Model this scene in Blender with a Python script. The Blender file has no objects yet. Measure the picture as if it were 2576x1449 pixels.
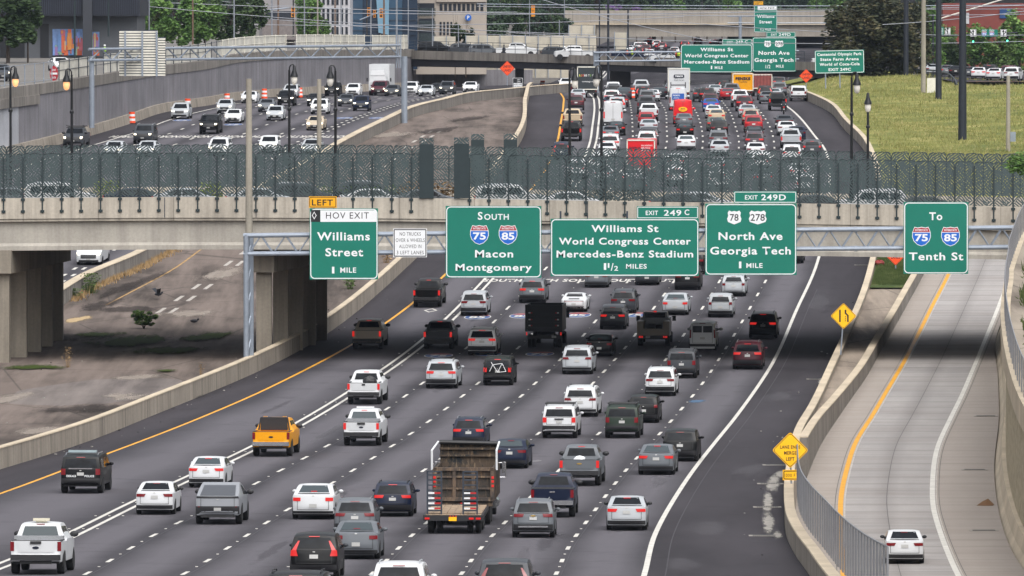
import bpy, bmesh, math, random
from mathutils import Vector, Matrix
R = math.radians
SC = bpy.context.scene
COL = SC.collection
RND = random.Random(7)
# ---------------------------------------------------------------- camera, sky, sun, exposure
F, CX, CY, CZ = 19000.0, 1288.0, 724.5, 24.1        # long lens from a bridge, about 24 m above the road
TH = math.atan(CY / F)
cam = bpy.data.objects.new('camera', bpy.data.cameras.new('camera'))
COL.objects.link(cam)
cam.location = (0, 0, CZ)
cam.rotation_euler = (R(90) - TH, 0, 0)
cam.data.sensor_width = 36
cam.data.lens = 36 * F / 2576
cam.data.clip_start = 1
cam.data.clip_end = 9000
SC.camera = cam
SUN_EL, SUN_AZ = R(56), R(160)                      # high soft sun behind cloud, a little behind the camera
wd = bpy.data.worlds.new('World'); SC.world = wd; wd.use_nodes = True
_nt = wd.node_tree
_sky = _nt.nodes.new('ShaderNodeTexSky'); _sky.sky_type = 'NISHITA'; _sky.sun_disc = False
_sky.sun_elevation = SUN_EL; _sky.sun_rotation = SUN_AZ
_sky.air_density = 1.0; _sky.dust_density = 4.0; _sky.ozone_density = 1.0
_hs = _nt.nodes.new('ShaderNodeHueSaturation'); _hs.inputs['Saturation'].default_value = 0.26
_bg = _nt.nodes['Background']; _bg.inputs[1].default_value = 0.15
_tc = _nt.nodes.new('ShaderNodeTexCoord'); _sx = _nt.nodes.new('ShaderNodeSeparateXYZ'); _mr = _nt.nodes.new('ShaderNodeMapRange')   # overcast: zenith brighter than horizon
_mr.inputs[3].default_value = .48; _mr.inputs[4].default_value = 1.25
_vm = _nt.nodes.new('ShaderNodeVectorMath'); _vm.operation = 'SCALE'
_nt.links.new(_tc.outputs['Generated'], _sx.inputs[0]); _nt.links.new(_sx.outputs[2], _mr.inputs[0])
_nt.links.new(_sky.outputs[0], _hs.inputs['Color']); _nt.links.new(_hs.outputs[0], _vm.inputs[0]); _nt.links.new(_mr.outputs[0], _vm.inputs[3]); _nt.links.new(_vm.outputs[0], _bg.inputs[0])
sun = bpy.data.objects.new('sun', bpy.data.lights.new('sun', 'SUN')); COL.objects.link(sun)
sun.data.energy = 1.5; sun.data.angle = R(85); sun.data.color = (1, 0.97, 0.94)
_sd = Vector((math.sin(SUN_AZ) * math.cos(SUN_EL), math.cos(SUN_AZ) * math.cos(SUN_EL), math.sin(SUN_EL)))
sun.rotation_euler = _sd.to_track_quat('Z', 'Y').to_euler()
SC.view_settings.view_transform = 'Standard'; SC.view_settings.look = 'None'
SC.view_settings.exposure = 0.55; SC.view_settings.gamma = 1.0
# ---------------------------------------------------------------- pixel <-> world (photo measured at 2576 x 1449)
def px(x, y, Y):
    u = (x - CX) / F; v = (CY - y) / F
    dy = math.cos(TH) + v * math.sin(TH); dz = -math.sin(TH) + v * math.cos(TH)
    return Vector((u * Y / dy, Y, CZ + dz * Y / dy))
def sy(Y, z):                                        # screen row of a point at distance Y and height z
    a = (z - CZ) / Y
    c, s = math.cos(TH), math.sin(TH)
    v = (a * c + s) / (c - a * s)
    return CY - v * F
def S(Y): return F / Y                               # photo pixels per metre at distance Y
def pchip(pts):
    pts = sorted(pts); xs = [p[0] for p in pts]; ys = [p[1] for p in pts]; n = len(xs)
    h = [xs[i+1]-xs[i] for i in range(n-1)]; d = [(ys[i+1]-ys[i])/h[i] for i in range(n-1)]
    m = [d[0]] + [0.0]*(n-2) + [d[-1]]
    for i in range(1, n-1):
        m[i] = (d[i-1]*h[i] + d[i]*h[i-1])/(h[i-1]+h[i])
    def f(x):
        if x <= xs[0]: return ys[0] + m[0]*(x-xs[0])
        if x >= xs[-1]: return ys[-1] + m[-1]*(x-xs[-1])
        i = 0
        while x > xs[i+1]: i += 1
        t = (x-xs[i])/h[i]; t2, t3 = t*t, t*t*t
        return ys[i]*(2*t3-3*t2+1) + m[i]*h[i]*(t3-2*t2+t) + ys[i+1]*(3*t2-2*t3) + m[i+1]*h[i]*(t3-t2)
    return f
_prof = [(1668, 200), (1560, 241), (1446, 285), (1318, 334), (1186, 383), (1057, 434), (953, 474), (862, 511), (738, 556),
         (590, 613), (470, 668), (370, 727), (306, 790), (262, 866), (240, 925), (226, 1000), (210, 1120), (192, 1240), (160, 1350), (122, 1500), (104, 1650)]
zr = pchip([(Y, px(CX, y, Y).z) for y, Y in _prof])  # height of the road along the valley
def sstep(a, b, x):
    t = max(0.0, min(1.0, (x-a)/(b-a))); return t*t*(3-2*t)
def roff(Y): return -2.1*(1-sstep(330, 470, Y))      # the ramp at the right runs lower near us
def zramp(Y): return zr(Y) + roff(Y)
def inv(y, zf=zr, lo=190, hi=1640):
    for _ in range(44):
        m = (lo+hi)/2
        if sy(m, zf(m)) > y: lo = m
        else: hi = m
    return (lo+hi)/2
def gp(x, y, zf=zr):
    Y = inv(y, zf); p = px(x, y, Y); p.z = zf(Y); return p
def line(pts, zf=zr):
    q = []
    for x, y in pts:
        p = gp(x, y, zf); q.append((p.y, p.x))
    return pchip(q)
# ---------------------------------------------------------------- scene graph helpers
def tag(o, label=None, cat=None, group=None, kind=None):
    if label: o['label'] = label
    if cat: o['category'] = cat
    if group: o['group'] = group
    if kind: o['kind'] = kind
    return o
def thing(name, label, cat, loc=(0, 0, 0), rz=0.0, group=None):
    o = bpy.data.objects.new(name, None); COL.objects.link(o)
    o.location = loc; o.rotation_euler = (0, 0, rz); o.empty_display_size = 0.2
    return tag(o, label, cat, group)
def put(name, me, mat=None, parent=None, loc=None, rot=None, scale=None):
    o = bpy.data.objects.new(name, me); COL.objects.link(o)
    if parent: o.parent = parent
    if loc is not None: o.location = loc
    if rot is not None: o.rotation_euler = rot
    if scale is not None: o.scale = scale
    if mat is not None:
        if not me.materials: me.materials.append(mat)
        elif me.materials[0] != mat:
            o.material_slots[0].link = 'OBJECT'; o.material_slots[0].material = mat
    return o
class MB:
    def __init__(s): s.v = []; s.f = []; s.uv = None
    def add(s, vs, fs):
        b = len(s.v); s.v += [tuple(p) for p in vs]; s.f += [tuple(i+b for i in f) for f in fs]; return s
    def box(s, c, d, rz=0.0, taper=1.0, rx=0.0):
        hx, hy, hz = d[0]/2, d[1]/2, d[2]/2
        vs = []
        for z in (-1, 1):
            k = taper if z > 0 else 1
            for X, Y in ((-1, -1), (1, -1), (1, 1), (-1, 1)): vs.append(Vector((X*hx*k, Y*hy*k, z*hz)))
        m = Matrix.Rotation(rz, 3, 'Z') @ Matrix.Rotation(rx, 3, 'X')
        return s.add([m @ p + Vector(c) for p in vs], [(3, 2, 1, 0), (4, 5, 6, 7), (0, 1, 5, 4), (1, 2, 6, 5), (2, 3, 7, 6), (3, 0, 4, 7)])
    def tube(s, a, b, r0, r1=None, n=8, cap=True):
        a, b = Vector(a), Vector(b); r1 = r0 if r1 is None else r1
        q = (b-a).to_track_quat('Z', 'Y'); vs = []
        for p, r in ((a, r0), (b, r1)):
            for i in range(n):
                t = 2*math.pi*i/n; vs.append(p + q @ Vector((r*math.cos(t), r*math.sin(t), 0)))
        fs = [(i, (i+1) % n, n+(i+1) % n, n+i) for i in range(n)]
        if cap: fs += [tuple(range(n-1, -1, -1)), tuple(range(n, 2*n))]
        return s.add(vs, fs)
    def path(s, pts, r, n=6):
        for a, b in zip(pts[:-1], pts[1:]): s.tube(a, b, r, n=n)
        return s
    def lathe(s, prof, n=12, c=(0, 0, 0), axis='Z'):
        vs = []
        for r, z in prof:
            for i in range(n):
                t = 2*math.pi*i/n
                p = (r*math.cos(t), r*math.sin(t), z) if axis == 'Z' else (z, r*math.cos(t), r*math.sin(t))
                vs.append((p[0]+c[0], p[1]+c[1], p[2]+c[2]))
        fs = []
        for k in range(len(prof)-1):
            for i in range(n):
                j = (i+1) % n
                fs.append((k*n+i, k*n+j, (k+1)*n+j, (k+1)*n+i))
        fs.append(tuple(range(n-1, -1, -1))); fs.append(tuple((len(prof)-1)*n+i for i in range(n)))
        return s.add(vs, fs)
    def prism(s, poly, y0, y1):                      # poly in (x, z), pulled along y
        n = len(poly)
        vs = [(x, y0, z) for x, z in poly] + [(x, y1, z) for x, z in poly]
        fs = [(i, n+i, n+(i+1) % n, (i+1) % n) for i in range(n)]
        return s.add(vs, fs + [tuple(range(n)), tuple(range(2*n-1, n-1, -1))])
    def ball(s, c, r, n=8, m=6, sq=(1, 1, 1), jit=0.0, rnd=None):
        vs = []
        for k in range(m+1):
            a = math.pi*k/m
            for i in range(n):
                t = 2*math.pi*i/n; j = 1 + (rnd.uniform(-jit, jit) if rnd else 0)
                vs.append((c[0]+r*sq[0]*j*math.sin(a)*math.cos(t), c[1]+r*sq[1]*j*math.sin(a)*math.sin(t), c[2]+r*sq[2]*j*math.cos(a)))
        fs = [(k*n+i, (k+1)*n+i, (k+1)*n+(i+1) % n, k*n+(i+1) % n) for k in range(m) for i in range(n)]
        return s.add(vs, fs)
    def mesh(s, name, mat=None, smooth=None, fix=False):
        me = bpy.data.meshes.new(name); me.from_pydata(s.v, [], s.f)
        if s.uv:
            L = me.uv_layers.new(name='UVMap')
            for lp in me.loops: L.data[lp.index].uv = s.uv[lp.vertex_index]
        if fix or smooth is not None:
            bm = bmesh.new(); bm.from_mesh(me)
            if fix: bmesh.ops.recalc_face_normals(bm, faces=bm.faces)
            bm.to_mesh(me); bm.free()
        if smooth is not None:
            me.polygons.foreach_set('use_smooth', [True]*len(me.polygons))
            me.set_sharp_from_angle(angle=R(smooth))
        if mat: me.materials.append(mat)
        me.update(); return me
    def build(s, name, mat, parent=None, smooth=None, fix=False):
        return put(name, s.mesh(name, mat, smooth, fix), None, parent)
# ---------------------------------------------------------------- materials
def lin(h):
    h = h.lstrip('#'); o = []
    for i in (0, 2, 4):
        c = int(h[i:i+2], 16)/255; o.append(c/12.92 if c <= .04045 else ((c+.055)/1.055)**2.4)
    return tuple(o)
class NB:
    def __init__(s, name):
        s.m = bpy.data.materials.new(name); s.m.use_nodes = True; s.t = s.m.node_tree
        s.b = s.t.nodes['Principled BSDF']; s.out = s.t.nodes['Material Output']
    def n(s, typ, ins=None, **pr):
        nd = s.t.nodes.new('ShaderNode'+typ)
        for k, v in pr.items(): setattr(nd, k, v)
        for k, v in (ins or {}).items(): s.set(nd.inputs[k], v)
        return nd
    def set(s, sock, v):
        if hasattr(v, 'is_output'): s.t.links.new(v, sock)
        elif isinstance(v, (tuple, list)) and len(v) == 3 and sock.type == 'RGBA': sock.default_value = (*v, 1)
        else: sock.default_value = v
    def math(s, op, a, b=0.0, c=0.0):
        return s.n('Math', {0: a, 1: b, 2: c}, operation=op).outputs[0]
    def mix(s, fac, a, b, blend='MIX'):
        nd = s.n('Mix', data_type='RGBA', blend_type=blend)
        s.set(nd.inputs[0], fac); s.set(nd.inputs[6], a); s.set(nd.inputs[7], b); return nd.outputs[2]
    def ramp(s, fac, stops):
        nd = s.n('ValToRGB', {0: fac}); e = nd.color_ramp.elements
        while len(e) < len(stops): e.new(0.5)
        for el, (p, c) in zip(e, stops):
            el.position = p; el.color = (*c, 1) if isinstance(c, tuple) else (c, c, c, 1)
        return nd.outputs[0]
    def noise(s, scale, detail=4, rough=.55, vec=None, sc=None):
        v = vec or s.pos()
        if sc: v = s.n('Mapping', {'Vector': v, 'Scale': sc}).outputs[0]
        return s.n('TexNoise', {'Vector': v, 'Scale': scale, 'Detail': detail, 'Roughness': rough}).outputs[0]
    def pos(s): return s.n('NewGeometry').outputs['Position']
    def base(s, v): s.set(s.b.inputs['Base Color'], v)
    def p(s, **k):
        for a, v in k.items(): s.set(s.b.inputs[a.replace('_', ' ')], v)
        return s
    def bump(s, h, st=.3, d=.05):
        s.set(s.b.inputs['Normal'], s.n('Bump', {'Height': h, 'Strength': st, 'Distance': d}).outputs[0])
def mul(c, k): return tuple(x*k for x in c)
def M(name, col, rough=.6, metal=0.0, var=.12, scale=3.0, coat=0.0, emit=None, es=1.0, spec=.5):
    if isinstance(col, str): col = lin(col)
    b = NB(name); b.p(Roughness=rough, Metallic=metal, Specular_IOR_Level=spec)
    if coat: b.p(Coat_Weight=coat, Coat_Roughness=.06)
    if var:
        f = b.ramp(b.noise(scale, 5), [(.3, 1-var), (.7, 1+var*.6)])
        b.base(b.mix(1.0, col, f, 'MULTIPLY'))
    else: b.base(col)
    if emit: b.p(Emission_Color=emit, Emission_Strength=es)
    return b.m
def concrete(name, col, streak=.35, rough=.85, dirt=(.04, .035, .03), panel=0.0):
    if isinstance(col, str): col = lin(col)
    b = NB(name); b.p(Roughness=rough, Specular_IOR_Level=.25)
    g = b.mix(1.0, col, b.ramp(b.noise(.25, 6), [(.3, .8), (.7, 1.12)]), 'MULTIPLY')
    g = b.mix(1.0, g, b.ramp(b.noise(6, 4), [(.3, .9), (.7, 1.06)]), 'MULTIPLY')
    st = b.ramp(b.noise(1.0, 5, .65, sc=(1.6, 1.6, .09)), [(.42, 0.0), (.72, 1.0)])
    if panel:                                        # dark form joints
        sp = b.n('SeparateXYZ', {0: b.pos()}); q = sp.outputs[1] if panel > 0 else sp.outputs[0]
        j = b.math('ABSOLUTE', b.math('SUBTRACT', b.math('FRACT', b.math('DIVIDE', q, abs(panel))), .5))
        g = b.mix(b.math('MULTIPLY', b.ramp(j, [(.0, 1.0), (.025 if panel > 0 else .012, 0.0)]), .55), g, dirt)
        g = b.mix(b.math('MULTIPLY', b.ramp(b.noise(.35, 3, .5, sc=(1, 1, .02)), [(.5, 0.0), (.62, 1.0)]), .22), g, mul(col, .55))
    g = b.mix(b.math('MULTIPLY', st, streak), g, dirt)
    b.base(g); b.bump(b.noise(14, 3), .15, .02)
    return b.m
WHITE = M('white_paint', (.72, .72, .70), .6, var=.06)
DARK = M('black_rubber', (.012, .012, .013), .75, var=.1)
STEEL = M('galvanised_steel', lin('#8f98a4'), .5, .3, var=.12, scale=2)
STEELD = M('dark_steel', lin('#3a414b'), .5, .3, var=.12)
CONC_NEW = concrete('pale_concrete', lin('#b3aa9b'), .35)
CONC_BAR = concrete('barrier_concrete', lin('#a1988c'), .4, panel=9.0)
CONC_TOP = concrete('barrier_cap', lin('#c0b29c'), .1)
CONC_OLD = concrete('old_wall_concrete', lin('#8a857f'), .55, panel=7.0)
# ================================================================ GROUND, ROADS
def asphalt(name, c0, c1, lanes=True, worn=.8):
    b = NB(name); b.p(Roughness=.9, Specular_IOR_Level=.1)
    uv = b.n('UVMap').outputs[0]; sp = b.n('SeparateXYZ', {0: uv}); u, v = sp.outputs[0], sp.outputs[1]
    big = b.noise(.6, 6, .6, vec=uv, sc=(1.2, .03, 1))
    col = b.mix(b.ramp(big, [(.3, 0.0), (.7, 1.0)]), c0, c1)
    if lanes:                                        # paler wheel tracks, darker joints at the lane lines
        tri = b.math('ABSOLUTE', b.math('SUBTRACT', b.math('FRACT', u), .5))
        wob = b.math('MULTIPLY', b.math('SUBTRACT', b.noise(.9, 3, .5, vec=uv, sc=(1.0, .06, 1)), .5), .35)
        f = b.ramp(b.math('ADD', tri, wob), [(.12, 1.0), (.42, 0.0)])
        col = b.mix(b.math('MULTIPLY', f, worn), col, mul(c1, 1.7))
    fine = b.noise(60, 2, .6)
    col = b.mix(1.0, col, b.ramp(fine, [(.3, .88), (.7, 1.1)]), 'MULTIPLY')
    spot = b.ramp(b.noise(.35, 5, .7), [(.56, 0.0), (.66, 1.0)])
    col = b.mix(b.math('MULTIPLY', spot, .22), col, mul(c0, .6))
    b.base(col); b.bump(fine, .25, .01); return b.m
def oldpave(name, c, dark, crack=1.0):
    b = NB(name); b.p(Roughness=.9, Specular_IOR_Level=.1)
    uv = b.n('UVMap').outputs[0]
    g = b.mix(b.ramp(b.noise(.12, 7, .62, sc=(1, .35, 1)), [(.38, 0.0), (.6, 1.0)]), dark, c)
    g = b.mix(b.math('MULTIPLY', b.ramp(b.noise(.5, 6, .6, sc=(1.4, .08, 1)), [(.42, 0.0), (.68, 1.0)]), .75), g, mul(c, 1.45))
    g = b.mix(1.0, g, b.ramp(b.noise(25, 3), [(.3, .88), (.7, 1.1)]), 'MULTIPLY')
    vo = b.n('TexVoronoi', {'Vector': b.n('Mapping', {'Vector': b.pos(), 'Scale': (.11, .05, 1)}).outputs[0], 'Scale': 1.0}, feature='DISTANCE_TO_EDGE').outputs[0]
    ck = b.ramp(vo, [(0.0, 1.0), (.012, 0.0)])
    g = b.mix(b.math('MULTIPLY', ck, .55*crack), g, (.03, .028, .026))
    b.base(g); return b.m
ASPH = asphalt('asphalt', lin('#3b3a3e'), lin('#4c4a4e'))
ASPH_SH = asphalt('shoulder_asphalt', lin('#302e31'), lin('#464347'), lanes=False)
MEDIAN = oldpave('old_pavement', lin('#6b615b'), lin('#453f3b'))
def rampmat():
    b = NB('ramp_concrete'); b.p(Roughness=.9, Specular_IOR_Level=.1)
    uv = b.n('UVMap').outputs[0]; sp = b.n('SeparateXYZ', {0: uv}); u, v = sp.outputs[0], sp.outputs[1]
    c = b.mix(b.ramp(b.noise(.7, 6, .6, vec=uv, sc=(1.5, .05, 1)), [(.3, 0.0), (.7, 1.0)]), lin('#8f8c8a'), lin('#a29e9b'))
    c = b.mix(b.math('MULTIPLY', b.ramp(b.noise(1.2, 6, .65, vec=uv, sc=(.3, .3, 1)), [(.45, 0.0), (.68, 1.0)]), .6), c, lin('#857f7b'))
    j = b.math('ABSOLUTE', b.math('SUBTRACT', b.math('FRACT', b.math('DIVIDE', v, 4.6)), .5))
    c = b.mix(b.math('MULTIPLY', b.ramp(j, [(.0, 1.0), (.11, 0.0)]), .3), c, (.1, .095, .09))
    w = b.math('ABSOLUTE', b.math('SUBTRACT', u, 1.48))
    c = b.mix(b.math('MULTIPLY', b.ramp(w, [(.0, 1.0), (.16, 0.0)]), .28), c, (.1, .09, .085))
    e = b.ramp(b.math('ABSOLUTE', b.math('SUBTRACT', u, 1.5)), [(.5, 0.0), (.56, 1.0)])
    c = b.mix(b.math('MULTIPLY', e, .5), c, lin('#988c80'))
    b.base(c); b.bump(b.noise(20, 3), .2, .01); return b.m
RAMPM = rampmat()
YELLOW = M('yellow_road_paint', lin('#d69a28'), .6, var=.14, scale=1.2)
RWHITE = M('white_road_paint', lin('#cbc8c0'), .6, var=.2, scale=1.5)
OWHITE = M('worn_white_paint', lin('#aaa49c'), .7, var=.3, scale=2)
def grassmat(name, cs, sc=.25):
    b = NB(name); b.p(Roughness=.9, Specular_IOR_Level=.1)
    f = b.math('ADD', b.math('MULTIPLY', b.noise(sc, 6, .6), .7), b.math('MULTIPLY', b.noise(3.5, 4, .7), .3))
    b.base(b.ramp(f, [(.32, cs[0]), (.5, cs[1]), (.66, cs[2])])); b.bump(b.noise(9, 4, .7), .8, .2); return b.m
GRASS = grassmat('meadow_grass', [lin('#55623a'), lin('#7d8048'), lin('#a89f68')], .16)
GRASS_G = grassmat('green_grass', [lin('#3a4726'), lin('#4c5a33'), lin('#6b7048')], .8)
EARTH = M('bare_earth', lin('#55504a'), .95, var=.3, scale=.05)
def softmat(name, col, k=1.0):
    b = NB(name); b.p(Roughness=.95, Specular_IOR_Level=.1); b.base(b.mix(1.0, lin(col), b.ramp(b.noise(2.5, 5), [(.3, .75), (.7, 1.15)]), 'MULTIPLY'))
    r_ = b.n('SeparateXYZ', {0: b.n('UVMap').outputs[0]}).outputs[0]
    f = b.math('SUBTRACT', 1.15, b.math('ADD', b.math('MULTIPLY', r_, 1.0), b.math('MULTIPLY', b.math('SUBTRACT', b.noise(.9, 6, .7, sc=(1.3, .22, 1)), .42), 1.6)))
    a = b.math('MULTIPLY', b.ramp(f, [(.3, 0.0), (.62, 1.0)]), k); tr = b.n('BsdfTransparent'); mx = b.n('MixShader', {0: a, 1: tr.outputs[0], 2: b.b.outputs[0]}); b.t.links.new(mx.outputs[0], b.out.inputs[0]); return b.m
def soft_patch(name, x, y, rx, ry, mat, parent, zf=zr, dz=.03, skew=.15, path=None):
    """stain with a ragged, fading rim, lying on the paving"""
    c = gp(x, y, zf); a = abs(gp(x, y-ry, zf).y-c.y); w = rx/S(c.y); m = MB(); m.uv = []; n = 28
    if path: skew = (path(c.y+5)-path(c.y-5))/10
    for k in range(5):
        for i in range(n):
            t = 2*math.pi*i/n; q = k/4*1.15; Y = c.y+a*q*math.sin(t); m.v.append((c.x+w*q*math.cos(t)+(Y-c.y)*skew, Y, zf(Y)+dz)); m.uv.append((q, 0))
    for k in range(4):
        for i in range(n): m.f.append((k*n+i, (k+1)*n+i, (k+1)*n+(i+1) % n, k*n+(i+1) % n))
    return m.build(name, mat, parent)
SOFT = {'pale': softmat('pale_stain', '#a0968c', .6), 'dark': softmat('dark_stain', '#3a3533', .55), 'sand': softmat('sand_stain', '#b09a78'), 'moss': softmat('moss_stain', '#39451d', .95), 'grey': softmat('grey_sediment', '#a5a19a', .8), 'oil': softmat('oil_stain', '#2c2a2d', .18), 'wear': softmat('wear_stain', '#6c6a6e', .3)}
# --- lines of the southbound side, left to right
L_BAR = line([(0, 1181), (200, 1118), (383, 1046), (644, 937), (783, 865), (883, 796), (1024, 672), (1110, 590), (1306, 364), (1326, 270), (1331, 246)])
L_YEL = line([(0, 1241), (258, 1145), (514, 1046), (644, 990), (883, 867), (1038, 761), (1122, 687), (1341, 469), (1363, 438), (1395, 372), (1410, 305), (1418.5, 244)])
L_DBL = line([(0, 1424), (336, 1268), (635, 1128), (750, 1068), (952, 943), (1063, 862), (1155, 779), (1227, 704), (1466, 425), (1489, 367), (1498, 314), (1502, 278), (1500, 246)])
L_A = line([(212, 1446), (378, 1351), (655, 1210), (818, 1124), (965, 1034), (1048, 975), (1163, 884), (1231, 821), (1291, 761), (1375, 673), (1591, 356), (1591, 319), (1587, 271), (1583, 250)])
L_B = line([(456, 1447), (697, 1298), (888, 1183), (1074, 1063), (1193, 972), (1298, 880), (1387, 787), (1440, 728), (1677, 360), (1677, 319), (1674, 279), (1655, 250)])
L_C = line([(705, 1440), (831, 1345), (1048, 1196), (1219, 1073), (1326, 983), (1453, 860), (1531, 767), (1580, 707), (1768, 362), (1764, 319), (1756, 292), (1738, 262)])
L_D = line([(938, 1441), (1036, 1347), (1336, 1106), (1501, 954), (1583, 862), (1649, 769), (1673, 738), (1859, 361), (1847, 309), (1836, 281), (1819, 258)])
L_E = line([(1165, 1438), (1201, 1389), (1255, 1330), (1491, 1105), (1616, 979), (1714, 851), (1759, 787), (1800, 724), (1948, 366), (1942, 334), (1916, 285), (1895, 262)])
L_F = line([(1400, 1442), (1430, 1377), (1495, 1286), (1572, 1186), (1690, 1057), (1769, 962), (1833, 865), (1895, 760), (1935, 690), (2070, 374), (2046, 341), (2015, 305), (1977, 269)])
L_R = line([(1624, 1446), (1652, 1341), (1721, 1220), (1805, 1108), (1855, 1046), (1932, 936), (2001, 790), (2054, 671), (2088, 480), (2076, 375), (2051, 342), (2022, 305), (1983, 269), (1962, 255)])
L_W = line([(2050, 1470), (2035, 1446), (1999, 1394), (1978, 1349), (1972, 1290), (1978, 1213), (2010, 1099), (2026, 1073), (2085, 949), (2129, 851), (2168, 754), (2190, 671), (2205, 560), (2192, 420), (2174, 380), (2126, 328), (2088, 283), (2040, 258), (2020, 250)])
def farline(l, k):                                   # past the crest the lanes run on, nearly straight
    a = l(890); s0 = [(Y, l(Y)) for Y in range(200, 891, 6)]
    return pchip(s0 + [(960, a*.7+(10.0+k)*.3), (1040, a*.3+(11.0+k)*.7), (1120, 12.0+k), (1300, 16.5+k), (1640, 27.0+k)])
L_BAR, L_YEL, L_DBL, L_A, L_B, L_C, L_D, L_E, L_F, L_R, L_W = [farline(l, k) for l, k in zip(
    (L_BAR, L_YEL, L_DBL, L_A, L_B, L_C, L_D, L_E, L_F, L_R, L_W), (-6.5, -4.0, 0, 4.2, 7.8, 11.4, 15.0, 18.6, 21.9, 22.2, 25.5))]
SBL = [L_BAR, L_YEL, L_DBL, L_A, L_B, L_C, L_D, L_E, L_F, L_R, L_W]
def frange(a, b, st):
    n = max(1, int(round((b-a)/st))); return [a+(b-a)*i/n for i in range(n+1)]
def strip(name, lines, Y0, Y1, dz, mat, parent=None, zf=zr, step=5.0, sub=1, u0=0, kind=None):
    m = MB(); m.uv = []; ys = frange(Y0, Y1, step); n = None
    for Y in ys:
        row = []
        for i in range(len(lines)-1):
            a, b = lines[i](Y), lines[i+1](Y)
            for k in range(sub): row.append((a+(b-a)*k/sub, u0+i+k/sub))
        row.append((lines[-1](Y), u0+len(lines)-1))
        n = len(row)
        for x, u in row: m.v.append((x, Y, zf(Y)+dz)); m.uv.append((u, Y))
    for j in range(len(ys)-1):
        for i in range(n-1): m.f.append((j*n+i, j*n+i+1, (j+1)*n+i+1, (j+1)*n+i))
    o = m.build(name, mat, parent)
    if kind: tag(o, kind=kind)
    return o
def off(l, d): return lambda Y: l(Y)+d
def band(m, l, w, Y0, Y1, zf, dz, step=5.0):
    ys = frange(Y0, Y1, step); b = len(m.v)
    for Y in ys: m.v += [(l(Y)-w/2, Y, zf(Y)+dz), (l(Y)+w/2, Y, zf(Y)+dz)]
    for j in range(len(ys)-1): m.f.append((b+2*j, b+2*j+1, b+2*j+3, b+2*j+2))
def sweep(m, path, prof, Y0, Y1, step=4.0):
    """profile points (dx, z function) carried along a line; closed at the ends"""
    ys = frange(Y0, Y1, step); n = len(prof); b = len(m.v)
    for Y in ys:
        for dx, zf in prof: m.v.append((path(Y)+dx, Y, zf(Y)))
    for j in range(len(ys)-1):
        for i in range(n-1): m.f.append((b+j*n+i, b+j*n+i+1, b+(j+1)*n+i+1, b+(j+1)*n+i))
    e = b+(len(ys)-1)*n
    m.f += [tuple(b+i for i in range(n)), tuple(e+i for i in range(n-1, -1, -1))]
YN, YF = 215.0, 1640.0
road = strip('southbound_road', SBL[1:10], YN, YF, 0, ASPH, kind='structure')
strip('left_shoulder', [L_BAR, L_YEL], YN, YF, 0, ASPH_SH, road, u0=.2)
strip('right_shoulder', [L_R, L_W], YN, YF, 0, ASPH_SH, road, u0=.2)
m = MB(); band(m, off(L_YEL, .05), .2, YN, 1400, zr, .004); m.build('yellow_edge_line', YELLOW, road)
m = MB()
for d in (-.3, .3): band(m, off(L_DBL, d), .2, YN, 1400, zr, .004)
m.build('double_white_line', RWHITE, road)
m = MB(); band(m, off(L_R, -.05), .22, YN, 1400, zr, .004); m.build('white_edge_line', RWHITE, road)
Yd0 = inv(1442)
for l, lim in ((L_A, 1000), (L_B, 1000), (L_C, 1000), (L_D, 1000), (L_E, 1000), (L_F, 610)):
    m = MB(); k = -6
    while Yd0+12.2*k < lim:
        Yc = Yd0+12.2*k; band(m, l, .17, Yc-1.6, Yc+1.6, zr, .004, 1.6); k += 1
    m.build('dashed_lane_line', RWHITE, road)
m = MB(); k = -6                                     # raised pavement markers between the dashes
while Yd0+12.2*k < 560:
    Yc = Yd0+12.2*(k+.5)
    for l in (L_A, L_B, L_C, L_D, L_E, L_F): m.box((l(Yc), Yc, zr(Yc)+.012), (.1, .14, .02))
    for d in (-.62, 0, .62): m.box((L_DBL(Yc)+d, Yc, zr(Yc)+.014), (.1, .12, .02))
    k += 1
m.build('reflector_stud', RWHITE, road)
r_ = random.Random(17); m = MB()                    # tar seams beside the lane lines
for l in (L_A, L_B, L_C, L_D, L_E, L_F): band(m, off(l, .2), .05, YN, 560, zr, .003)
band(m, off(L_R, .75), .05, YN, 560, zr, .003); m.build('tar_seam', M('seam_dark', lin('#38363a'), .8, var=.2), road)
for k_ in range(26):                                 # oil and wear along the wheel tracks
    i_ = r_.randrange(1, 9); Y_ = r_.uniform(262, 560); X_ = SBL[i_](Y_)+(SBL[i_+1](Y_)-SBL[i_](Y_))*r_.uniform(.3, .7)
    soft_patch('wear_patch', CX+X_*S(Y_), sy(Y_, zr(Y_)), r_.uniform(14, 34), r_.uniform(14, 44), SOFT['oil' if k_ % 3 else 'wear'], road, dz=.006+.0004*k_, path=SBL[i_])
# --- median and northbound side
N_BARM = line([(150, 774), (228, 726), (353, 672), (430, 630), (902, 364), (963, 333), (1060, 289), (1116, 275), (1200, 255), (1288, 246), (1335, 241)])   # barrier foot, median side
NBL_R = off(N_BARM, -.75)
N_HOV = line([(60, 760), (160, 700), (620, 430), (813, 332), (870, 308), (938, 283), (1033, 254), (1077, 246)])
N_EDGE = line([(-60, 470), (60, 420), (228, 367), (335, 335), (428, 301), (542, 272), (603, 260), (800, 246)])
N_WALL = line([(-160, 470), (20, 395), (120, 370), (222, 342), (333, 308), (417, 281), (528, 264), (605, 251), (700, 243), (760, 239), (922, 230)])
def lerpl(a, b, t): return lambda Y: a(Y)*(1-t)+b(Y)*t
NBL = [N_WALL, N_EDGE] + [lerpl(N_EDGE, N_HOV, t) for t in (.2, .4, .6, .8)] + [N_HOV, NBL_R]
nroad = strip('northbound_road', NBL[1:7] + [NBL_R], 500, YF, 0, ASPH, kind='structure')
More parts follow.
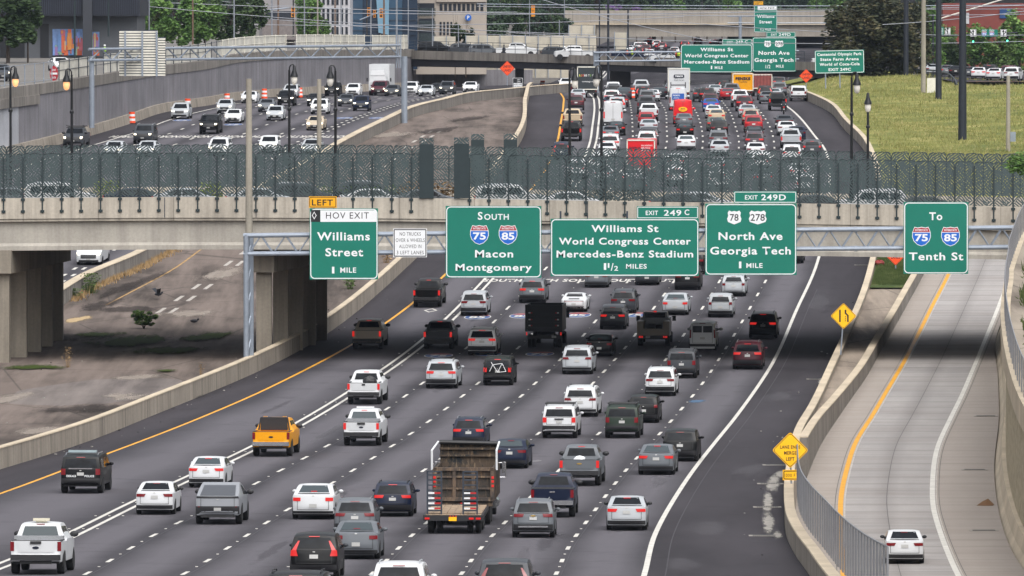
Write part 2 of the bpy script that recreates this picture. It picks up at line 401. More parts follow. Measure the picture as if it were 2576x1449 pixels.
strip('left_shoulder', [N_WALL, N_EDGE], 500, YF, 0, ASPH_SH, nroad, u0=.2)
m = MB(); band(m, N_EDGE, .2, 500, 1300, zr, .004); m.build('white_edge_line', RWHITE, nroad)
m = MB(); k = 0
while 560+6.1*k < 1000:
    Yc = 500+6.1*k
    for d in (-.35, .35): band(m, off(N_HOV, d), .26, Yc-1.0, Yc+1.0, zr, .004, 2)
    k += 1
m.build('double_dashed_line', RWHITE, nroad)
for t in (.2, .4, .6, .8):
    m = MB(); k = 0
    while 500+12.2*k < 1000:
        Yc = 500+12.2*k; band(m, lerpl(N_EDGE, N_HOV, t), .22, Yc-1.5, Yc+1.5, zr, .004, 1.6); k += 1
    m.build('dashed_lane_line', RWHITE, nroad)
med = strip('median_pavement', [N_BARM, off(L_BAR, -.35)], YN, 985, .02, MEDIAN, kind='structure', sub=6)
m = MB(); k = 0
ML = line([(330, 840), (490, 735), (600, 655), (1112, 320), (1160, 285)])
while 560+11*k < 790:
    Yc = 540+11*k
    for d in (-.45, .45): band(m, off(ML, d), .3, Yc-2.4, Yc+2.4, zr, .026, 2.4)
    k += 1
m.build('worn_dashed_line', OWHITE, med)
ML2 = line([(330, 735), (445, 672), (500, 632), (960, 350)])
m = MB(); band(m, ML2, .16, 545, 620, zr, .026); m.build('worn_yellow_line', M('worn_yellow_paint', lin('#a5834f'), .8, var=.35, scale=1.5), med)
def blob(name, x, y, w, h, col, parent, zf=zr, dz=.03, rnd=None, n=26, rough=.85, jit=.22):
    rnd = rnd or RND; c = gp(x, y, zf); a = gp(x, y-h/2, zf).y - c.y; ww = w/2/S(c.y); m = MB(); vs = [(c.x, c.y, zf(c.y)+dz)]
    for i in range(n):
        t = 2*math.pi*i/n; k = 1+rnd.uniform(-jit, jit); Y = c.y+a*k*math.sin(t); vs.append((c.x+ww*k*math.cos(t)+(Y-c.y)*.15, Y, zf(Y)+dz))
    m.add(vs, [(0, i+1, (i+1) % n+1) for i in range(n)])
    return m.build(name, col if not isinstance(col, str) else M(name+'_tint', lin(col), rough, var=.35, scale=1.2), parent)
PAT1 = oldpave('resurfaced_patch', lin('#6f6864'), lin('#57514f'), .3); PAT2 = oldpave('bare_patch', lin('#a1968a'), lin('#877c72'), .6)
MOSS = M('moss', lin('#3f4a22'), .95, var=.4, scale=.8)
blob('pavement_patch', 250, 985, 400, 70, PAT1, med, dz=.024, jit=.06)
for k_, (kind_, x, y, rx, ry) in enumerate([('pale', 345, 1000, 110, 12), ('pale', 300, 996, 60, 10), ('pale', 20, 1004, 60, 22), ('pale', 350, 950, 90, 9), ('pale', 120, 1085, 120, 14), ('pale', 560, 690, 60, 26), ('pale', 470, 790, 120, 12), ('pale', 980, 340, 70, 10),
    ('dark', 250, 1030, 230, 16), ('dark', 90, 1130, 90, 12), ('dark', 430, 1000, 120, 12), ('dark', 330, 780, 120, 12), ('dark', 200, 850, 150, 14), ('dark', 330, 720, 40, 50), ('dark', 250, 770, 60, 22), ('dark', 1100, 330, 60, 14), ('dark', 1180, 300, 50, 12),
    ('moss', 90, 927, 110, 9), ('moss', 330, 862, 150, 22), ('moss', 520, 850, 80, 18), ('moss', 250, 845, 90, 9), ('moss', 420, 936, 40, 4), ('moss', 420, 885, 130, 14)]):
    soft_patch(kind_+'_patch', x, y, rx, ry, SOFT[kind_], med, dz=.03+.004*k_)
soft_patch('gravel_patch', 196, 804, 40, 13, SOFT['sand'], med)
# barriers
def barrier(name, label, path, w, h, Y0, Y1, side, mat=CONC_BAR, zf=zr, base=lambda Y: 0):
    """side +1: the foot line is the right face of the wall"""
    t = thing(name, label, 'barrier', (path((Y0+Y1)/2), (Y0+Y1)/2, zf((Y0+Y1)/2)))
    o = t.location.copy(); w = -w*side
    m = MB(); lo = lambda Y: zf(Y)-.3+base(Y)
    sweep(m, path, [(0, lo), (w*.06, lambda Y: zf(Y)+h-.06), (w*.94, lambda Y: zf(Y)+h-.06), (w, lo)], Y0, Y1)
    c = MB(); sweep(c, path, [(-w*.02, lambda Y: zf(Y)+h-.06), (w*.02, lambda Y: zf(Y)+h), (w*.98, lambda Y: zf(Y)+h), (w*1.02, lambda Y: zf(Y)+h-.06)], Y0, Y1)
    for q, nm, mt in ((m, 'wall', mat), (c, 'cap', CONC_TOP)):
        q.v = [(a[0]-o.x, a[1]-o.y, a[2]-o.z) for a in q.v]; q.build(nm, mt, t, fix=True)
    return t
barrier('concrete_barrier', 'long concrete barrier beside the yellow line, left edge of the near roadway', L_BAR, .42, 1.12, YN, 985, +1)
barrier('concrete_barrier', 'stained concrete barrier between the old median pavement and the oncoming lanes', N_BARM, .7, 1.15, 500, 985, +1, CONC_OLD)
barrier('concrete_barrier', 'curving concrete barrier between right shoulder and sunken ramp', off(L_W, .45), .45, .95, YN, 600, +1, base=lambda Y: -2.4*(1-sstep(330, 470, Y)))
barrier('concrete_barrier', 'curved concrete barrier along the foot of the grassy hill', off(L_W, .45), .45, 1.05, 600.1, 905, +1)
# --- ramp
P_BASE = line([(2012, 1290), (2024, 1219), (2038, 1180), (2065, 1119), (2112, 1046), (2176, 954), (2215, 885), (2277, 776), (2324, 690), (2385, 560), (2410, 480)], zramp)
P_YEL = line([(2120, 1420), (2114, 1310), (2117, 1241), (2129, 1185), (2154, 1110), (2194, 1046), (2265, 926), (2299, 862), (2343, 774), (2386, 690), (2440, 560)], zramp)
P_WHT = line([(2410, 1446), (2387, 1396), (2365, 1338), (2347, 1269), (2346, 1213), (2357, 1130), (2394, 1046), (2415, 1004), (2451, 921), (2476, 860), (2510, 776), (2560, 640), (2590, 550)], zramp)
P_RIGHT = line([(2576, 1433), (2543, 1380), (2512, 1283), (2501, 1185), (2513, 1046), (2510, 949), (2507, 843), (2535, 776), (2600, 660), (2650, 550)], zramp)
P_L = lambda Y: L_W(Y)+.4 if Y < inv(1219, zramp) else max(L_W(Y)+.4, P_BASE(Y))
ramp = strip('ramp_road', [P_L, P_YEL, P_WHT, P_RIGHT], YN, 640, 0, RAMPM, zf=zramp, kind='structure', sub=2)
m = MB(); band(m, P_YEL, .26, YN, 640, zramp, .004); m.build('yellow_edge_line', YELLOW, ramp)
m = MB(); band(m, P_WHT, .26, YN, 640, zramp, .004); m.build('white_edge_line', RWHITE, ramp)
m = MB(); band(m, off(P_YEL, .2), .09, YN, 640, zramp, .004); band(m, off(P_WHT, .2), .07, YN, 640, zramp, .004); m.build('worn_white_line', OWHITE, ramp)
m = MB(); band(m, lerpl(P_YEL, P_WHT, .5), .03, YN, 640, zramp, .004); band(m, off(P_WHT, .34), .03, YN, 640, zramp, .004); band(m, off(P_YEL, -.28), .03, YN, 640, zramp, .004)
m.build('joint_seam', M('tar_seam', (.05, .047, .045), .8), ramp)
t = thing('concrete_barrier', 'tall concrete barrier wall along the left edge of the pale ramp', 'barrier', (P_BASE(450), 450, zramp(450))); o = t.location.copy()
m = MB(); c = MB(); zt = lambda Y: zr(Y)+.98
sweep(m, P_BASE, [(0, lambda Y: zramp(Y)-.3), (-.03, lambda Y: zt(Y)-.06), (-.45, lambda Y: zt(Y)-.06), (-.47, lambda Y: zramp(Y)-.3)], inv(1195, zramp), 640)
sweep(c, P_BASE, [(0.0, lambda Y: zt(Y)-.06), (-.02, zt), (-.46, zt), (-.48, lambda Y: zt(Y)-.06)], inv(1195, zramp), 640)
for q, nm, mt in ((m, 'wall', CONC_OLD), (c, 'cap', CONC_TOP)):
    q.v = [(a[0]-o.x, a[1]-o.y, a[2]-o.z) for a in q.v]; q.build(nm, mt, t, fix=True)
gap = strip('gap_pavement', [off(L_W, .4), off(P_BASE, -.4)], inv(1150, zramp), 600, .5, oldpave('gap_concrete', lin('#8b8074'), lin('#6a6159')), kind='structure')
# --- hill at the right, terrace at the left, base ground
_h = pchip([(Y, px(CX, y, Y).z) for y, Y in ((560, 560), (480, 600), (390, 690), (362, 720), (300, 780), (252, 835), (215, 880), (192, 930), (186, 960), (178, 1010))])
def zh(Y): return _h(Y)
def hillx(Y): return L_W(Y)+.45
def meshgrid(name, xl, xr, ys, n, zfun, mat, parent=None, kind=None):
    m = MB()
    for Y in ys:
        a, b = xl(Y), xr(Y)
        for i in range(n+1):
            x = a+(b-a)*i/n; m.v.append((x, Y, zfun(x, Y)))
    for j in range(len(ys)-1):
        for i in range(n): m.f.append((j*(n+1)+i, j*(n+1)+i+1, (j+1)*(n+1)+i+1, (j+1)*(n+1)+i))
    o = m.build(name, mat, parent, smooth=60)
    if kind: tag(o, kind=kind)
    return o
RZ0 = px(CX, 203, 885).z-.15
def hill_z(x, Y):
    e = x-hillx(Y); w = sstep(0, 6, e)
    if Y < 598: return zramp(Y)-.5
    z = (zr(Y)+.95)*(1-w)+max(zh(Y), zr(Y)+.95)*w
    if Y > 880 and x < hillx(Y)+14: z -= 0
    if Y > 876 and x > 51.5: z = min(z, RZ0-.3)
    return z+.18*math.sin(x*.37+Y*.11)*w*sstep(560, 600, Y)
meshgrid('grass_hill', hillx, lambda Y: 130.0, frange(597, 1010, 6), 40, hill_z, GRASS, kind='structure')
bank = strip('grass_bank', [off(L_W, .5), off(P_BASE, -.5)], inv(745), 590, .62, GRASS_G, kind='structure')
_t = pchip([(690, 15.5), (755, 16.5), (860, 17.2), (900, 17.8), (1010, 17.5), (1100, 17.8), (1250, 18.5)])
def zterr(Y): return _t(Y)-.25
CITY = M('city_ground', lin('#6d6a66'), .9, var=.15, scale=.1)
meshgrid('upper_street', lambda Y: -160.0, lambda Y: N_WALL(Y)-.8 if Y < 1000 else N_WALL(1000)-.8, frange(600, 1500, 12), 6, lambda x, Y: zterr(Y), CITY, kind='structure')
m = MB(); m.add([(-4000, -200, -2), (4000, -200, -2), (4000, 8000, -2), (-4000, 8000, -2)], [(0, 1, 2, 3)])
tag(m.build('ground', EARTH), kind='structure')
# ================================================================ LETTERING AND SIGN PANELS
_tc = {}
def text_mesh(s, bold=.0, space=1.0):
    k = (s, bold, space)
    if k in _tc: return _tc[k]
    cu = bpy.data.curves.new('lettering', 'FONT'); cu.body = s; cu.size = 1; cu.offset = bold; cu.space_character = space
    cu.resolution_u = 3
    ob = bpy.data.objects.new('lettering', cu); me = bpy.data.meshes.new_from_object(ob)
    bpy.data.objects.remove(ob); bpy.data.curves.remove(cu)
    xs = [v.co.x for v in me.vertices]; ys = [v.co.y for v in me.vertices]
    x0, x1, y0, y1 = min(xs), max(xs), min(ys), max(ys)
    for v in me.vertices: v.co = ((v.co.x-(x0+x1)/2)/(x1-x0), (v.co.y-y0)/(y1-y0), 0)
    me['h'] = y1-y0; me['w'] = x1-x0
    _tc[k] = me; return me
S_GREEN = M('sign_green', lin('#007260'), .45, var=.05, scale=1)
S_WHITE = M('sign_white', lin('#e4e6e8'), .45, var=.03)
S_YEL = M('sign_yellow', lin('#ffc010'), .45, var=.04)
S_AMB = M('sign_amber', lin('#eaa800'), .45, var=.04)
S_BLACK = M('sign_black', (.012, .012, .014), .5, var=0)
S_BLUE = M('shield_blue', lin('#0f62c4'), .45, var=.03)
S_RED = M('shield_red', lin('#a5222f'), .45, var=.03)
S_ORG = M('sign_orange', lin('#f4501f'), .45, var=.05)
S_BACK = M('sign_back_aluminium', lin('#dad7cb'), .6, .1, var=.1)
def rrect(x0, z0, x1, z1, r, n=5):
    p = []
    for cx, cz, a in ((x1-r, z1-r, 0), (x0+r, z1-r, 90), (x0+r, z0+r, 180), (x1-r, z0+r, 270)):
        for i in range(n+1):
            t = R(a+90*i/n); p.append((cx+r*math.cos(t), cz+r*math.sin(t)))
    return p
def plate(name, poly, y, mat, parent, th=.004):
    m = MB(); m.prism(poly, y-th, y+.0); return m.build(name, mat, parent, fix=True)
def ring(name, pa, pb, y, mat, parent, th=.004):
    m = MB(); n = len(pa)
    vs = [(x, y-th, z) for x, z in pa] + [(x, y-th, z) for x, z in pb] + [(x, y, z) for x, z in pa] + [(x, y, z) for x, z in pb]
    fs = []
    for i in range(n):
        j = (i+1) % n
        fs += [(i, j, n+j, n+i), (2*n+i, 2*n+j, j, i), (n+i, n+j, 3*n+j, 3*n+i)]
    m.add(vs, fs); return m.build(name, mat, parent, fix=True)
def letters(s, x, z, w, h, y, mat, parent, bold=.015, space=1.1, tilt=0):
    """one line of lettering: centre x, baseline z, width and cap height in metres"""
    me = text_mesh(s, bold, space)
    desc = any(c in 'gjpqy' for c in s) and not s.isupper()
    hh = h*1.28 if desc else h; zz = z-(h*.27 if desc else 0)
    return put('lettering', me, mat, parent, (x, y, zz), (R(90), tilt, 0), (w, hh, 1))
ISH = [(-.36, .5), (-.2, .46), (0, .5), (.2, .46), (.36, .5), (.47, .22), (.48, -.02), (.4, -.24), (.22, -.42), (0, -.5), (-.22, -.42), (-.4, -.24), (-.48, -.02), (-.47, .22)]
def sc_poly(p, cx, cz, k): return [(cx+x*k, cz+z*k) for x, z in p]
def interstate(num, cx, cz, h, y, parent, name='interstate_shield'):
    o = plate(name, sc_poly(ISH, cx, cz, h), y, S_WHITE, parent)
    blue = [(x*.93, z*.93) for x, z in ISH if z < .3]
    b = [(.44, .2)] + [p for p in blue if p[0] > 0 and p[1] < .2] + [(0, -.465)] + [p for p in blue if p[0] < 0 and p[1] < .2] + [(-.44, .2)]
    plate('blue_field', [(cx+x*h, cz+z*h) for x, z in b], y-.006, S_BLUE, o)
    plate('red_band', [(cx+x*h, cz+z*h) for x, z in ((-.44, .235), (-.345, .46), (-.2, .425), (0, .46), (.2, .425), (.345, .46), (.44, .235))], y-.006, S_RED, o)
    letters(num, cx, cz-.25*h, .66*h, .38*h, y-.012, S_WHITE, o, .03, 1.0)
    letters('INTERSTATE', cx, cz+.28*h, .64*h, .105*h, y-.012, S_WHITE, o, .02, 1.0)
    return o
USH = [(-.46, .34), (-.36, .5), (-.18, .42), (0, .47), (.18, .42), (.36, .5), (.46, .34), (.42, .12), (.5, -.1), (.44, -.32), (.2, -.42), (0, -.5), (-.2, -.42), (-.44, -.32), (-.5, -.1), (-.42, .12)]
def usroute(num, cx, cz, w, h, y, parent):
    o = plate('route_shield', [(cx+x*w, cz+z*h) for x, z in USH], y, S_WHITE, parent)
    letters(num, cx, cz-.25*h, w*(.6 if len(num) < 3 else .8), .5*h, y-.006, S_BLACK, o, .01, 1.0); return o
class Sign:
    """flat panel facing the camera; all measures given in photo pixels at distance Y"""
    def __init__(s, name, label, x0, y0, x1, y1, Y, cat='road sign', col=None, border=True, group=None, th=.06, rim=None, rad=.28, corner=True):
        s.Y = Y; s.k = 1/S(Y); s.x = (x0+x1)/2; s.y = (y0+y1)/2
        s.t = thing(name, label, cat, px(s.x, s.y, Y), 0, group)
        s.w, s.h = (x1-x0)*s.k, (y1-y0)*s.k
        col = col or S_GREEN; rim = rim or S_WHITE
        m = MB(); m.box((0, th/2, 0), (s.w, th, s.h)); m.build('panel', col, s.t)
        if border:
            e = .035; r = min(rad, s.w*.2, s.h*.2); b = .06 if s.h > 1.2 else .04
            ring('border', rrect(-s.w/2+e, -s.h/2+e, s.w/2-e, s.h/2-e, r), rrect(-s.w/2+e+b, -s.h/2+e+b, s.w/2-e-b, s.h/2-e-b, max(.02, r-b)), 0, rim, s.t)
    def X(s, x): return (x-s.x)*s.k
    def Z(s, y): return (s.y-y)*s.k
    def text(s, txt, xc, yb, w, h, mat=None, bold=.018, space=1.12, y=-.004):
        return letters(txt, s.X(xc), s.Z(yb), w*s.k, h*s.k, y, mat or S_WHITE, s.t, bold, space)
# ================================================================ THE NEAR BRIDGE
YB0, YB1 = 490.0, 516.5
def bz(y0, Y, x):                                    # heights of the deck fall slightly towards the right
    t = pchip([(0, 499), (400, 496), (1000, 498), (1640, 508), (2160, 514), (2560, 522)])
    return px(CX, y0+t(x)-498, Y).z
def bx(x, Y=YB0): return (x-CX)*Y/F
BXS = [-420 + 60*i for i in range(0, 57)]
BCON = concrete('bridge_concrete', lin('#bab2a5'), .5, dirt=(.07, .06, .05), panel=-4.88)
GCON = concrete('girder_concrete', lin('#aaa59c'), .3, dirt=(.09, .08, .07))
br = thing('road_bridge', 'pale concrete road bridge crossing over the whole freeway behind the near green signs', 'bridge', px(CX, 560, YB0))
def bloft(name, mat, rows, x0=-420, x1=2960, Y0=YB0):
    m = MB(); xs = [x for x in BXS if x0 <= x <= x1]; n = len(rows)
    for x in xs:
        for dy, yy in rows: m.v.append((bx(x), Y0+dy, bz(yy, YB0, x)))
    for j in range(len(xs)-1):
        for i in range(n):
            k = (i+1) % n; m.f.append((j*n+i, j*n+k, (j+1)*n+k, (j+1)*n+i))
    m.f += [tuple(range(n)), tuple((len(xs)-1)*n+i for i in range(n-1, -1, -1))]
    o = br.location; m.v = [(a-o.x, b-o.y, c-o.z) for a, b, c in m.v]
    return m.build(name, mat, br, fix=True)
bloft('parapet', BCON, [(0, 498), (.4, 498), (.4, 550), (0, 550)])
bloft('ledge', BCON, [(.08, 551), (1.2, 551), (1.2, 557), (.08, 557)])
bloft('girder', GCON, [(.35, 558), (.9, 558), (.9, 630), (.2, 630), (.2, 619), (.35, 612)])
bloft('deck', GCON, [(.42, 528), (26.1, 528), (26.1, 557), (.42, 557)])
for k in range(1, 6): bloft('girder', GCON, [(5*k, 558), (5*k+.7, 558), (5*k+.7, 630), (5*k, 630)])
bloft('parapet', BCON, [(26.1, 498), (26.5, 498), (26.5, 550), (26.1, 550)])
o = br.location
for x in (414, 644, 1478, 2300):
    m = MB(); m.box((bx(x)-o.x, YB0-.004-o.y, bz(524, YB0, x)-o.z), (.05, .02, 1.3)); m.build('joint', STEELD, br)
PCON = concrete('pier_concrete', lin('#8d8579'), .4, dirt=(.05, .045, .04))  # stains and some of the shade under the deck put into this darker tone
def pier(xs, label, cap=None):
    t = thing('bridge_pier', label, 'pier', px(xs[0][0], 900, xs[0][2])); o = t.location
    for x, w, Y in xs:
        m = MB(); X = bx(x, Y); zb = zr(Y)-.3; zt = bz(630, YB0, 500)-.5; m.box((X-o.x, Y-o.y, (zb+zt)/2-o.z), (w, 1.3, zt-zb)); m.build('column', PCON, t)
    xa, Ya, xb, Yb = cap; A = Vector((bx(xa, Ya), Ya, 0)); B = Vector((bx(xb, Yb), Yb, 0)); c = (A+B)/2; d = B-A
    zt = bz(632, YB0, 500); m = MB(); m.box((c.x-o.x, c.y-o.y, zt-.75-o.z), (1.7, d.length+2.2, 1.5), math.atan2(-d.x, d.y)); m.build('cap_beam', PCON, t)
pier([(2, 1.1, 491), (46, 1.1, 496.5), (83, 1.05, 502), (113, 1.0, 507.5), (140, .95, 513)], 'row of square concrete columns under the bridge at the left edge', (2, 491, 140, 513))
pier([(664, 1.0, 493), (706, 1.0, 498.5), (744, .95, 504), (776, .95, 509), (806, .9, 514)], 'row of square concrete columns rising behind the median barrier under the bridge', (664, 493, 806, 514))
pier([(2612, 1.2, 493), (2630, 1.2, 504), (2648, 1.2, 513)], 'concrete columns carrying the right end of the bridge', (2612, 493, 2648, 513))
# perforated screens along both sides of the bridge
def perf():
    b = NB('perforated_green_metal'); b.p(Roughness=.55, Metallic=.2); b.base(lin('#414e50'))
    v = b.n('TexCoord').outputs['Object']
    sp = b.n('SeparateXYZ', {0: v}); xz = b.n('CombineXYZ', {0: sp.outputs[0], 1: sp.outputs[2]}).outputs[0]
    wob = b.n('TexNoise', {'Vector': xz, 'Scale': 2.2, 'Detail': 2}).outputs[1]
    xz = b.n('Mix', {0: .06, 4: xz, 5: wob}, data_type='VECTOR').outputs[1]
    vo = b.n('TexVoronoi', {'Vector': xz, 'Scale': 2.2}, voronoi_dimensions='2D')
    lc = b.n('VectorMath', {0: xz, 1: vo.outputs['Position']}, operation='SUBTRACT').outputs[0]
    s2 = b.n('SeparateXYZ', {0: lc}); r = b.n('SeparateColor', {0: vo.outputs['Color']})
    sg = b.math('SUBTRACT', b.math('MULTIPLY', b.math('GREATER_THAN', r.outputs[0], .5), 2.0), 1.0)
    an = b.math('MULTIPLY', sg, b.math('ADD', .65, b.math('MULTIPLY', r.outputs[1], .35)))
    d = b.math('ADD', b.math('MULTIPLY', s2.outputs[0], b.math('COSINE', an)), b.math('MULTIPLY', s2.outputs[1], b.math('SINE', an)))
    st = b.math('SINE', b.math('MULTIPLY', d, 42.0))
    den = b.noise(.55, 3, .6)
    hole = b.math('GREATER_THAN', st, b.ramp(den, [(.36, .55), (.64, -.1)]))
    ed = b.n('TexVoronoi', {'Vector': xz, 'Scale': 2.2}, voronoi_dimensions='2D', feature='DISTANCE_TO_EDGE').outputs[0]
    hole = b.math('MULTIPLY', hole, b.math('GREATER_THAN', ed, .045))
    tr = b.n('BsdfTransparent'); mx = b.n('MixShader', {0: hole, 1: b.b.outputs[0], 2: tr.outputs[0]})
    b.t.links.new(mx.outputs[0], b.out.inputs[0]); return b.m
PERF = perf(); FGREEN = M('green_painted_steel', lin('#2a3639'), .5, .2, var=.08)
def screen(label, Y, x0, x1, ytop, ybot, back):
    t = thing('screen_fence', label, 'fence', (bx(x0, Y), Y, bz(ybot, YB0, x0))); o = t.location
    n = 0; x = x0; w = 1.26; k = S(Y)
    while x < x1:
        X0 = bx(x, Y); zt = bz(ytop, YB0, x); zb = bz(ybot, YB0, x); X1 = X0+w
        if not (not back and 1040 < x < 1170):
            r = random.Random(int(x)*3+back); tp = [(X0+w*.03+(w*.94)*i/8, zt-(.1 if i in (0, 8) else 0)+r.uniform(-.035, .045)) for i in range(9)]
            poly = [(X1-w*.03, zb+.02)] + tp[::-1] + [(X0+w*.03, zb+.02)]
            m = MB(); m.add([(a-X0, 0, c-zb) for a, c in poly], [tuple(range(len(poly)-1, -1, -1))])
            p = m.build('panel', PERF, t); p.location = (X0-o.x, -.02 if not back else 0, zb-o.z)
            m = MB(); pts = [(a-X0, -.015, c-zb) for a, c in tp]
            m.path(pts, .022, 4); q = m.build('top_rim', FGREEN, p)
            zlo = bz(536, YB0, x) if not back else zb-.3
            m = MB(); m.box((0, -.05, (zt-.22-zb)/2), (.1, .12, zt-.22-zb))
            if not back:
                m.box((0, -.09, (zlo-zb)/2), (.09, .1, zb-zlo))
                for zz in (zlo+.12-zb, -.12): m.box((0, -.1, zz), (.26, .12, .16))
            pp = m.build('post', FGREEN, t); pp.location = (X0-o.x, -.06 if not back else .08, zb-o.z)
        x += w*k; n += 1
screen('long screen of dark green perforated panels on the near side of the bridge', YB0+.15, -40, 2600, 386, 497, False)
screen('second screen of dark green perforated panels behind the bridge traffic', YB1-.2, -30, 2600, 386, 497, True)
def pylon(x0, x1, yt, yb, Y, label):
    t = thing('fence_pylon', label, 'pylon', px((x0+x1)/2, yb, Y)); w = (x1-x0)/S(Y); h = (yb-yt)/S(Y)
    m = MB(); m.box((0, .25, h/2-.2), (w, .5, h-.4)); m.build('column', FGREEN, t)
    m = MB(); m.add([(-w/2, .24, h-.4), (w/2, .24, h-.4), (w/2, .24, h), (-w/2, .24, h)], [(0, 1, 2, 3)]); m.build('crown', PERF, t)
pylon(1055, 1091, 347, 499, YB0-.1, 'left green metal pylon of the pair in the near bridge fence')
pylon(1142, 1180, 346, 499, YB0-.1, 'right green metal pylon of the pair in the near bridge fence')
pylon(1185, 1218, 337, 470, YB1+.2, 'green pylon in the far bridge fence right of the near pair')
pylon(1267, 1301, 336, 470, YB1+.2, 'rightmost green pylon in the far bridge fence')
t = thing('ladder_rail', 'horizontal green rails between the two near pylons', 'railing', px(1116, 499, YB0))
for i in range(5):
    m = MB(); m.tube((-.66, 0, .55+.68*i), (.66, 0, .55+.68*i), .03); m.build('rail', FGREEN, t)
bh = MB(); r = random.Random(3)
def hedge(name, label, x0, x1, ytop, Y, mat, n=900, seed=1):
    r = random.Random(seed); A = px(x0, 500, Y).x; B = px(x1, 500, Y).x; zt = px(CX, ytop, Y).z; zb = px(CX, 505, Y).z; m = MB()
    for i in range(n):
        c = Vector((r.uniform(A, B), Y+r.uniform(-.5, .5), zb+(zt-zb)*r.random()*(1+.25*math.sin(i))))
        s = r.uniform(.06, .16); q = Matrix.Rotation(r.uniform(0, 6.28), 3, 'Z') @ Matrix.Rotation(r.uniform(-1.2, 1.2), 3, 'X')
        m.add([c+q @ Vector(p)*s for p in ((-1, 0, 0), (0, -.5, .2), (1, 0, 0), (0, .5, .2))], [(0, 1, 2, 3)])
    o = m.build(name, mat); tag(o, label, 'hedge'); return o
LEAF_G = M('leaf_green', lin('#4c6327'), .7, var=.4, scale=1.5); LEAF_B = M('leaf_brown', lin('#6d5637'), .8, var=.4, scale=1.5); LEAF_Y = M('leaf_yellowgreen', lin('#6f7d2b'), .7, var=.4, scale=1.5)
YM = (YB0+YB1)/2
hedge('hedge', 'bright green planter shrubs on the bridge behind the white estate car', 236, 300, 462, YM, LEAF_Y, 700, 1)
hedge('hedge', 'yellow green planter shrubs on the bridge left of the tall tan pole', 505, 560, 466, YM, LEAF_Y, 700, 2)
hedge('hedge', 'dark green planter hedge on the bridge left of the pylons', 800, 1000, 472, YM, LEAF_G, 1300, 3)
hedge('hedge', 'russet hedge on the bridge behind the two near pylons', 1000, 1160, 464, YM, LEAF_B, 1200, 4)
hedge('hedge', 'dark hedge on the bridge right of the pylons', 1420, 1640, 476, YM, M('leaf_dark', lin('#333630'), .8, var=.4), 1300, 5)
# street lamps standing on the bridge
LAMPC = M('lamp_black', (.012, .013, .015), .4, .3, var=0)
GLOBE = M('lamp_globe', lin('#d8d4cc'), .25, var=0)
GLOBE_ON = M('lamp_globe_lit', lin('#e8b888'), .3, var=0, emit=(1.0, .45, .16), es=.55)
def lamp(x, ytop, Y, d, on, label, straight=False):
    base = px(x, 505, Y); zt = px(x, ytop, Y).z; h = zt-base.z
    t = thing('street_lamp', label, 'street lamp', base)
    m = MB(); m.lathe([(.16, 0), (.16, .7), (.1, .9), (.085, h*.66), (.14, h*.665), (.14, h*.68), (.085, h*.69), (.07, h-.35)], 10); m.build('post', LAMPC, t)
    if not straight:
        m = MB(); pts = [(0, 0, h-.45), (.02*d, 0, h-.15), (.12*d, 0, h), (.28*d, 0, h+.02), (.34*d, 0, h-.1)]
        m.path(pts, .05, 6); m.build('arm', LAMPC, t); hx, hz = .34*d, h-.12
    else: hx, hz = 0, h-.2
    m = MB(); m.lathe([(.05, hz+.1), (.1, hz), (.12, hz-.25), (.24, hz-.55), (.27, hz-.7), (.2, hz-.72)], 12, (hx, 0, 0)); m.build('lamp_hood', LAMPC, t, smooth=40)
    m = MB(); m.lathe([(.2, hz-.72), (.22, hz-.9), (.17, hz-1.15), (.06, hz-1.25)], 12, (hx, 0, 0)); m.build('globe', GLOBE_ON if on else GLOBE, t, smooth=60)
lamp(27, 168, YB1-1.2, 1, True, 'black lamp post with lit orange globe at the far left edge of the bridge')
lamp(181, 174, YB0+1.2, -1, True, 'black lamp post with lit orange globe, second from the left on the bridge')
lamp(728, 163, YB1-1.2, 1, False, 'black lamp post with clear globe, left of the pair before the grey retaining wall')
lamp(844, 165, YB0+1.2, -1, False, 'black lamp post with clear globe, right of the pair before the grey retaining wall')
lamp(1433, 172, YB1-1.2, 1, False, 'black lamp post at the yellow line in front of the dark pickup')
lamp(1513, 166, YB0+1.2, -1, False, 'black lamp post rising in front of the double white line')
lamp(2142, 182, YB0+1.2, 1, False, 'black lamp post in front of the right shoulder, below the small green sign')
lamp(2183, 229, YB1-1.2, 1, False, 'shorter black lamp post at the grassy slope with its globe on top', True)
# ================================================================ NEAR SIGN GANTRY
YG = 479.0
g = thing('sign_gantry', 'galvanised truss gantry with two chords across the freeway before the bridge', 'gantry', px(1288, 610, YG)); go = g.location.copy()
def gl(x, y, dy=0.0): p = px(x, y, YG); p.y += dy; return p-go
kg = 1/S(YG)
for dy in (0, 1.0):
    for ya, yb in ((593, 573), (639, 622)):
        m = MB(); m.tube(gl(612, ya, dy), gl(2556, yb, dy), .14, n=10); m.build('chord', STEEL, g)
m = MB(); n = 62
for dy in (0, 1.0):
    for i in range(n):
        xa, xb = 625+31.1*i, 625+31.1*(i+1); f = lambda x, up: (593-20*(x-612)/1944) if up else (639-17*(x-612)/1944)
        m.tube(gl(xa, f(xa, i % 2), dy), gl(xb, f(xb, (i+1) % 2), dy), .045, n=5, cap=False)
for i in range(0, n, 4):
    xa = 625+31.1*i; m.tube(gl(xa, f(xa, 1), 0), gl(xa, f(xa, 1), 1.0), .04, n=5, cap=False)
m.build('lattice', STEEL, g)
for i, x in enumerate((806, 1144, 1316, 2153)):
    m = MB(); 
    for up in (1, 0): m.tube(gl(x-4, f(x, up)), gl(x+4, f(x, up)), .19, n=10)
    m.build('flange', STEEL, g)
zb = zr(YG)-.3
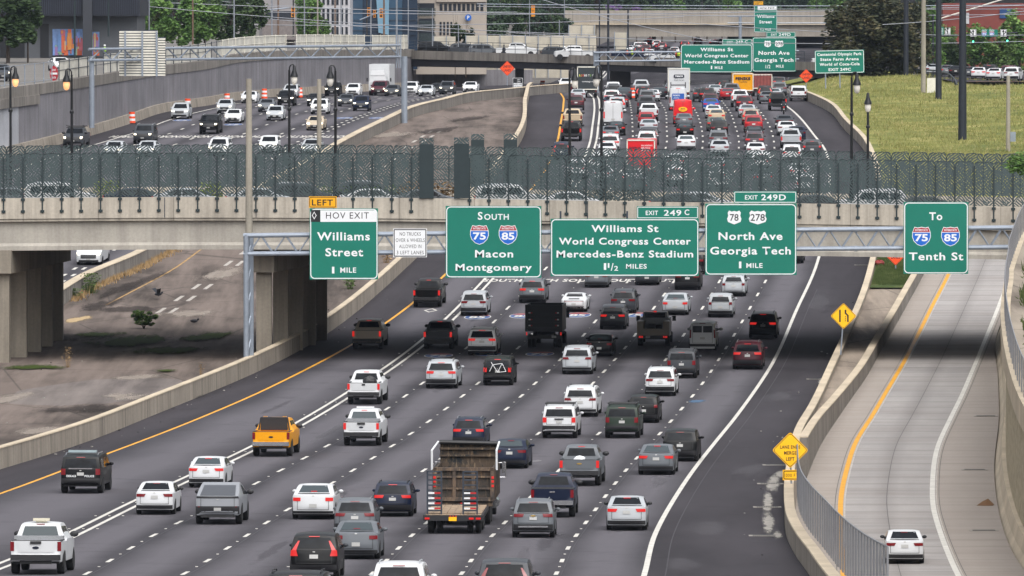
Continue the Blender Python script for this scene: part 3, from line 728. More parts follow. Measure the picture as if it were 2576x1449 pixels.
for x, dy in ((619, 0), (630, 1.0), (2546, 0), (2556, 1.0)):
    a = gl(x, 590, dy); m = MB(); m.tube(Vector((a.x, a.y, zb-go.z)), a, .17, n=10); m.build('leg', STEEL, g)
m = MB(); a = gl(619, 590); 
for q in range(5):
    z0 = zb-go.z+1.2+q*1.5; m.tube((a.x, 0, z0), (gl(630, 590).x, 1.0, z0+1.4), .05, n=5)
m.build('leg_bracing', STEEL, g)
for x0, x1 in ((790, 940), (1140, 1345), (1410, 1745), (1790, 1985), (2290, 2420)):
    m = MB()
    for k in range(3):
        x = x0+(x1-x0)*k/2; m.box(tuple(gl(x, 610)+Vector((0, -.2, 0))), (.12, .12, 4.0))
    m.build('hanger', STEELD, g)
YS = YG-.42
s = Sign('highway_sign', 'green HOV EXIT Williams Street 1 MILE sign, leftmost on the near gantry', 779, 524, 951, 703, YS)
plate('white_header', [(s.X(806), s.Z(558)), (s.X(947), s.Z(558)), (s.X(947), s.Z(529)), (s.X(806), s.Z(529))], -.002, S_WHITE, s.t)
plate('black_header', [(s.X(782), s.Z(558)), (s.X(805.5), s.Z(558)), (s.X(805.5), s.Z(528)), (s.X(782), s.Z(528))], -.002, S_BLACK, s.t)
ring('diamond', [(s.X(790.5+6*a), s.Z(542+10*b)) for a, b in ((1, 0), (0, 1), (-1, 0), (0, -1))], [(s.X(790.5+4*a), s.Z(542+7*b)) for a, b in ((1, 0), (0, 1), (-1, 0), (0, -1))], -.008, S_WHITE, s.t)
s.text('HOV EXIT', 874, 550, 108, 16, S_BLACK, .0, 1.15, -.008)
s.text('Williams', 864, 605, 133, 21, bold=.022); s.text('Street', 866, 645, 95, 21, bold=.022); s.text('1', 838, 688, 6, 17); s.text('MILE', 876, 686, 40, 13)
b = Sign('sign_tab', 'amber LEFT plaque standing on top of the HOV exit sign', 777, 494, 847, 523, YS, col=S_AMB, rim=S_BLACK, rad=.08)
b.text('LEFT', 811, 517, 53, 15, S_BLACK)
s = Sign('regulatory_sign', 'white sign reading NO TRUCKS OVER 6 WHEELS ALLOWED IN 3 LEFT LANES', 989, 575, 1074, 647, YS, col=S_WHITE, rim=S_BLACK, rad=.06)
for i, (t_, w) in enumerate((('NO TRUCKS', 53), ('OVER 6 WHEELS', 73), ('ALLOWED IN', 56), ('3 LEFT LANES', 68))):
    s.text(t_, 1032-(4 if i == 0 else 0)*0, 593+15.6*i, w, 9, S_BLACK, .0, 1.1)
s = Sign('highway_sign', 'green SOUTH 75 85 Macon Montgomery sign on the near gantry', 1121, 518, 1362, 699, YS)
s.text('S', 1208, 553, 12, 20); s.text('OUTH', 1249, 553, 62, 15)
interstate('75', s.X(1206), s.Z(591), 49*s.k, -.004, s.t); interstate('85', s.X(1278), s.Z(591), 49*s.k, -.004, s.t)
s.text('Macon', 1243, 648, 96, 19, bold=.022); s.text('Montgomery', 1242, 682, 192, 18, bold=.022)
s = Sign('highway_sign', 'wide green Williams St World Congress Center 1 1/2 MILES sign on the near gantry', 1385, 550, 1758, 695, YS)
s.text('Williams St', 1572, 584, 169, 18, bold=.022); s.text('World Congress Center', 1572, 616, 332, 18, bold=.022)
s.text('Mercedes-Benz Stadium', 1572, 648, 344, 18, bold=.022)
s.text('1', 1522, 679, 6, 17); s.text('1', 1531, 674, 4, 12); s.text('/', 1540, 681, 7, 19); s.text('2', 1550, 681, 10, 12); s.text('MILES', 1601, 676, 52, 12)
b = Sign('sign_tab', 'green EXIT 249 C plaque on top of the wide World Congress Center sign', 1602, 519, 1757, 550, YS, rad=.06)
b.text('EXIT', 1640, 541, 31, 11); b.text('249', 1692, 543, 44, 15); b.text('C', 1728, 541, 12, 14)
s = Sign('highway_sign', 'green 78 278 North Ave Georgia Tech 1 MILE sign on the near gantry', 1774, 512, 2004, 692, YS)
usroute('78', s.X(1847), s.Z(547), 36*s.k, 35*s.k, -.004, s.t); usroute('278', s.X(1906), s.Z(547), 45*s.k, 35*s.k, -.004, s.t)
s.text('North Ave', 1888, 604, 161, 20, bold=.022); s.text('Georgia Tech', 1888, 641, 203, 20, bold=.022); s.text('1', 1862, 675, 6, 17); s.text('MILE', 1898, 674, 41, 12)
b = Sign('sign_tab', 'green EXIT 249D plaque on top of the North Ave Georgia Tech sign', 1846, 481, 2004, 511, YS, rad=.06)
b.text('EXIT', 1890, 502, 32, 11); b.text('249D', 1946, 504, 62, 15)
s = Sign('highway_sign', 'green To 75 85 Tenth St sign over the ramp, rightmost on the near gantry', 2273, 508, 2436, 689, YS)
s.text('To', 2354, 554, 33, 20, bold=.022); interstate('75', s.X(2318), s.Z(595), 49*s.k, -.004, s.t); interstate('85', s.X(2391), s.Z(595), 49*s.k, -.004, s.t)
s.text('Tenth St', 2355, 655, 137, 20, bold=.022)
# tall tan poles
TANP = concrete('tan_pole_concrete', lin('#9c968a'), .25)
def pole(name, label, x, y0, y1, Y, w0, w1, mat, cat='pole', zb=None, n=12):
    a = px(x, y1, Y); b = px(x, y0, Y)
    if zb is not None: a.z = zb
    t = thing(name, label, cat, a); m = MB(); m.tube((0, 0, 0), (0, 0, b.z-a.z), w1/2/S(Y), w0/2/S(Y), n); m.build('shaft', mat, t, smooth=40); return t
p = pole('tall_pole', 'tall tan concrete pole rising behind the left gantry leg', 627, 198, 900, YG+4, 14, 22, TANP, zb=zr(YG+4)-.2)
pole('tall_pole', 'tall tan pole standing behind the bridge fence before the oncoming lanes', 803, 199, 420, 600, 11, 13.5, TANP, zb=zr(600)-.2)
# ================================================================ BACK OF THE NORTHBOUND SIGN GANTRY
YN2 = 750.0
g = thing('sign_gantry', 'galvanised truss gantry over the oncoming lanes seen from the back', 'gantry', px(620, 135, YN2)); go = g.location.copy()
def gl2(x, y, dy=0.0): p = px(x, y, 743+(x-223)*.052); p.y += dy; return p-go
for dy in (0, 1.0):
    for ya, yb in ((124, 114), (152, 143)):
        m = MB(); m.tube(gl2(223, ya, dy), gl2(1006, yb, dy), .13, n=8); m.build('chord', STEEL, g)
m = MB()
for dy in (0, 1.0):
    for i in range(28):
        xa, xb = 226+27.8*i, 226+27.8*(i+1); f2 = lambda x, up: (124 if up else 152)-10*(x-223)/783
        m.tube(gl2(xa, f2(xa, i % 2), dy), gl2(xb, f2(xb, (i+1) % 2), dy), .06, n=5, cap=False)
m.build('lattice', STEEL, g)
for x, yb, w in ((230, 322, .27), (1017, 318, .33)):
    a = gl2(x, 142, .5); m = MB(); m.tube(gl2(x, yb, .5), a, w, n=10); m.build('leg', STEEL, g)
for x in (997, 1003, 1008):
    m = MB(); m.box(tuple(gl2(x, 130, .5)), (.12, .12, 3.4)); m.build('leg_plate', STEEL, g)
sb = thing('road_sign', 'cream ribbed back of a big sign on the oncoming gantry', 'sign back', px(358, 134, YN2-.5)); o = sb.location
for x0, y0, x1, y1 in ((300, 77, 397, 192), (397.3, 95, 416, 192)):
    m = MB(); rc = MB(); n = int((y1-y0)/6.4)
    for i in range(n):
        ya = y0+(y1-y0)*i/n; yb = y0+(y1-y0)*(i+1)/n
        a, b_ = px(x0, ya, YN2-.5)-o, px(x1, yb, YN2-.5)-o
        m.box(((a.x+b_.x)/2, 0, (a.z+b_.z)/2), (b_.x-a.x, .06, (a.z-b_.z)-.09)); rc.box(((a.x+b_.x)/2, .05, a.z), (b_.x-a.x, .03, .14))
    m.build('panel', S_BACK, sb); rc.build('recess_shade', STEELD, sb)  # dark strips paint the shade in the gaps between the ribs
for x in (315, 358, 394):
    m = MB(); a = px(x, 79, YN2-.5)-o; b_ = px(x, 192, YN2-.5)-o; m.box((a.x, -.12, (a.z+b_.z)/2), (.18, .14, a.z-b_.z)); m.build('stiffener', STEEL, sb)
# ================================================================ VEHICLES: shells lofted from a side profile
def paint(name, h, rough=.4, metal=0.0):
    return M(name, lin(h) if isinstance(h, str) else h, rough, metal, var=.05, scale=.8, coat=.16, spec=.2)
PAINT = {k: paint('paint_'+k, h) for k, h in dict(white='#c9cbcd', silver='#a9adb1', grey='#63676c', dgrey='#3c3f44', black='#08090b', navy='#141d33',
         blue='#1f4f9c', red='#951c25', maroon='#451722', beige='#b5a48a', gold='#b9ab96', green='#27332a', yellow='#e29a12', greenish='#59635c',
         purple='#4a4148', brightred='#d2242a', steel='#8d9095', tan='#9b9082').items()}
GLASS = M('dark_glass', (.010, .012, .015), .1, var=.5, scale=2.5, spec=.12)
GLASSL = M('light_glass', (.05, .064, .07), .1, var=0, spec=.3)
TRIM = M('black_trim', (.018, .018, .02), .55, var=.1)
TAIL = M('tail_lens', (.17, .006, .01), .2, var=0, spec=.6)
TAIL_ON = M('brake_light', (.22, .004, .006), .3, var=0, emit=(1.0, .03, .02), es=.38)
HEAD = M('head_lens', (.55, .57, .6), .1, var=0, spec=.8)
HEAD_ON = M('head_light', (.9, .88, .8), .2, var=0, emit=(1.0, .86, .6), es=2.2)
PLATE = M('number_plate', (.4, .4, .39), .5, var=.15, scale=30)
CHROME = M('bright_metal', (.6, .6, .62), .2, .9, var=0)
RIM = M('wheel_rim', (.3, .31, .33), .35, .7, var=0)
TYRE = M('tyre', (.014, .014, .015), .85, var=.1)
PSIGN = PAINT
def interp(pts, z):
    if z <= pts[0][0]: return pts[0][1]
    for (a, b), (c, d) in zip(pts[:-1], pts[1:]):
        if z <= c: return b+(d-b)*(z-a)/max(1e-6, c-a)
    return pts[-1][1]
XF = [-1, -.95, -.85, -.6, -.3, 0, .3, .6, .85, .95, 1]
class Shell:
    def __init__(s, W, P, rs, fs, belt, zb, k=.2, er=.16, ef=.3, r=.05, bed=None, bot=.05, inset=.012):
        s.W, s.P, s.rs, s.fs, s.belt, s.zb, s.k, s.r, s.bed, s.bot, s.inset = W, P, rs, fs, belt, zb, k, r, bed, bot, inset
        s.L = max(p[0] for p in P); s.H = max(p[1] for p in P); s.er = er; s.ef = s.L-ef
    def w(s, z, y):
        e = abs(y-s.L/2)/(s.L/2); wp = s.W/2*(1-.09*min(1, e)**5)
        if z > s.belt: return wp*(1-s.k*(z-s.belt)/(s.H-s.belt)*.95-s.inset)
        return wp*(1-s.bot*((s.belt-z)/s.belt)**2)
    def T(s, i, xf, P=None):
        y, z = s.P[i]; a = xf**4
        if i <= s.rs: y = y+(s.er-y)*a
        elif i >= s.fs: y = y+(s.ef-y)*a
        else: z = z-s.r*a
        if s.bed and s.bed[0] < y < s.bed[1] and abs(xf) < .88: z = s.bed[2]
        return (xf*s.w(z, y), y, z)
    def body(s):
        m = MB(); n = len(XF)
        for i in range(len(s.P)):
            for xf in XF: m.v.append(s.T(i, xf))
        for i in range(len(s.P)-1):
            for j in range(n-1): m.f.append((i*n+j, i*n+j+1, (i+1)*n+j+1, (i+1)*n+j))
        for sd in (-1, 1):
            cols = []
            for i in range(s.rs, s.fs+1):
                x, y, ze = s.T(i, sd); zb = s.zb
                zz = [zb, zb+.04, .5*(zb+s.belt), s.belt-.03, s.belt, s.belt+(ze-s.belt)*.5, ze] if ze > s.belt+.03 else [zb, zb+.04, .5*(zb+ze), ze-.03, ze-.004, ze-.002, ze]
                cols.append([(sd*(s.w(z, y)-(.05 if q == 0 else 0)), y, z) for q, z in enumerate(zz)])
            b = len(m.v)
            for c in cols: m.v += c
            for j in range(len(cols)-1):
                for q in range(6):
                    f = (b+j*7+q, b+(j+1)*7+q, b+(j+1)*7+q+1, b+j*7+q+1); m.f.append(f if sd > 0 else f[::-1])
        me = m.mesh('body', None); bm = bmesh.new(); bm.from_mesh(me)
        bmesh.ops.remove_doubles(bm, verts=bm.verts, dist=.0015); bmesh.ops.dissolve_degenerate(bm, dist=.001, edges=bm.edges)
        bmesh.ops.recalc_face_normals(bm, faces=bm.faces); bm.to_mesh(me); bm.free()
        me.polygons.foreach_set('use_smooth', [True]*len(me.polygons)); me.set_sharp_from_angle(angle=R(32)); return me
    def chain(s, end):
        if end == 'r': q = [(z, y) for y, z in s.P[:s.ridx+1]]
        elif end == 'f': q = [(z, y) for y, z in s.P[s.fidx:]][::-1]
        else: q = [(z, y) for y, z in end]
        o = [q[0]]
        for a in q[1:]:
            if a[0] > o[-1][0]+1e-4: o.append(a)
        return o
    def pt(s, end, z, x, off):
        rear = end != 'f'; c = s.ch[end] if isinstance(end, str) else s.chain(end)
        w = max(.3, s.w(z, interp(c, z))); a = min(1, abs(x)/w)**4
        zs = s.P[s.rs if rear else s.fs][1]
        if z <= zs+.001 or not isinstance(end, str):
            y = interp(c, z); e = s.er if rear else s.ef; y = y+(e-y)*a if isinstance(end, str) else y
        else: y = interp(c, z+s.r*a)
        d = (interp(c, z+.03)-interp(c, z-.03))/.06
        l = math.hypot(1, d); sg = -1 if rear else 1
        return (x, y+sg*off/l*1.0, z+off*abs(d)/l)
    def patch(s, m, end, z0, z1, a0, a1, b0=None, b1=None, off=.012, nz=4, nx=6):
        b0 = a0 if b0 is None else b0; b1 = a1 if b1 is None else b1; b = len(m.v)
        for i in range(nz+1):
            t = i/nz; z = z0+(z1-z0)*t; xa = a0+(b0-a0)*t; xb = a1+(b1-a1)*t
            for j in range(nx+1): m.v.append(s.pt(end, z, xa+(xb-xa)*j/nx, off))
        for i in range(nz):
            for j in range(nx):
                k = b+i*(nx+1)+j; f = (k, k+1, k+nx+2, k+nx+1); m.f.append(f if end != 'f' else f[::-1])
        return m
    def side(s, m, poly, off=.012):
        for sd in (-1, 1):
            vs = [(sd*(s.w(z, y)+off), y, z) for y, z in poly]; n = len(vs); m.add(vs, [tuple(range(n)) if sd > 0 else tuple(range(n-1, -1, -1))])
    def side1(s, poly, sd, off=.012):
        m = MB(); vs = [(sd*(s.w(z, y)+off), y, z) for y, z in poly]; n = len(vs); m.add(vs, [tuple(range(n)) if sd > 0 else tuple(range(n-1, -1, -1))]); return m
    def arch(s, m, yc, zc, r, sd, off=.006):
        vs = []
        for i in range(13):
            a = math.pi*i/12*1.16-.25; y, z = yc+r*math.cos(a), zc+r*math.sin(a)
            vs.append((sd*(s.w(z, y)+off), y, z))
        n = len(vs); m.add(vs, [tuple(range(n)) if sd > 0 else tuple(range(n-1, -1, -1))])
_wheel = {}
def wheel_meshes(r, w):
    k = (round(r, 3), w)
    if k not in _wheel:
        m = MB(); m.lathe([(r*.62, -w/2), (r*.93, -w/2), (r, -w*.36), (r, w*.36), (r*.93, w/2), (r*.62, w/2)], 18, axis='X')
        a = m.mesh('tyre', TYRE, smooth=40)
        m = MB(); m.lathe([(r*.2, w*.3), (r*.25, w*.46), (r*.5, w*.44), (r*.63, w*.5), (r*.63, w*.2)], 14, axis='X'); b = m.mesh('rim', RIM, smooth=40)
        _wheel[k] = (a, b)
    return _wheel[k]
def P_(*a): return list(a)
KIND = {}
def defkind(name, W, P, rs, ridx, rfi, fs, belt, zb, wheels, wr, k=.2, rw=None, ws=None, sw=(), tl=None, hl=None, plate_z=.8, bump=None, er=.16, ef=.3, bed=None, rails=False, bl=None, rwend='r', r=.05, grille=None, extra=None, mir=None, ww=.22, platew=.16, bot=.05, rwm=None):
    s = Shell(W, P, rs, fs, belt, zb, k, er, ef, r, bed, bot, .075 if bed else .012); s.ridx, s.fidx = ridx, rfi; s.ch = {'r': s.chain('r'), 'f': s.chain('f')}
    parts = []                                       # (name, mesh, material key, child index or None)
    parts.append(('body', s.body(), 'PAINT'))
    if rw:
        m = MB(); s.patch(m, rwend, rw[0], rw[1], -rw[2], rw[2], -rw[3], rw[3], nz=5, nx=8); parts.append(('rear_window', m.mesh('rear_window', GLASS, 40), rwm or GLASS))
    if ws:
        m = MB(); s.patch(m, 'f', ws[0], ws[1], -ws[2], ws[2], -ws[3], ws[3], nz=5, nx=8); parts.append(('windscreen', m.mesh('windscreen', GLASS, 40), GLASS))
    for sd in (-1, 1):
        for poly in sw: parts.append(('side_window', s.side1(poly, sd).mesh('side_window', GLASS), GLASS))
    if bump:
        m = MB(); s.patch(m, 'r', bump[0], bump[1], -s.W*.5+.07, s.W*.5-.07, nz=3, nx=12, off=.014); parts.append(('rear_bumper', m.mesh('rear_bumper', TRIM, 40), TRIM))
    m = MB(); s.patch(m, 'f', zb+.03, zb+.2, -s.W*.5+.1, s.W*.5-.1, nz=2, nx=10, off=.014); parts.append(('front_bumper', m.mesh('front_bumper', TRIM, 40), TRIM))
    for sd in (-1, 1):
        if tl:
            m = MB()
            for q in tl:
                x0, x1, z0, z1 = q[:4]; t0, t1 = (q[4], q[5]) if len(q) > 4 else (x0, x1)
                a = (x0, x1, t0, t1) if sd > 0 else (-x1, -x0, -t1, -t0); s.patch(m, 'r', z0, z1, *a, off=.018, nz=3, nx=4)
            parts.append(('tail_light', m.mesh('tail_light', TAIL, 40), 'TAIL'))
        if hl:
            m = MB(); x0, x1, z0, z1 = hl; a = (x0, x1) if sd > 0 else (-x1, -x0); s.patch(m, 'f', z0, z1, *a, off=.018, nz=3, nx=4)
            parts.append(('headlight', m.mesh('headlight', HEAD, 40), 'HEAD'))
    zl0 = (bump[1] if bump else plate_z-.2)+.05; zl1 = (rw[0] if rw and rwend == 'r' else s.P[rs][1])-.05
    if rwend == 'r' and zl1-zl0 > .15:
        m = MB(); xs = s.W*.36
        for q in (zl0, zl1): s.patch(m, 'r', q, q+.018, -xs, xs, nz=1, nx=8, off=.013)
        for q in (-xs, xs): s.patch(m, 'r', zl0, zl1, q-.009, q+.009, nz=4, nx=1, off=.013)
        parts.append(('shut_line', m.mesh('shut_line', TRIM), TRIM))
        m = MB(); s.patch(m, 'r', zl1-.1, zl1-.06, -.045, .045, nz=1, nx=2, off=.02); parts.append(('badge', m.mesh('badge', PLATE), PLATE))
    if grille:
        m = MB(); s.patch(m, 'f', grille[0], grille[1], -grille[2], grille[2], nz=3, nx=6, off=.016); parts.append(('grille', m.mesh('grille', TRIM, 40), TRIM))
    if bl:
        m = MB(); s.patch(m, rwend, bl[0], bl[1], -bl[2], bl[2], nz=1, nx=4, off=.03); parts.append(('brake_light', m.mesh('brake_light', TAIL, 40), 'BL'))
    m = MB(); s.patch(m, 'r', plate_z-.075, plate_z+.075, -platew, platew, nz=1, nx=2, off=.03); parts.append(('number_plate', m.mesh('number_plate', PLATE), PLATE))
    m = MB(); yf = s.L
    s.patch(m, 'f', zb+.2, zb+.34, -.16, .16, nz=1, nx=2, off=.03); parts.append(('number_plate', m.mesh('front_plate', PLATE), PLATE))
    for sd in (-1, 1):
        for y in wheels:
            m = MB(); s.arch(m, y, wr, wr*1.2, sd); parts.append(('wheel_arch', m.mesh('wheel_arch', TRIM), TRIM))
    m = MB(); m.box((0, s.L/2, zb+.02), (s.W*.86, s.L-.5, .1)); parts.append(('underbody', m.mesh('underbody', TRIM), TRIM))
    if extra:
        for nm, f, mt in extra:
            m = MB(); f(s, m); parts.append((nm, m.mesh(nm, None if mt == 'PAINT' else mt, 40, fix=True), mt))
    if rails:
        for sd in (-1, 1):
            m = MB(); y0, y1 = rails; zz = s.H+.03; xw = s.w(s.H, (y0+y1)/2)*.88
            m.path([(sd*xw, y0, zz-.09), (sd*xw, y0+.2, zz), (sd*xw, y1-.2, zz), (sd*xw, y1, zz-.09)], .022, 5); parts.append(('roof_rail', m.mesh('roof_rail', None, 40), 'RAIL'))
    ym, zm, ms = mir or (s.L*.66, belt+.1, 1.0)
    for sd in (-1, 1):
        m = MB(); x = s.w(zm, ym)+.12*ms; m.ball((sd*x, ym, zm), .1*ms, 8, 5, (1.1, .6, .78)); m.tube((sd*(x-.2*ms), ym+.03, zm-.06), (sd*x, ym, zm-.04), .025, n=5)
        parts.append(('mirror', m.mesh('mirror', None, 50), 'MIRROR'))
    KIND[name] = (s, parts, wheels, wr, ww)
sedP = [(.1, .24), (.03, .34), (0, .5), (.0, .62), (.05, .78), (.07, .96), (.1, 1.03), (.28, 1.07), (.55, 1.08), (.75, 1.13), (1.28, 1.38), (1.6, 1.43), (2.1, 1.455), (2.6, 1.43), (2.85, 1.38), (3.55, 1.02), (3.75, .97), (4.25, .86), (4.52, .74), (4.6, .62), (4.66, .5), (4.63, .36), (4.55, .22)]
sedW = [[(1.05, 1.0), (2.0, .99), (2.0, 1.36), (1.62, 1.36), (1.3, 1.26)], [(2.07, .99), (3.3, 1.0), (2.78, 1.34), (2.07, 1.37)]]
def trunkline(s, m): s.patch(m, 'r', .925, .94, -.7, .7, nz=1, nx=8, off=.014)
defkind('sedan', 1.82, sedP, 6, 11, 13, 18, .97, .21, (.95, 3.68), .325, .24, rw=(1.12, 1.385, .64, .52), ws=(1.03, 1.37, .66, .54), sw=sedW, tl=[(.47, .84, .82, .95, .4, .84)], hl=(.5, .84, .66, .78), plate_z=.8, bump=(.26, .44), bl=(1.34, 1.365, .16), grille=(.4, .58, .45))
defkind('sedan_low', 1.82, sedP, 6, 11, 13, 18, .97, .21, (.95, 3.68), .325, .24, rw=(1.12, 1.385, .64, .52), ws=(1.03, 1.37, .66, .54), sw=sedW, tl=[(.52, .84, .78, .93)], hl=(.5, .84, .66, .78), plate_z=.58, bump=(.25, .36), bl=(1.13, 1.155, .13), grille=(.4, .58, .45), rwm=GLASSL)
suvP = [(.14, .3), (.04, .42), (0, .56), (.02, .7), (.08, .9), (.1, 1.04), (.13, 1.1), (.24, 1.3), (.4, 1.53), (.44, 1.6), (.62, 1.65), (1.3, 1.69), (2.2, 1.69), (2.75, 1.65), (2.95, 1.6), (3.55, 1.13), (3.72, 1.07), (4.25, .99), (4.46, .88), (4.55, .72), (4.58, .55), (4.54, .42), (4.46, .28)]
suvW = [[(.62, 1.16), (1.1, 1.1), (1.1, 1.5), (.75, 1.46)], [(1.16, 1.09), (2.05, 1.08), (2.05, 1.54), (1.2, 1.54)], [(2.12, 1.08), (3.25, 1.08), (2.8, 1.5), (2.12, 1.54)]]
defkind('suv', 1.87, suvP, 6, 9, 14, 18, 1.06, .26, (.85, 3.55), .355, .2, rw=(1.13, 1.51, .72, .6), ws=(1.14, 1.58, .7, .58), sw=suvW, tl=[(.46, .86, .92, 1.06, .4, .84)], hl=(.54, .86, .8, .92), plate_z=.86, bump=(.32, .6), bl=(1.535, 1.565, .2), rails=(.7, 2.5), grille=(.62, .88, .46))
defkind('suv_plain', 1.85, suvP, 6, 9, 14, 18, 1.06, .26, (.85, 3.55), .355, .2, rw=(1.13, 1.51, .72, .6), ws=(1.14, 1.58, .7, .58), sw=suvW, tl=[(.6, .88, .84, 1.06, .66, .86), (.66, .82, 1.06, 1.4, .54, .6)], hl=(.54, .86, .8, .92), plate_z=.82, bump=(.32, .52), bl=(1.535, 1.565, .2), grille=(.62, .88, .46))
boxP = [(.14, .42), (.03, .5), (0, .62), (.02, .74), (.06, .95), (.07, 1.1), (.09, 1.16), (.16, 1.4), (.26, 1.66), (.3, 1.73), (.55, 1.79), (1.4, 1.83), (2.6, 1.83), (3.0, 1.8), (3.15, 1.75), (3.7, 1.27), (3.82, 1.21), (4.6, 1.14), (4.78, 1.05), (4.86, .85), (4.88, .65), (4.84, .52), (4.76, .4)]
boxW = [[(.5, 1.2), (1.2, 1.2), (1.2, 1.62), (.56, 1.62)], [(1.3, 1.19), (2.15, 1.19), (2.15, 1.65), (1.3, 1.65)], [(2.25, 1.19), (3.4, 1.19), (3.02, 1.64), (2.25, 1.65)]]
defkind('boxy_suv', 1.95, boxP, 6, 9, 14, 18, 1.16, .36, (.95, 3.85), .39, .13, rw=(1.21, 1.61, .77, .69), ws=(1.28, 1.72, .76, .66), sw=boxW, tl=[(.7, .91, .88, 1.16)], hl=(.6, .88, .9, 1.04), plate_z=.92, bump=(.45, .72), bl=(1.66, 1.695, .2), rails=(.6, 2.7), er=.12, grille=(.7, 1.02, .55), ww=.26)
vanP2 = [(.12, .28), (.03, .4), (0, .55), (.02, .7), (.06, .9), (.08, 1.08), (.1, 1.14), (.18, 1.35), (.32, 1.6), (.38, 1.67), (.6, 1.72), (1.6, 1.76), (2.8, 1.74), (3.3, 1.68), (3.45, 1.62), (4.2, 1.12), (4.35, 1.05), (4.85, .95), (5.02, .85), (5.1, .7), (5.12, .55), (5.08, .42), (5.0, .28)]
vanW = [[(.6, 1.14), (1.5, 1.1), (1.5, 1.58), (.72, 1.56)], [(1.58, 1.1), (2.6, 1.08), (2.6, 1.6), (1.58, 1.6)], [(2.7, 1.08), (3.85, 1.08), (3.3, 1.54), (2.7, 1.6)]]
defkind('minivan', 1.98, vanP2, 6, 9, 14, 18, 1.1, .25, (.95, 4.0), .35, .18, rw=(1.18, 1.54, .74, .64), ws=(1.14, 1.6, .74, .62), sw=vanW, tl=[(.5, .92, .96, 1.1, .56, .9)], hl=(.58, .9, .76, .88), plate_z=.86, bump=(.3, .46), bl=(1.6, 1.63, .2), rails=(.8, 3.0), grille=(.5, .76, .5))
hatP = [(.12, .26), (.03, .36), (0, .5), (.02, .66), (.06, .85), (.07, 1.0), (.1, 1.06), (.2, 1.28), (.32, 1.47), (.36, 1.53), (.55, 1.57), (1.2, 1.6), (1.9, 1.59), (2.3, 1.56), (2.5, 1.51), (3.1, 1.08), (3.25, 1.02), (3.8, .93), (4.02, .82), (4.12, .68), (4.15, .5), (4.12, .36), (4.05, .24)]
hatW = [[(.55, 1.1), (1.5, 1.04), (1.5, 1.46), (.66, 1.42)], [(1.57, 1.04), (2.85, 1.03), (2.36, 1.42), (1.57, 1.46)]]
defkind('hatchback', 1.8, hatP, 6, 9, 14, 18, 1.02, .23, (.7, 3.25), .325, .19, rw=(1.1, 1.42, .64, .54), ws=(1.09, 1.49, .66, .56), sw=hatW, tl=[(.62, .83, .9, 1.06, .62, .82)], hl=(.52, .82, .76, .9), plate_z=.72, bump=(.27, .5), bl=(1.46, 1.49, .16), grille=(.4, .6, .45))
waP = [(y, z*.93) if z > 1.2 else (y, z*.97) for y, z in suvP]
defkind('wagon', 1.78, waP, 6, 9, 14, 18, 1.02, .23, (.85, 3.55), .325, .2, rw=(1.1, 1.4, .62, .5), ws=(1.1, 1.46, .66, .55), sw=[[(y, z*.94) for y, z in p] for p in suvW], tl=[(.6, .82, .82, .98)], hl=(.54, .82, .74, .86), plate_z=.8, bump=(.3, .36), bl=(1.435, 1.46, .16), rails=(.7, 2.5), grille=(.5, .74, .46))
pkP = [(.12, .5), (.02, .56), (0, .66), (.03, .74), (.1, .78), (.1, 1.0), (.1, 1.28), (.17, 1.28), (.19, 1.275), (1.72, 1.275), (1.75, 1.275), (1.82, 1.36), (1.98, 1.78), (2.05, 1.86), (2.3, 1.91), (3.0, 1.93), (3.5, 1.91), (3.75, 1.86), (4.4, 1.36), (4.5, 1.3), (5.35, 1.2), (5.55, 1.1), (5.62, .9), (5.65, .7), (5.6, .58), (5.52, .46)]
pkW = [[(1.98, 1.34), (2.75, 1.33), (2.75, 1.77), (2.1, 1.77)], [(2.83, 1.33), (4.1, 1.33), (3.68, 1.74), (2.83, 1.77)]]
CABR = [(1.75, 1.275), (1.82, 1.36), (1.98, 1.78), (2.05, 1.86)]
def bedrail(s, m):
    for sd in (-1, 1): m.box((sd*.9, .95, 1.29), (.1, 1.5, .03))
    m.box((0, .15, 1.29), (1.8, .06, .03))
def tgpanel(s, m): s.patch(m, 'r', .86, 1.2, -.68, .68, nz=2, nx=6, off=.012)
def rearbump(s, m): m.box((0, .02, .66), (s.W*.93, .26, .2)); m.box((0, .16, .5), (s.W*.6, .2, .18))
defkind('pickup', 2.02, pkP, 6, 6, 17, 21, 1.3, .45, (1.15, 4.75), .41, .24, rw=(1.4, 1.77, .7, .6), rwend=CABR, ws=(1.4, 1.82, .8, .68), sw=pkW, tl=[(.82, .965, .9, 1.25)], hl=(.68, .92, .92, 1.12), plate_z=.66, bl=(1.82, 1.855, .16), er=.13, bed=(.18, 1.76, .84), mir=(4.1, 1.42, 1.55), ww=.28, grille=(.72, 1.12, .62), r=.04, extra=[('rear_bumper', rearbump, TRIM), ('tailgate', tgpanel, 'PAINT'), ('bed_rail', bedrail, TRIM)])
carP = [(.05, .2), (.02, .4), (0, .6), (.02, .9), (.04, 1.2), (.05, 1.5), (.08, 1.9), (.12, 2.3), (.16, 2.45), (.24, 2.52), (1.0, 2.56), (3.0, 2.56), (3.9, 2.5), (4.25, 2.4), (4.4, 2.32), (5.1, 1.4), (5.25, 1.3), (5.6, 1.12), (5.72, 1.0), (5.8, .8), (5.82, .6), (5.8, .45), (5.75, .3)]
def vandoors(s, m): s.patch(m, 'r', .62, 2.35, -.012, .012, nz=4, nx=1, off=.016)
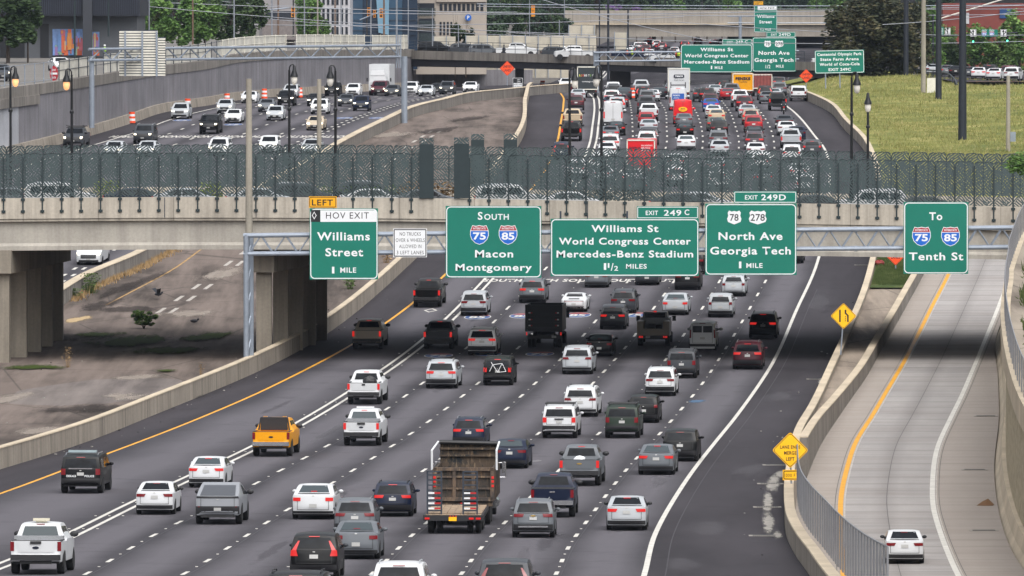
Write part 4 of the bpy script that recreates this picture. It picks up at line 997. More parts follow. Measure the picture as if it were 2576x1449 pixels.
defkind('cargo_van', 2.02, carP, 8, 9, 14, 18, 1.35, .28, (1.1, 4.75), .36, .1, rw=None, ws=(1.42, 2.25, .8, .68), sw=[[(4.0, 1.4), (4.85, 1.38), (4.4, 2.05), (4.0, 2.1)]], tl=[(.82, .95, .85, 1.5)], hl=(.66, .92, .92, 1.12), plate_z=.75, bump=(.3, .5), bl=(2.42, 2.46, .25), er=.1, r=.12, mir=(4.85, 1.5, 1.6), grille=(.62, .95, .6), extra=[('door_seam', vandoors, TRIM)])
smvP = [(y*.8, z*.74) for y, z in carP]
def twowin(s, m):
    for a in (-1, 1): s.patch(m, 'r', 1.22, 1.66, *((.04, .64) if a > 0 else (-.64, -.04)), off=.014)
defkind('small_van', 1.84, smvP, 8, 9, 14, 18, 1.1, .26, (.8, 3.7), .34, .13, rw=None, ws=(1.08, 1.68, .74, .62), sw=[[(.6, 1.15), (1.9, 1.13), (1.9, 1.66), (.66, 1.66)], [(2.0, 1.13), (3.75, 1.08), (3.4, 1.56), (2.0, 1.66)]], tl=[(.76, .87, .85, 1.4, .74, .83)], hl=(.6, .84, .74, .9), plate_z=.84, bump=(.28, .46), bl=(1.8, 1.83, .2), er=.1, r=.08, mir=(3.8, 1.22, 1.4), grille=(.5, .72, .5), extra=[('rear_window', twowin, GLASS)])
spP = [(.14, .22), (.05, .32), (0, .45), (.0, .58), (.05, .74), (.14, .83), (.24, .88), (.7, .97), (1.0, 1.03), (1.2, 1.1), (1.5, 1.2), (1.75, 1.22), (2.3, 1.25), (2.5, 1.24), (2.62, 1.2), (3.2, .92), (3.4, .86), (4.0, .78), (4.32, .66), (4.45, .55), (4.52, .44), (4.5, .33), (4.42, .2)]
def spoil(s, m): s.patch(m, 'r', .9, .95, -.38, .38, nz=1, nx=6, off=.012)
def softtop(s, m): s.patch(m, 'r', 1.04, 1.21, -.6, .6, -.5, .5, nz=3, nx=6, off=.014)
defkind('sports_car', 1.86, spP, 6, 11, 14, 18, .86, .2, (.85, 3.3), .34, .3, rw=None, ws=(.95, 1.18, .62, .5), sw=[[(1.6, .9), (2.9, .9), (2.5, 1.14), (1.8, 1.14)]], tl=[(.0, .85, .735, .765)], hl=(.6, .85, .6, .74), plate_z=.56, bump=(.22, .42), er=.34, platew=.15, extra=[('engine_grille', spoil, TRIM), ('soft_top', softtop, TRIM)])
cyP = [(.16, .42), (.05, .5), (0, .62), (0, .72), (.02, .9), (.03, 1.12), (.04, 1.24), (.07, 1.27), (.4, 1.36), (1.0, 1.52), (1.7, 1.7), (2.1, 1.78), (2.5, 1.79), (2.7, 1.77), (3.6, 1.46), (4.5, 1.16), (5.2, .95), (5.4, .88), (5.46, .8), (5.5, .7), (5.5, .6), (5.45, .5), (5.35, .4)]
def cyband(s, m): s.patch(m, 'r', 1.17, 1.25, -.93, .93, nz=1, nx=6, off=.014)
def cyton(s, m): s.patch(m, 'r', 1.28, 1.68, -.78, .78, -.7, .7, nz=3, nx=6, off=.014)
def cybump(s, m): s.patch(m, 'r', .46, .82, -.97, .97, nz=2, nx=8, off=.016); m.box((0, .3, .42), (1.5, .4, .2))
defkind('angular_pickup', 2.05, cyP, 6, 11, 13, 17, 1.2, .42, (1.1, 4.75), .43, .2, rw=None, ws=(1.0, 1.74, .86, .72), sw=[[(2.0, 1.28), (4.2, 1.2), (2.6, 1.68), (2.2, 1.68)]], tl=[(.78, .9, .78, .81)], hl=(.4, .9, .82, .86), plate_z=.68, er=.08, r=0, mir=(4.0, 1.3, 1.5), ww=.28, extra=[('rear_bumper', cybump, TRIM), ('top_band', cyband, TRIM), ('bed_cover', cyton, M('bed_cover_grey', lin('#4b4e53'), .5, var=.05))])
def vehicle(kind, col, x, y, label, cat, group='traffic', front=False, rz=None, sc=(1, 1, 1), tail=0, bl=0, rail=TRIM, zf=zr, path=L_DBL, rim=True, loc=None, mirror=None, skip=(), name=None, hl=True, dx=0, rwm=None):
    """x, y: photo pixel of the ground point below the middle of the bumper that faces us"""
    s, parts, wheels, wr, ww = KIND[kind]
    p = loc or gp(x, y, zf)
    if loc is None: p.z = zf(p.y)+.012
    if rz is None:
        d = (path(p.y+6)-path(p.y-6))/12; rz = -math.atan(d)
        if front: rz += math.pi
    sl = (zf(p.y+4)-zf(p.y-4))/8 if loc is None else 0
    nm = name or {'sedan': 'sedan_car', 'sedan_low': 'sedan_car', 'suv': 'suv_car', 'suv_plain': 'suv_car', 'boxy_suv': 'suv_car', 'hatchback': 'hatchback_car', 'wagon': 'estate_car', 'pickup': 'pickup_truck', 'angular_pickup': 'pickup_truck'}.get(kind, kind)
    t = thing(nm, label, cat, p, 0, group); M0 = Matrix.Rotation(math.atan(sl)*(-1 if front else 1), 3, 'X')
    t.rotation_euler = (Matrix.Rotation(rz, 3, 'Z') @ M0).to_euler() if rz is not None else (0, 0, 0)
    t.scale = sc
    o0 = 0.0
    if front: o0 = -s.L                              # anchor at the front bumper
    pm = PAINT[col] if isinstance(col, str) else col
    for n_, me, mt in parts:
        if n_ in skip: continue
        if mt == 'PAINT': mt = pm
        elif mt == 'TAIL': mt = TAIL_ON if tail else TAIL
        elif mt == 'BL':
            if not bl and tail == 0 and not rim: continue
            mt = TAIL_ON if bl else TAIL
        elif mt == 'HEAD': mt = HEAD_ON if (front and hl) else HEAD
        elif mt == 'RAIL': mt = rail
        elif mt == 'MIRROR': mt = mirror or (pm if not kind.startswith('pickup') else TRIM)
        if n_ == 'rear_window' and rwm is not None: mt = rwm
        if not rim and n_ in ('underbody', 'wheel_arch', 'shut_line', 'badge'): continue
        if front and n_ == 'rear_bumper' and not rim: continue
        put(n_, me, mt, t, (0, o0, 0))
    tm, rm = wheel_meshes(wr, ww)
    for sd in (-1, 1):
        for yw in wheels:
            w = put('wheel', tm, None, t, (sd*(s.W/2-ww/2-.005), yw+o0, wr), (0, 0, 0 if sd > 0 else math.pi))
            if rim: put('rim', rm, None, w)
    return t
# ================================================================ VEHICLES OF THE NEAR ROADWAY
V = vehicle
def add(t, name, f, mat, smooth=None):
    m = MB(); f(m); return m.build(name, mat, t, smooth, fix=True)
def crossbox(m, y, z, w, d, h): m.box((0, y, z), (w, d, h))
ALU = M('checker_plate', (.5, .51, .53), .35, .8, var=.25, scale=40)
BADGE = M('badge_dark', (.02, .025, .045), .3, .3, var=0); GOLD = M('badge_gold', (.55, .36, .1), .3, .6, var=0)
HAZ = M('hi_vis', (.45, .8, .05), .6, var=0)
def badge(t, z, y, mat=CHROME, w=.14, h=.1):
    m = MB(); m.prism([(w/2*math.cos(a*math.pi/5), h/2*math.sin(a*math.pi/5)) for a in range(10)], -.012, 0); o = m.build('badge', mat, t, fix=True); o.location = (0, y, z); return o
t = V('pickup', 'white', 89, 1447, 'white pickup truck with a light bar and a silver toolbox at the bottom left corner', 'pickup truck', mirror=TRIM, rwm=GLASSL)
add(t, 'toolbox', lambda m: m.box((0, 1.5, 1.33), (1.86, .5, .2)), ALU)
add(t, 'light_bar', lambda m: (m.box((0, 2.3, 2.02), (.62, .28, .1)), m.box((0, 2.3, 1.95), (.4, .2, .06))), M('amber_light_bar', lin('#cfc9b4'), .3, var=0))
add(t, 'tailgate_handle', lambda m: m.box((0, .06, 1.22), (.42, .04, .1)), TRIM); badge(t, 1.02, .085, BADGE, .26, .11)
t = V('boxy_suv', 'black', 202, 1243, 'black police SUV with white lettering and a roof light bar beside the yellow line', 'police car', sc=(1.04, 1.05, 1.03), rail=CHROME)
add(t, 'light_bar', lambda m: m.box((0, 1.0, 1.94), (1.3, .32, .1)), M('light_bar_grey', lin('#9fb0b5'), .2, var=.1))
add(t, 'chrome_strip', lambda m: m.box((0, .05, 1.175), (1.1, .03, .06)), CHROME)
letters('DEKALB', -.42, .78, .44, .1, -.015, S_WHITE, t, .03); letters('POLICE', .42, .78, .44, .1, -.015, S_WHITE, t, .03)
V('sedan', 'white', 388, 1296, 'white sedan with a black lower bumper between the police SUV and the angular steel pickup', 'car', sc=(.98, 1, 1), mirror=TRIM)
V('sedan', 'white', 518, 1228, 'white sedan with lit tail lights just ahead of the angular steel pickup', 'car', tail=1, bl=1, rwm=GLASSL)
V('angular_pickup', 'steel', 547, 1321, 'angular unpainted steel pickup with flat slab sides and black wheel arches', 'pickup truck', mirror=TRIM)
t = V('pickup', 'yellow', 681, 1150, 'yellow heavy pickup truck with a mesh rack behind its cab', 'pickup truck', sc=(1.02, 1, 1.02), rim=True)
add(t, 'cab_rack', lambda m: (m.tube((-.8, 1.7, 1.3), (-.7, 1.78, 1.95), .035), m.tube((.8, 1.7, 1.3), (.7, 1.78, 1.95), .035), m.tube((-.7, 1.78, 1.95), (.7, 1.78, 1.95), .035), m.box((0, 1.74, 1.62), (1.4, .03, .62))), TRIM)
add(t, 'rear_bumper_bar', lambda m: m.box((0, -.1, .68), (1.9, .06, .2)), CHROME); badge(t, 1.02, .085, BADGE, .24, .1)
for i, x in enumerate((-.5, .5)): add(t, 'beacon', lambda m: m.box((x, 2.2, 1.97), (.2, .2, .06)), M('beacon_amber', lin('#c98a2a'), .3, var=0))
t = V('pickup', 'white', 908, 1123, 'white pickup with a silver toolbox across its bed, behind the other white pickup', 'pickup truck', tail=1, bl=1, rwm=GLASSL)
add(t, 'toolbox', lambda m: m.box((0, 1.5, 1.34), (1.8, .5, .18)), ALU); add(t, 'roof_bar', lambda m: m.box((0, 2.6, 1.99), (.95, .12, .06)), S_WHITE); add(t, 'tailgate_handle', lambda m: m.box((0, .06, 1.22), (.42, .04, .1)), TRIM); badge(t, 1.02, .085, BADGE, .24, .1)
V('suv', 'navy', 1178, 1127, 'dark blue crossover with bright red lights just ahead of the dump truck', 'car', tail=1, bl=1, sc=(.96, .96, .94), rail=CHROME)
V('sedan_low', 'white', 787, 1308, 'white sedan with split red tail lights and twin exhausts, left of the grey sedan pair', 'car', sc=(1.07, 1.08, 1.06), tail=1, bl=1)
V('suv', 'navy', 987, 1301, 'dark navy crossover with round lit tail lights left of the flatbed trailer', 'car', tail=1, bl=1, sc=(.97, .96, .92), rail=TRIM)
V('suv', 'grey', 892, 1352, 'grey crossover half hidden behind the grey sedan, right of the white sedan with twin exhausts', 'car', sc=(.97, .96, .96), rail=CHROME)
V('sedan_low', 'grey', 895, 1408, 'grey sedan with wide unlit tail lights close behind the grey crossover', 'car', sc=(1.02, 1.04, 1.02))
V('suv_plain', 'black', 789, 1457, 'near black SUV with tall L-shaped tail lights at the bottom of the view', 'car', tail=1, bl=1, mirror=PAINT['dgrey'], sc=(1, 1, 1))
V('suv', 'white', 1002, 1545, 'white SUV of which only the roof and rails show at the bottom edge', 'car', rail=PAINT['silver'], tail=1)
V('suv_plain', 'dgrey', 1268, 1537, 'dark car cut by the bottom edge below the flatbed trailer', 'car')
t = V('boxy_suv', 'black', 742, 1590, 'black vehicle whose roof rack just enters the bottom edge under the near black SUV', 'car')
V('sedan', 'navy', 1281, 1180, 'dark blue sedan to the right of the dump truck', 'car', rwm=GLASSL)
t = V('boxy_suv', 'white', 1406, 1104, 'white boxy SUV with a black roof rack left of the dark green SUV', 'car', tail=1, sc=(.99, 1, 1), rail=TRIM)
RACK = lambda m: [m.tube((-.8, .7+.35*i, 1.9), (.8, .7+.35*i, 1.9), .03) for i in range(5)] + [m.tube((sx*.8, .6, 1.92), (sx*.8, 2.4, 1.92), .03) for sx in (-1, 1)]
add(t, 'roof_rack', RACK, TRIM); add(t, 'garnish', lambda m: m.box((0, .03, 1.08), (.5, .03, .07)), TRIM)
t = V('boxy_suv', 'green', 1564, 1104, 'dark green boxy SUV with a black roof rack', 'car', sc=(.99, 1, 1)); add(t, 'roof_rack', RACK, TRIM)
V('hatchback', 'black', 1618, 1065, 'black hatchback with a split rear window just ahead of the dark green SUV', 'car', sc=(.98, 1.05, .98))
t = V('pickup', 'grey', 1457, 1224, 'grey pickup truck with bright lit tail lights and a white bag in its bed', 'pickup truck', tail=1, bl=1)
badge(t, 1.1, .085, GOLD, .26, .08); add(t, 'tonneau_bag', lambda m: m.ball((-.05, .9, 1.3), .3, 8, 6, (1, .7, .5), .15, random.Random(2)), S_WHITE)
V('suv', 'black', 1710, 1162, 'black crossover with one wide dark light bar beside the white edge line', 'car', sc=(1, 1, .97), skip=('roof_rail', 'tail_light'))
V('sedan', 'grey', 1650, 1196, 'warm grey sedan with bright lit tail lights left of the black crossover', 'car', tail=1, bl=1, sc=(1.02, 1.03, 1.02), rwm=GLASSL)
t = V('pickup', 'navy', 1389, 1303, 'navy blue pickup truck with chrome rear bumper behind the grey crossover', 'pickup truck'); add(t, 'bed_cover', lambda m: m.box((0, .95, 1.285), (1.7, 1.5, .03)), TRIM)
add(t, 'chrome_bumper', lambda m: m.box((0, -.12, .68), (1.9, .04, .2)), CHROME); add(t, 'tailgate_handle', lambda m: m.box((0, .08, 1.16), (.24, .03, .06)), CHROME)
t = V('suv', 'grey', 1341, 1354, 'grey crossover with a gold badge and unlit red lights behind the navy pickup', 'car', sc=(.97, .97, .96), rail=CHROME)
badge(t, .98, .03, GOLD, .24, .07); add(t, 'skid_plate', lambda m: m.box((0, -.02, .5), (1.3, .03, .07)), CHROME)
t = V('sedan', 'silver', 1576, 1336, 'silver sedan with black bumper insert alone in the right lane', 'car', tail=1, bl=1, mirror=TRIM, sc=(.98, 1, 1))
V('sedan', 'white', 2276, 1420, 'white sedan driving alone up the pale concrete ramp', 'car', zf=zramp, path=P_WHT, sc=(.98, 1, 1), tail=0, mirror=TRIM)
t = V('pickup', 'black', 1073, 775, 'black pickup truck nearest the Williams Street sign, in the carpool lane', 'pickup truck', tail=1, bl=1)
V('suv', 'silver', 1191, 796, 'silver SUV on the double white line below the SOUTH sign', 'car', sc=(1.02, 1, 1), skip=('roof_rail',))
V('pickup', 'tan', 922, 881, 'grey beige pickup truck with black mirrors in the shade beside the median barrier', 'pickup truck', tail=1, bl=1)
V('pickup', 'dgrey', 1101, 881, 'dark grey pickup truck in the shade at the left end of the lane shield markings', 'pickup truck', tail=1, bl=1, sc=(.98, .97, .96))
V('suv', 'white', 1212, 895, 'white SUV with slim lit tail lights in the shade left of the black dump truck', 'car', tail=1, bl=1, sc=(1.05, 1.07, 1.05), rail=PAINT['silver'])
V('suv', 'silver', 1109, 979, 'silver SUV with arrow-shaped lit lights left of the car carrying a bicycle', 'car', tail=1, bl=1, sc=(1.05, 1.07, 1.02))
jb = V('boxy_suv', 'black', 1251, 971, 'black SUV with a bicycle on its rear rack', 'car', tail=1, bl=1, sc=(.95, .95, .96))
t = V('pickup', 'white', 914, 1019, 'white pickup truck with a black rubbish bag in its bed', 'pickup truck', tail=1, bl=1)
add(t, 'rubbish_bag', lambda m: m.ball((.3, .9, 1.3), .42, 9, 7, (1, .8, .9), .1, random.Random(4)), TRIM); add(t, 'tailgate_handle', lambda m: m.box((0, .08, 1.2), (.2, .03, .1)), TRIM)
V('suv', 'grey', 1338, 764, 'grey SUV with lit lights right under the gap between the SOUTH and Williams St signs', 'car', tail=1, bl=1, sc=(1.04, 1.06, 1.02), mirror=TRIM)
V('sports_car', 'white', 1443, 786, 'low white convertible sports car with a black top', 'car', mirror=PAINT['white'])
V('sedan', 'grey', 1500, 725, 'grey sedan half hidden under the left part of the World Congress Center sign', 'car')
V('sedan_low', 'dgrey', 1627, 719, 'dark sedan half hidden under the middle of the World Congress Center sign', 'car')
V('suv', 'black', 1729, 731, 'black SUV half hidden under the right end of the World Congress Center sign', 'car', tail=0, sc=(1.04, 1, 1.04))
V('suv', 'black', 1740, 692, 'black SUV glimpsed in the gap between the two right-hand gantry signs', 'car', sc=(1.05, 1, 1.1))
V('wagon', 'silver', 1845, 747, 'silver estate car with roof rails under the North Ave sign', 'car', rail=CHROME)
V('suv', 'dgrey', 1567, 790, 'dark crossover with a pale roof just ahead of the dark grey crossover', 'car', sc=(.99, 1, .98))
V('suv', 'dgrey', 1541, 830, 'dark grey crossover with small lit lights above the black coupe', 'car', tail=1, skip=('roof_rail',), sc=(.98, .97, .98))
V('sedan_low', 'silver', 1698, 794, 'old silver sedan with a lit light band above the service truck', 'car', tail=1, sc=(1.03, 1.05, 1))
V('hatchback', 'silver', 1812, 800, 'silver boxy hatchback with a black hatch under the North Ave sign', 'car', sc=(1, 1, 1.03))
V('small_van', 'white', 1767, 883, 'small white van with two rear doors in the shade', 'van', tail=0)
V('suv', 'black', 1919, 853, 'black SUV with one lit light at the white edge line in the shade', 'car', tail=1, bl=1, sc=(1.04, 1.05, 1.05))
V('suv', 'maroon', 1880, 931, 'dark maroon SUV with silver rails beside the white edge line', 'car', tail=1, bl=1, sc=(1.04, 1.08, 1.05), rail=CHROME)
V('sedan_low', 'black', 1507, 898, 'low black coupe right of the silver minivan', 'car', sc=(.98, .97, .97))
V('minivan', 'silver', 1451, 943, 'silver minivan with red lights joined by a chrome bar', 'minivan', sc=(.99, 1, 1))
V('boxy_suv', 'dgrey', 1714, 953, 'dark grey SUV with a flat rear just ahead of the white crossover', 'car', sc=(.97, .97, .97))
V('suv', 'white', 1660, 998, 'white crossover with swept red lights and black lower bumper', 'car', sc=(1.0, 1.02, 1.0), rail=PAINT['silver'])
V('minivan', 'white', 1459, 1050, 'white minivan with dark angular lights above the white boxy SUV', 'minivan')
V('suv', 'black', 1992, 664, 'dark car glimpsed right of the North Ave sign', 'car', sc=(.95, 1, .95))
for o in [q for q in bpy.data.objects if 'category' in q and q.get('group') == 'traffic']: o['group'] = 'vehicles on the near roadway'
# bicycle on the rack
bt = thing('bicycle', 'white framed bicycle carried across the rear of the black SUV', 'bicycle', jb.location + Vector((.02, -.28, .9)), jb.rotation_euler.z)
for x in (-.5, .52):
    m = MB()
    for i in range(16):
        a, b = 2*math.pi*i/16, 2*math.pi*(i+1)/16; m.tube((x+.33*math.cos(a), 0, .33*math.sin(a)), (x+.33*math.cos(b), 0, .33*math.sin(b)), .022, n=5, cap=False)
    m.build('bicycle_wheel', TYRE, bt)
m = MB(); m.path([(-.5, 0, 0), (-.3, 0, .42), (.28, 0, .5), (0, 0, -.05), (-.3, 0, .42)], .02); m.path([(.28, 0, .5), (.52, 0, 0), (0, 0, -.05)], .02); m.tube((-.32, 0, .42), (-.4, 0, .58), .02); m.build('frame', S_WHITE, bt)
m = MB(); m.box((.24, 0, .62), (.26, .1, .05)); m.build('saddle', TRIM, bt)
m = MB(); m.tube((-.42, -.2, .58), (-.42, .2, .58), .02); m.build('handlebar', TRIM, bt)
# ---- the trucks
WOOD = M('worn_planks', lin('#94806a'), .85, var=.4, scale=3)
def worn(name, a, b_, c, lo=.42, hi=.6):
    n = NB(name); n.p(Roughness=.85, Specular_IOR_Level=.15); v = n.n('TexCoord').outputs['Object']
    g = n.mix(n.ramp(n.noise(1.7, 6, .7, vec=v, sc=(1, 1, .5)), [(lo, 0.0), (hi, 1.0)]), lin(a), lin(b_))
    n.base(n.mix(n.ramp(n.noise(3.5, 5, .7, vec=v, sc=(2.2, 1, .35)), [(.55, 0.0), (.7, 1.0)]), g, lin(c))); return n.m
RUST = worn('rusty_steel', '#3a3835', '#51463f', '#6e5c4a'); RUST2 = worn('rust_brown', '#484340', '#6a5a4d', '#8a765f')
NAVYB = worn('navy_body', '#2b3033', '#54493f', '#8d7a64', .38, .5)
REFL_R = M('reflector_red', lin('#b3262b'), .4, var=0)
def truck_at(name, label, x, y, cat='truck', path=L_DBL, zf=zr, group=None):
    p = gp(x, y, zf); d = (path(p.y+6)-path(p.y-6))/12
    t = thing(name, label, cat, p, -math.atan(d), group); return t
def wheels(t, ys, xs, r=.5, w=.28):
    tm, rm = wheel_meshes(r, w)
    for yy in ys:
        for xx in xs:
            q = put('wheel', tm, None, t, (xx, yy, r), (0, 0, 0 if xx > 0 else math.pi)); put('rim', rm, None, q)
A = lambda t, n, f, mt: add(t, n, f, mt)
# equipment trailer with planks and ramps
t = truck_at('flatbed_trailer', 'low flatbed trailer with wooden planks and two raised ladder ramps towed by the dump truck', 1140, 1344, 'trailer', L_C)
g0 = t
A(t, 'frame', lambda m: (m.box((0, 3.2, .72), (2.55, 6.2, .18)), m.box((0, .06, .7), (2.6, .14, .24)), m.box((0, 7.2, .7), (.3, 2.2, .2))), TRIM)
A(t, 'deck', lambda m: [m.box((-1.05+.3*i, 3.4, .84), (.285, 5.4, .05)) for i in range(8)], WOOD)
A(t, 'beaver_tail', lambda m: [m.box((-1.05+.3*i, .45, .81), (.285, .8, .05)) for i in range(8)], WOOD)
for sx in (-.82, .72):
    rp = A(t, 'loading_ramp', lambda m: (m.box((sx-.3, .28, 1.75), (.07, .1, 1.9)), m.box((sx+.3, .28, 1.75), (.07, .1, 1.9)), [m.box((sx, .28, 1.0+.22*i), (.56, .09, .06)) for i in range(8)], m.box((sx, .28, 2.68), (.66, .1, .05))), STEELD)
    for i in range(4):
        A(rp, 'reflector', lambda m: m.box((sx-.13, .22, 1.1+.22*i), (.26, .02, .07)), S_WHITE); A(rp, 'reflector', lambda m: m.box((sx+.13, .22, 1.1+.22*i), (.26, .02, .07)), REFL_R)
for sx in (-1.12, .78, 1.08): A(t, 'tail_light', lambda m: m.box((sx, -.03, .68), (.2, .04, .08)), TAIL_ON)
for sx in (-.12, 0, .12): A(t, 'marker_light', lambda m: m.box((sx, -.03, .78), (.06, .04, .04)), TAIL_ON)
A(t, 'number_plate', lambda m: m.box((-.02, -.04, .66), (.34, .03, .17)), S_YEL)
wheels(t, (2.6, 3.5), (-1.05, 1.05), .42, .3); wheels(t, (.9,), (-1.0, -.6, .7, 1.05), .4, .24)
p0 = t.location; rz0 = t.rotation_euler.z
dt = thing('dump_truck', 'rusty old dump truck towing the flatbed trailer', 'truck', t.matrix_basis @ Vector((0.1, 8.0, 0)), rz0); dt.location.z = zr(dt.location.y); t = dt
A(t, 'chassis', lambda m: m.box((0, 3.8, .9), (1.0, 8.2, .3)), TRIM)
def tailgate(m):
    m.box((0, 0, 2.35), (2.35, .1, 1.75))
A(t, 'tailgate', tailgate, RUST)
A(t, 'tailgate_frame', lambda m: (m.box((0, -.1, 3.18), (2.5, .16, .18)), m.box((0, -.1, 1.5), (2.5, .16, .2)), m.box((-1.2, -.1, 2.35), (.16, .16, 1.8)), m.box((1.2, -.1, 2.35), (.16, .16, 1.8)), m.box((-.4, -.09, 2.35), (.14, .12, 1.6)), m.box((.4, -.09, 2.35), (.14, .12, 1.6)), m.box((0, -.08, 2.75), (2.3, .1, .1)), m.box((0, -.08, 2.1), (2.3, .1, .1))), RUST2)
A(t, 'dump_body', lambda m: (m.box((-1.2, 2.6, 2.3), (.1, 5.0, 1.8)), m.box((1.2, 2.6, 2.3), (.1, 5.0, 1.8)), m.box((0, 2.6, 1.35), (2.4, 5.0, .15)), [m.box((sx*1.28, .4+.75*i, 2.3), (.1, .12, 1.7)) for i in range(7) for sx in (-1, 1)]), RUST)
A(t, 'headboard', lambda m: (m.box((0, 5.1, 2.9), (2.45, .12, 2.6)), m.box((0, 5.0, 3.55), (2.5, .16, .1)), m.box((0, 5.0, 3.95), (2.5, .2, .12))), NAVYB)
A(t, 'tarp_roll', lambda m: m.tube((-1.25, 4.9, 4.32), (1.25, 4.9, 4.25), .12), TRIM)
for sx in (-1, 1): A(t, 'tarp_arm', lambda m: m.path([(sx*1.36, .4, 3.1), (sx*1.36, .3, 4.2), (sx*1.3, 4.8, 4.35)], .045), S_WHITE)
for sx in (-1.22, 1.22):
    for z in (2.25, 2.5, 2.72): A(t, 'tail_light', lambda m: m.box((sx, -.2, z), (.1, .04, .13)), TAIL_ON)
for sx in (-.1, 0, .12): A(t, 'marker_light', lambda m: m.box((sx, -.2, 1.28), (.07, .04, .05)), TAIL_ON)
A(t, 'bumper_beam', lambda m: m.box((0, .05, 1.2), (2.4, .2, .2)), RUST2)
cb = A(t, 'cab', lambda m: (m.box((0, 6.1, 2.2), (2.2, 1.5, 2.0)), m.box((0, 7.6, 1.6), (2.0, 1.7, 1.1))), PAINT['dgrey'])
A(cb, 'rear_window', lambda m: m.box((0, 5.34, 2.75), (1.4, .03, .5)), GLASS)
for sx in (-1, 1): A(t, 'mirror', lambda m: (m.box((sx*1.42, 6.6, 2.75), (.14, .1, .62)), m.path([(sx*1.1, 6.6, 3.0), (sx*1.5, 6.6, 3.05), (sx*1.5, 6.6, 2.2), (sx*1.1, 6.6, 2.2)], .025)), CHROME)
A(t, 'fuel_tank', lambda m: m.tube((1.0, 5.2, .85), (1.0, 6.4, .85), .3, n=12), CHROME)
wheels(t, (1.3, 2.6, 7.4), (-1.0, -.72, .72, 1.0), .52, .26)
for ch in list(dt.children):
    if not ch.name.startswith('wheel'): ch.scale = (1.05, 1, .79)
# black dump truck
t = truck_at('dump_truck', 'black high sided dump truck with red and white reflectors in the shade', 1368, 877, 'truck', L_C)
BLK = M('black_truck_paint', (.012, .013, .016), .4, .2, var=.1)
A(t, 'dump_body', lambda m: (m.box((0, .05, 2.05), (2.4, .08, 1.75)), m.box((-1.2, 2.0, 2.05), (.08, 3.9, 1.75)), m.box((1.2, 2.0, 2.05), (.08, 3.9, 1.75)), m.box((0, 3.9, 2.05), (2.4, .08, 1.75)), m.box((0, 2, 1.2), (2.4, 3.9, .1))), BLK)
A(t, 'rib', lambda m: [m.box((0, -.03, 1.35+.38*i), (2.44, .1, .09)) for i in range(5)] + [m.box((sx*1.18, -.04, 2.05), (.14, .12, 1.8)) for sx in (-1, 1)], BLK)
for z in (1.55, 1.95, 2.4):
    for sx in (-1, 1):
        A(t, 'reflector', lambda m: m.box((sx*.95, -.09, z), (.14, .02, .08)), S_WHITE); A(t, 'reflector', lambda m: m.box((sx*.83, -.09, z), (.12, .02, .08)), REFL_R)
A(t, 'chassis', lambda m: (m.box((0, 2.5, .8), (.9, 5, .25)), m.box((0, .1, .75), (2.2, .12, .2))), TRIM)
for sx in (-1.0, 1.0): A(t, 'tail_light', lambda m: m.box((sx*1.15, -.05, 1.0), (.08, .05, .2)), TAIL_ON)
A(t, 'cab', lambda m: (m.box((0, 4.8, 1.7), (2.0, 1.5, 1.5)), m.box((0, 6.1, 1.3), (1.9, 1.3, .8))), BLK); A(t, 'number_plate', lambda m: m.box((.68, -.02, .8), (.3, .03, .15)), PLATE)
for sx in (-1, 1): A(t, 'mirror', lambda m: m.box((sx*1.28, 5.0, 2.1), (.2, .1, .45)), TRIM)
wheels(t, (1.2, 5.9), (-1.0, -.72, .72, 1.0), .46, .25)
# service truck
t = truck_at('service_truck', 'grey utility service truck with tool cabinets and lit tail lights in the shade', 1643, 872, 'truck', L_D)
GRYB = PAINT['tan']
A(t, 'service_body', lambda m: (m.box((-.88, 1.3, 1.2), (.42, 2.5, 1.0)), m.box((.88, 1.3, 1.2), (.42, 2.5, 1.0)), m.box((0, .06, .98), (1.4, .1, .45)), m.box((0, 1.3, .8), (2.1, 2.5, .1))), GRYB)
A(t, 'cargo', lambda m: (m.box((-.2, 1.2, 1.25), (.5, .6, .5)), m.box((.3, 1.6, 1.2), (.4, .5, .4))), TRIM)
A(t, 'cab', lambda m: (m.box((0, 3.4, 1.35), (2.0, 1.9, 1.0)), m.box((0, 3.35, 1.98), (1.75, 1.6, .5), taper=.9), m.box((0, 4.9, 1.25), (1.95, 1.3, .6))), PAINT['silver'])
A(t, 'rear_window', lambda m: m.box((0, 2.55, 1.98), (1.35, .05, .36)), GLASS); A(t, 'brake_light', lambda m: m.box((0, 2.6, 2.26), (.2, .06, .08)), TAIL_ON)
A(t, 'bumper', lambda m: m.box((0, 0, .62), (2.1, .2, .25)), TRIM); A(t, 'number_plate', lambda m: m.box((-.35, -.12, .66), (.3, .03, .15)), PLATE)
for sx in (-1, 1):
    for k in range(3): A(t, 'tail_light', lambda m: m.box((sx*(.72+.1*k), -.11, .66), (.06, .03, .13)), TAIL_ON)
    A(t, 'mirror', lambda m: m.box((sx*1.22, 3.9, 1.75), (.24, .12, .34)), TRIM)
wheels(t, (1.1, 4.7), (-.92, .92), .42, .3)
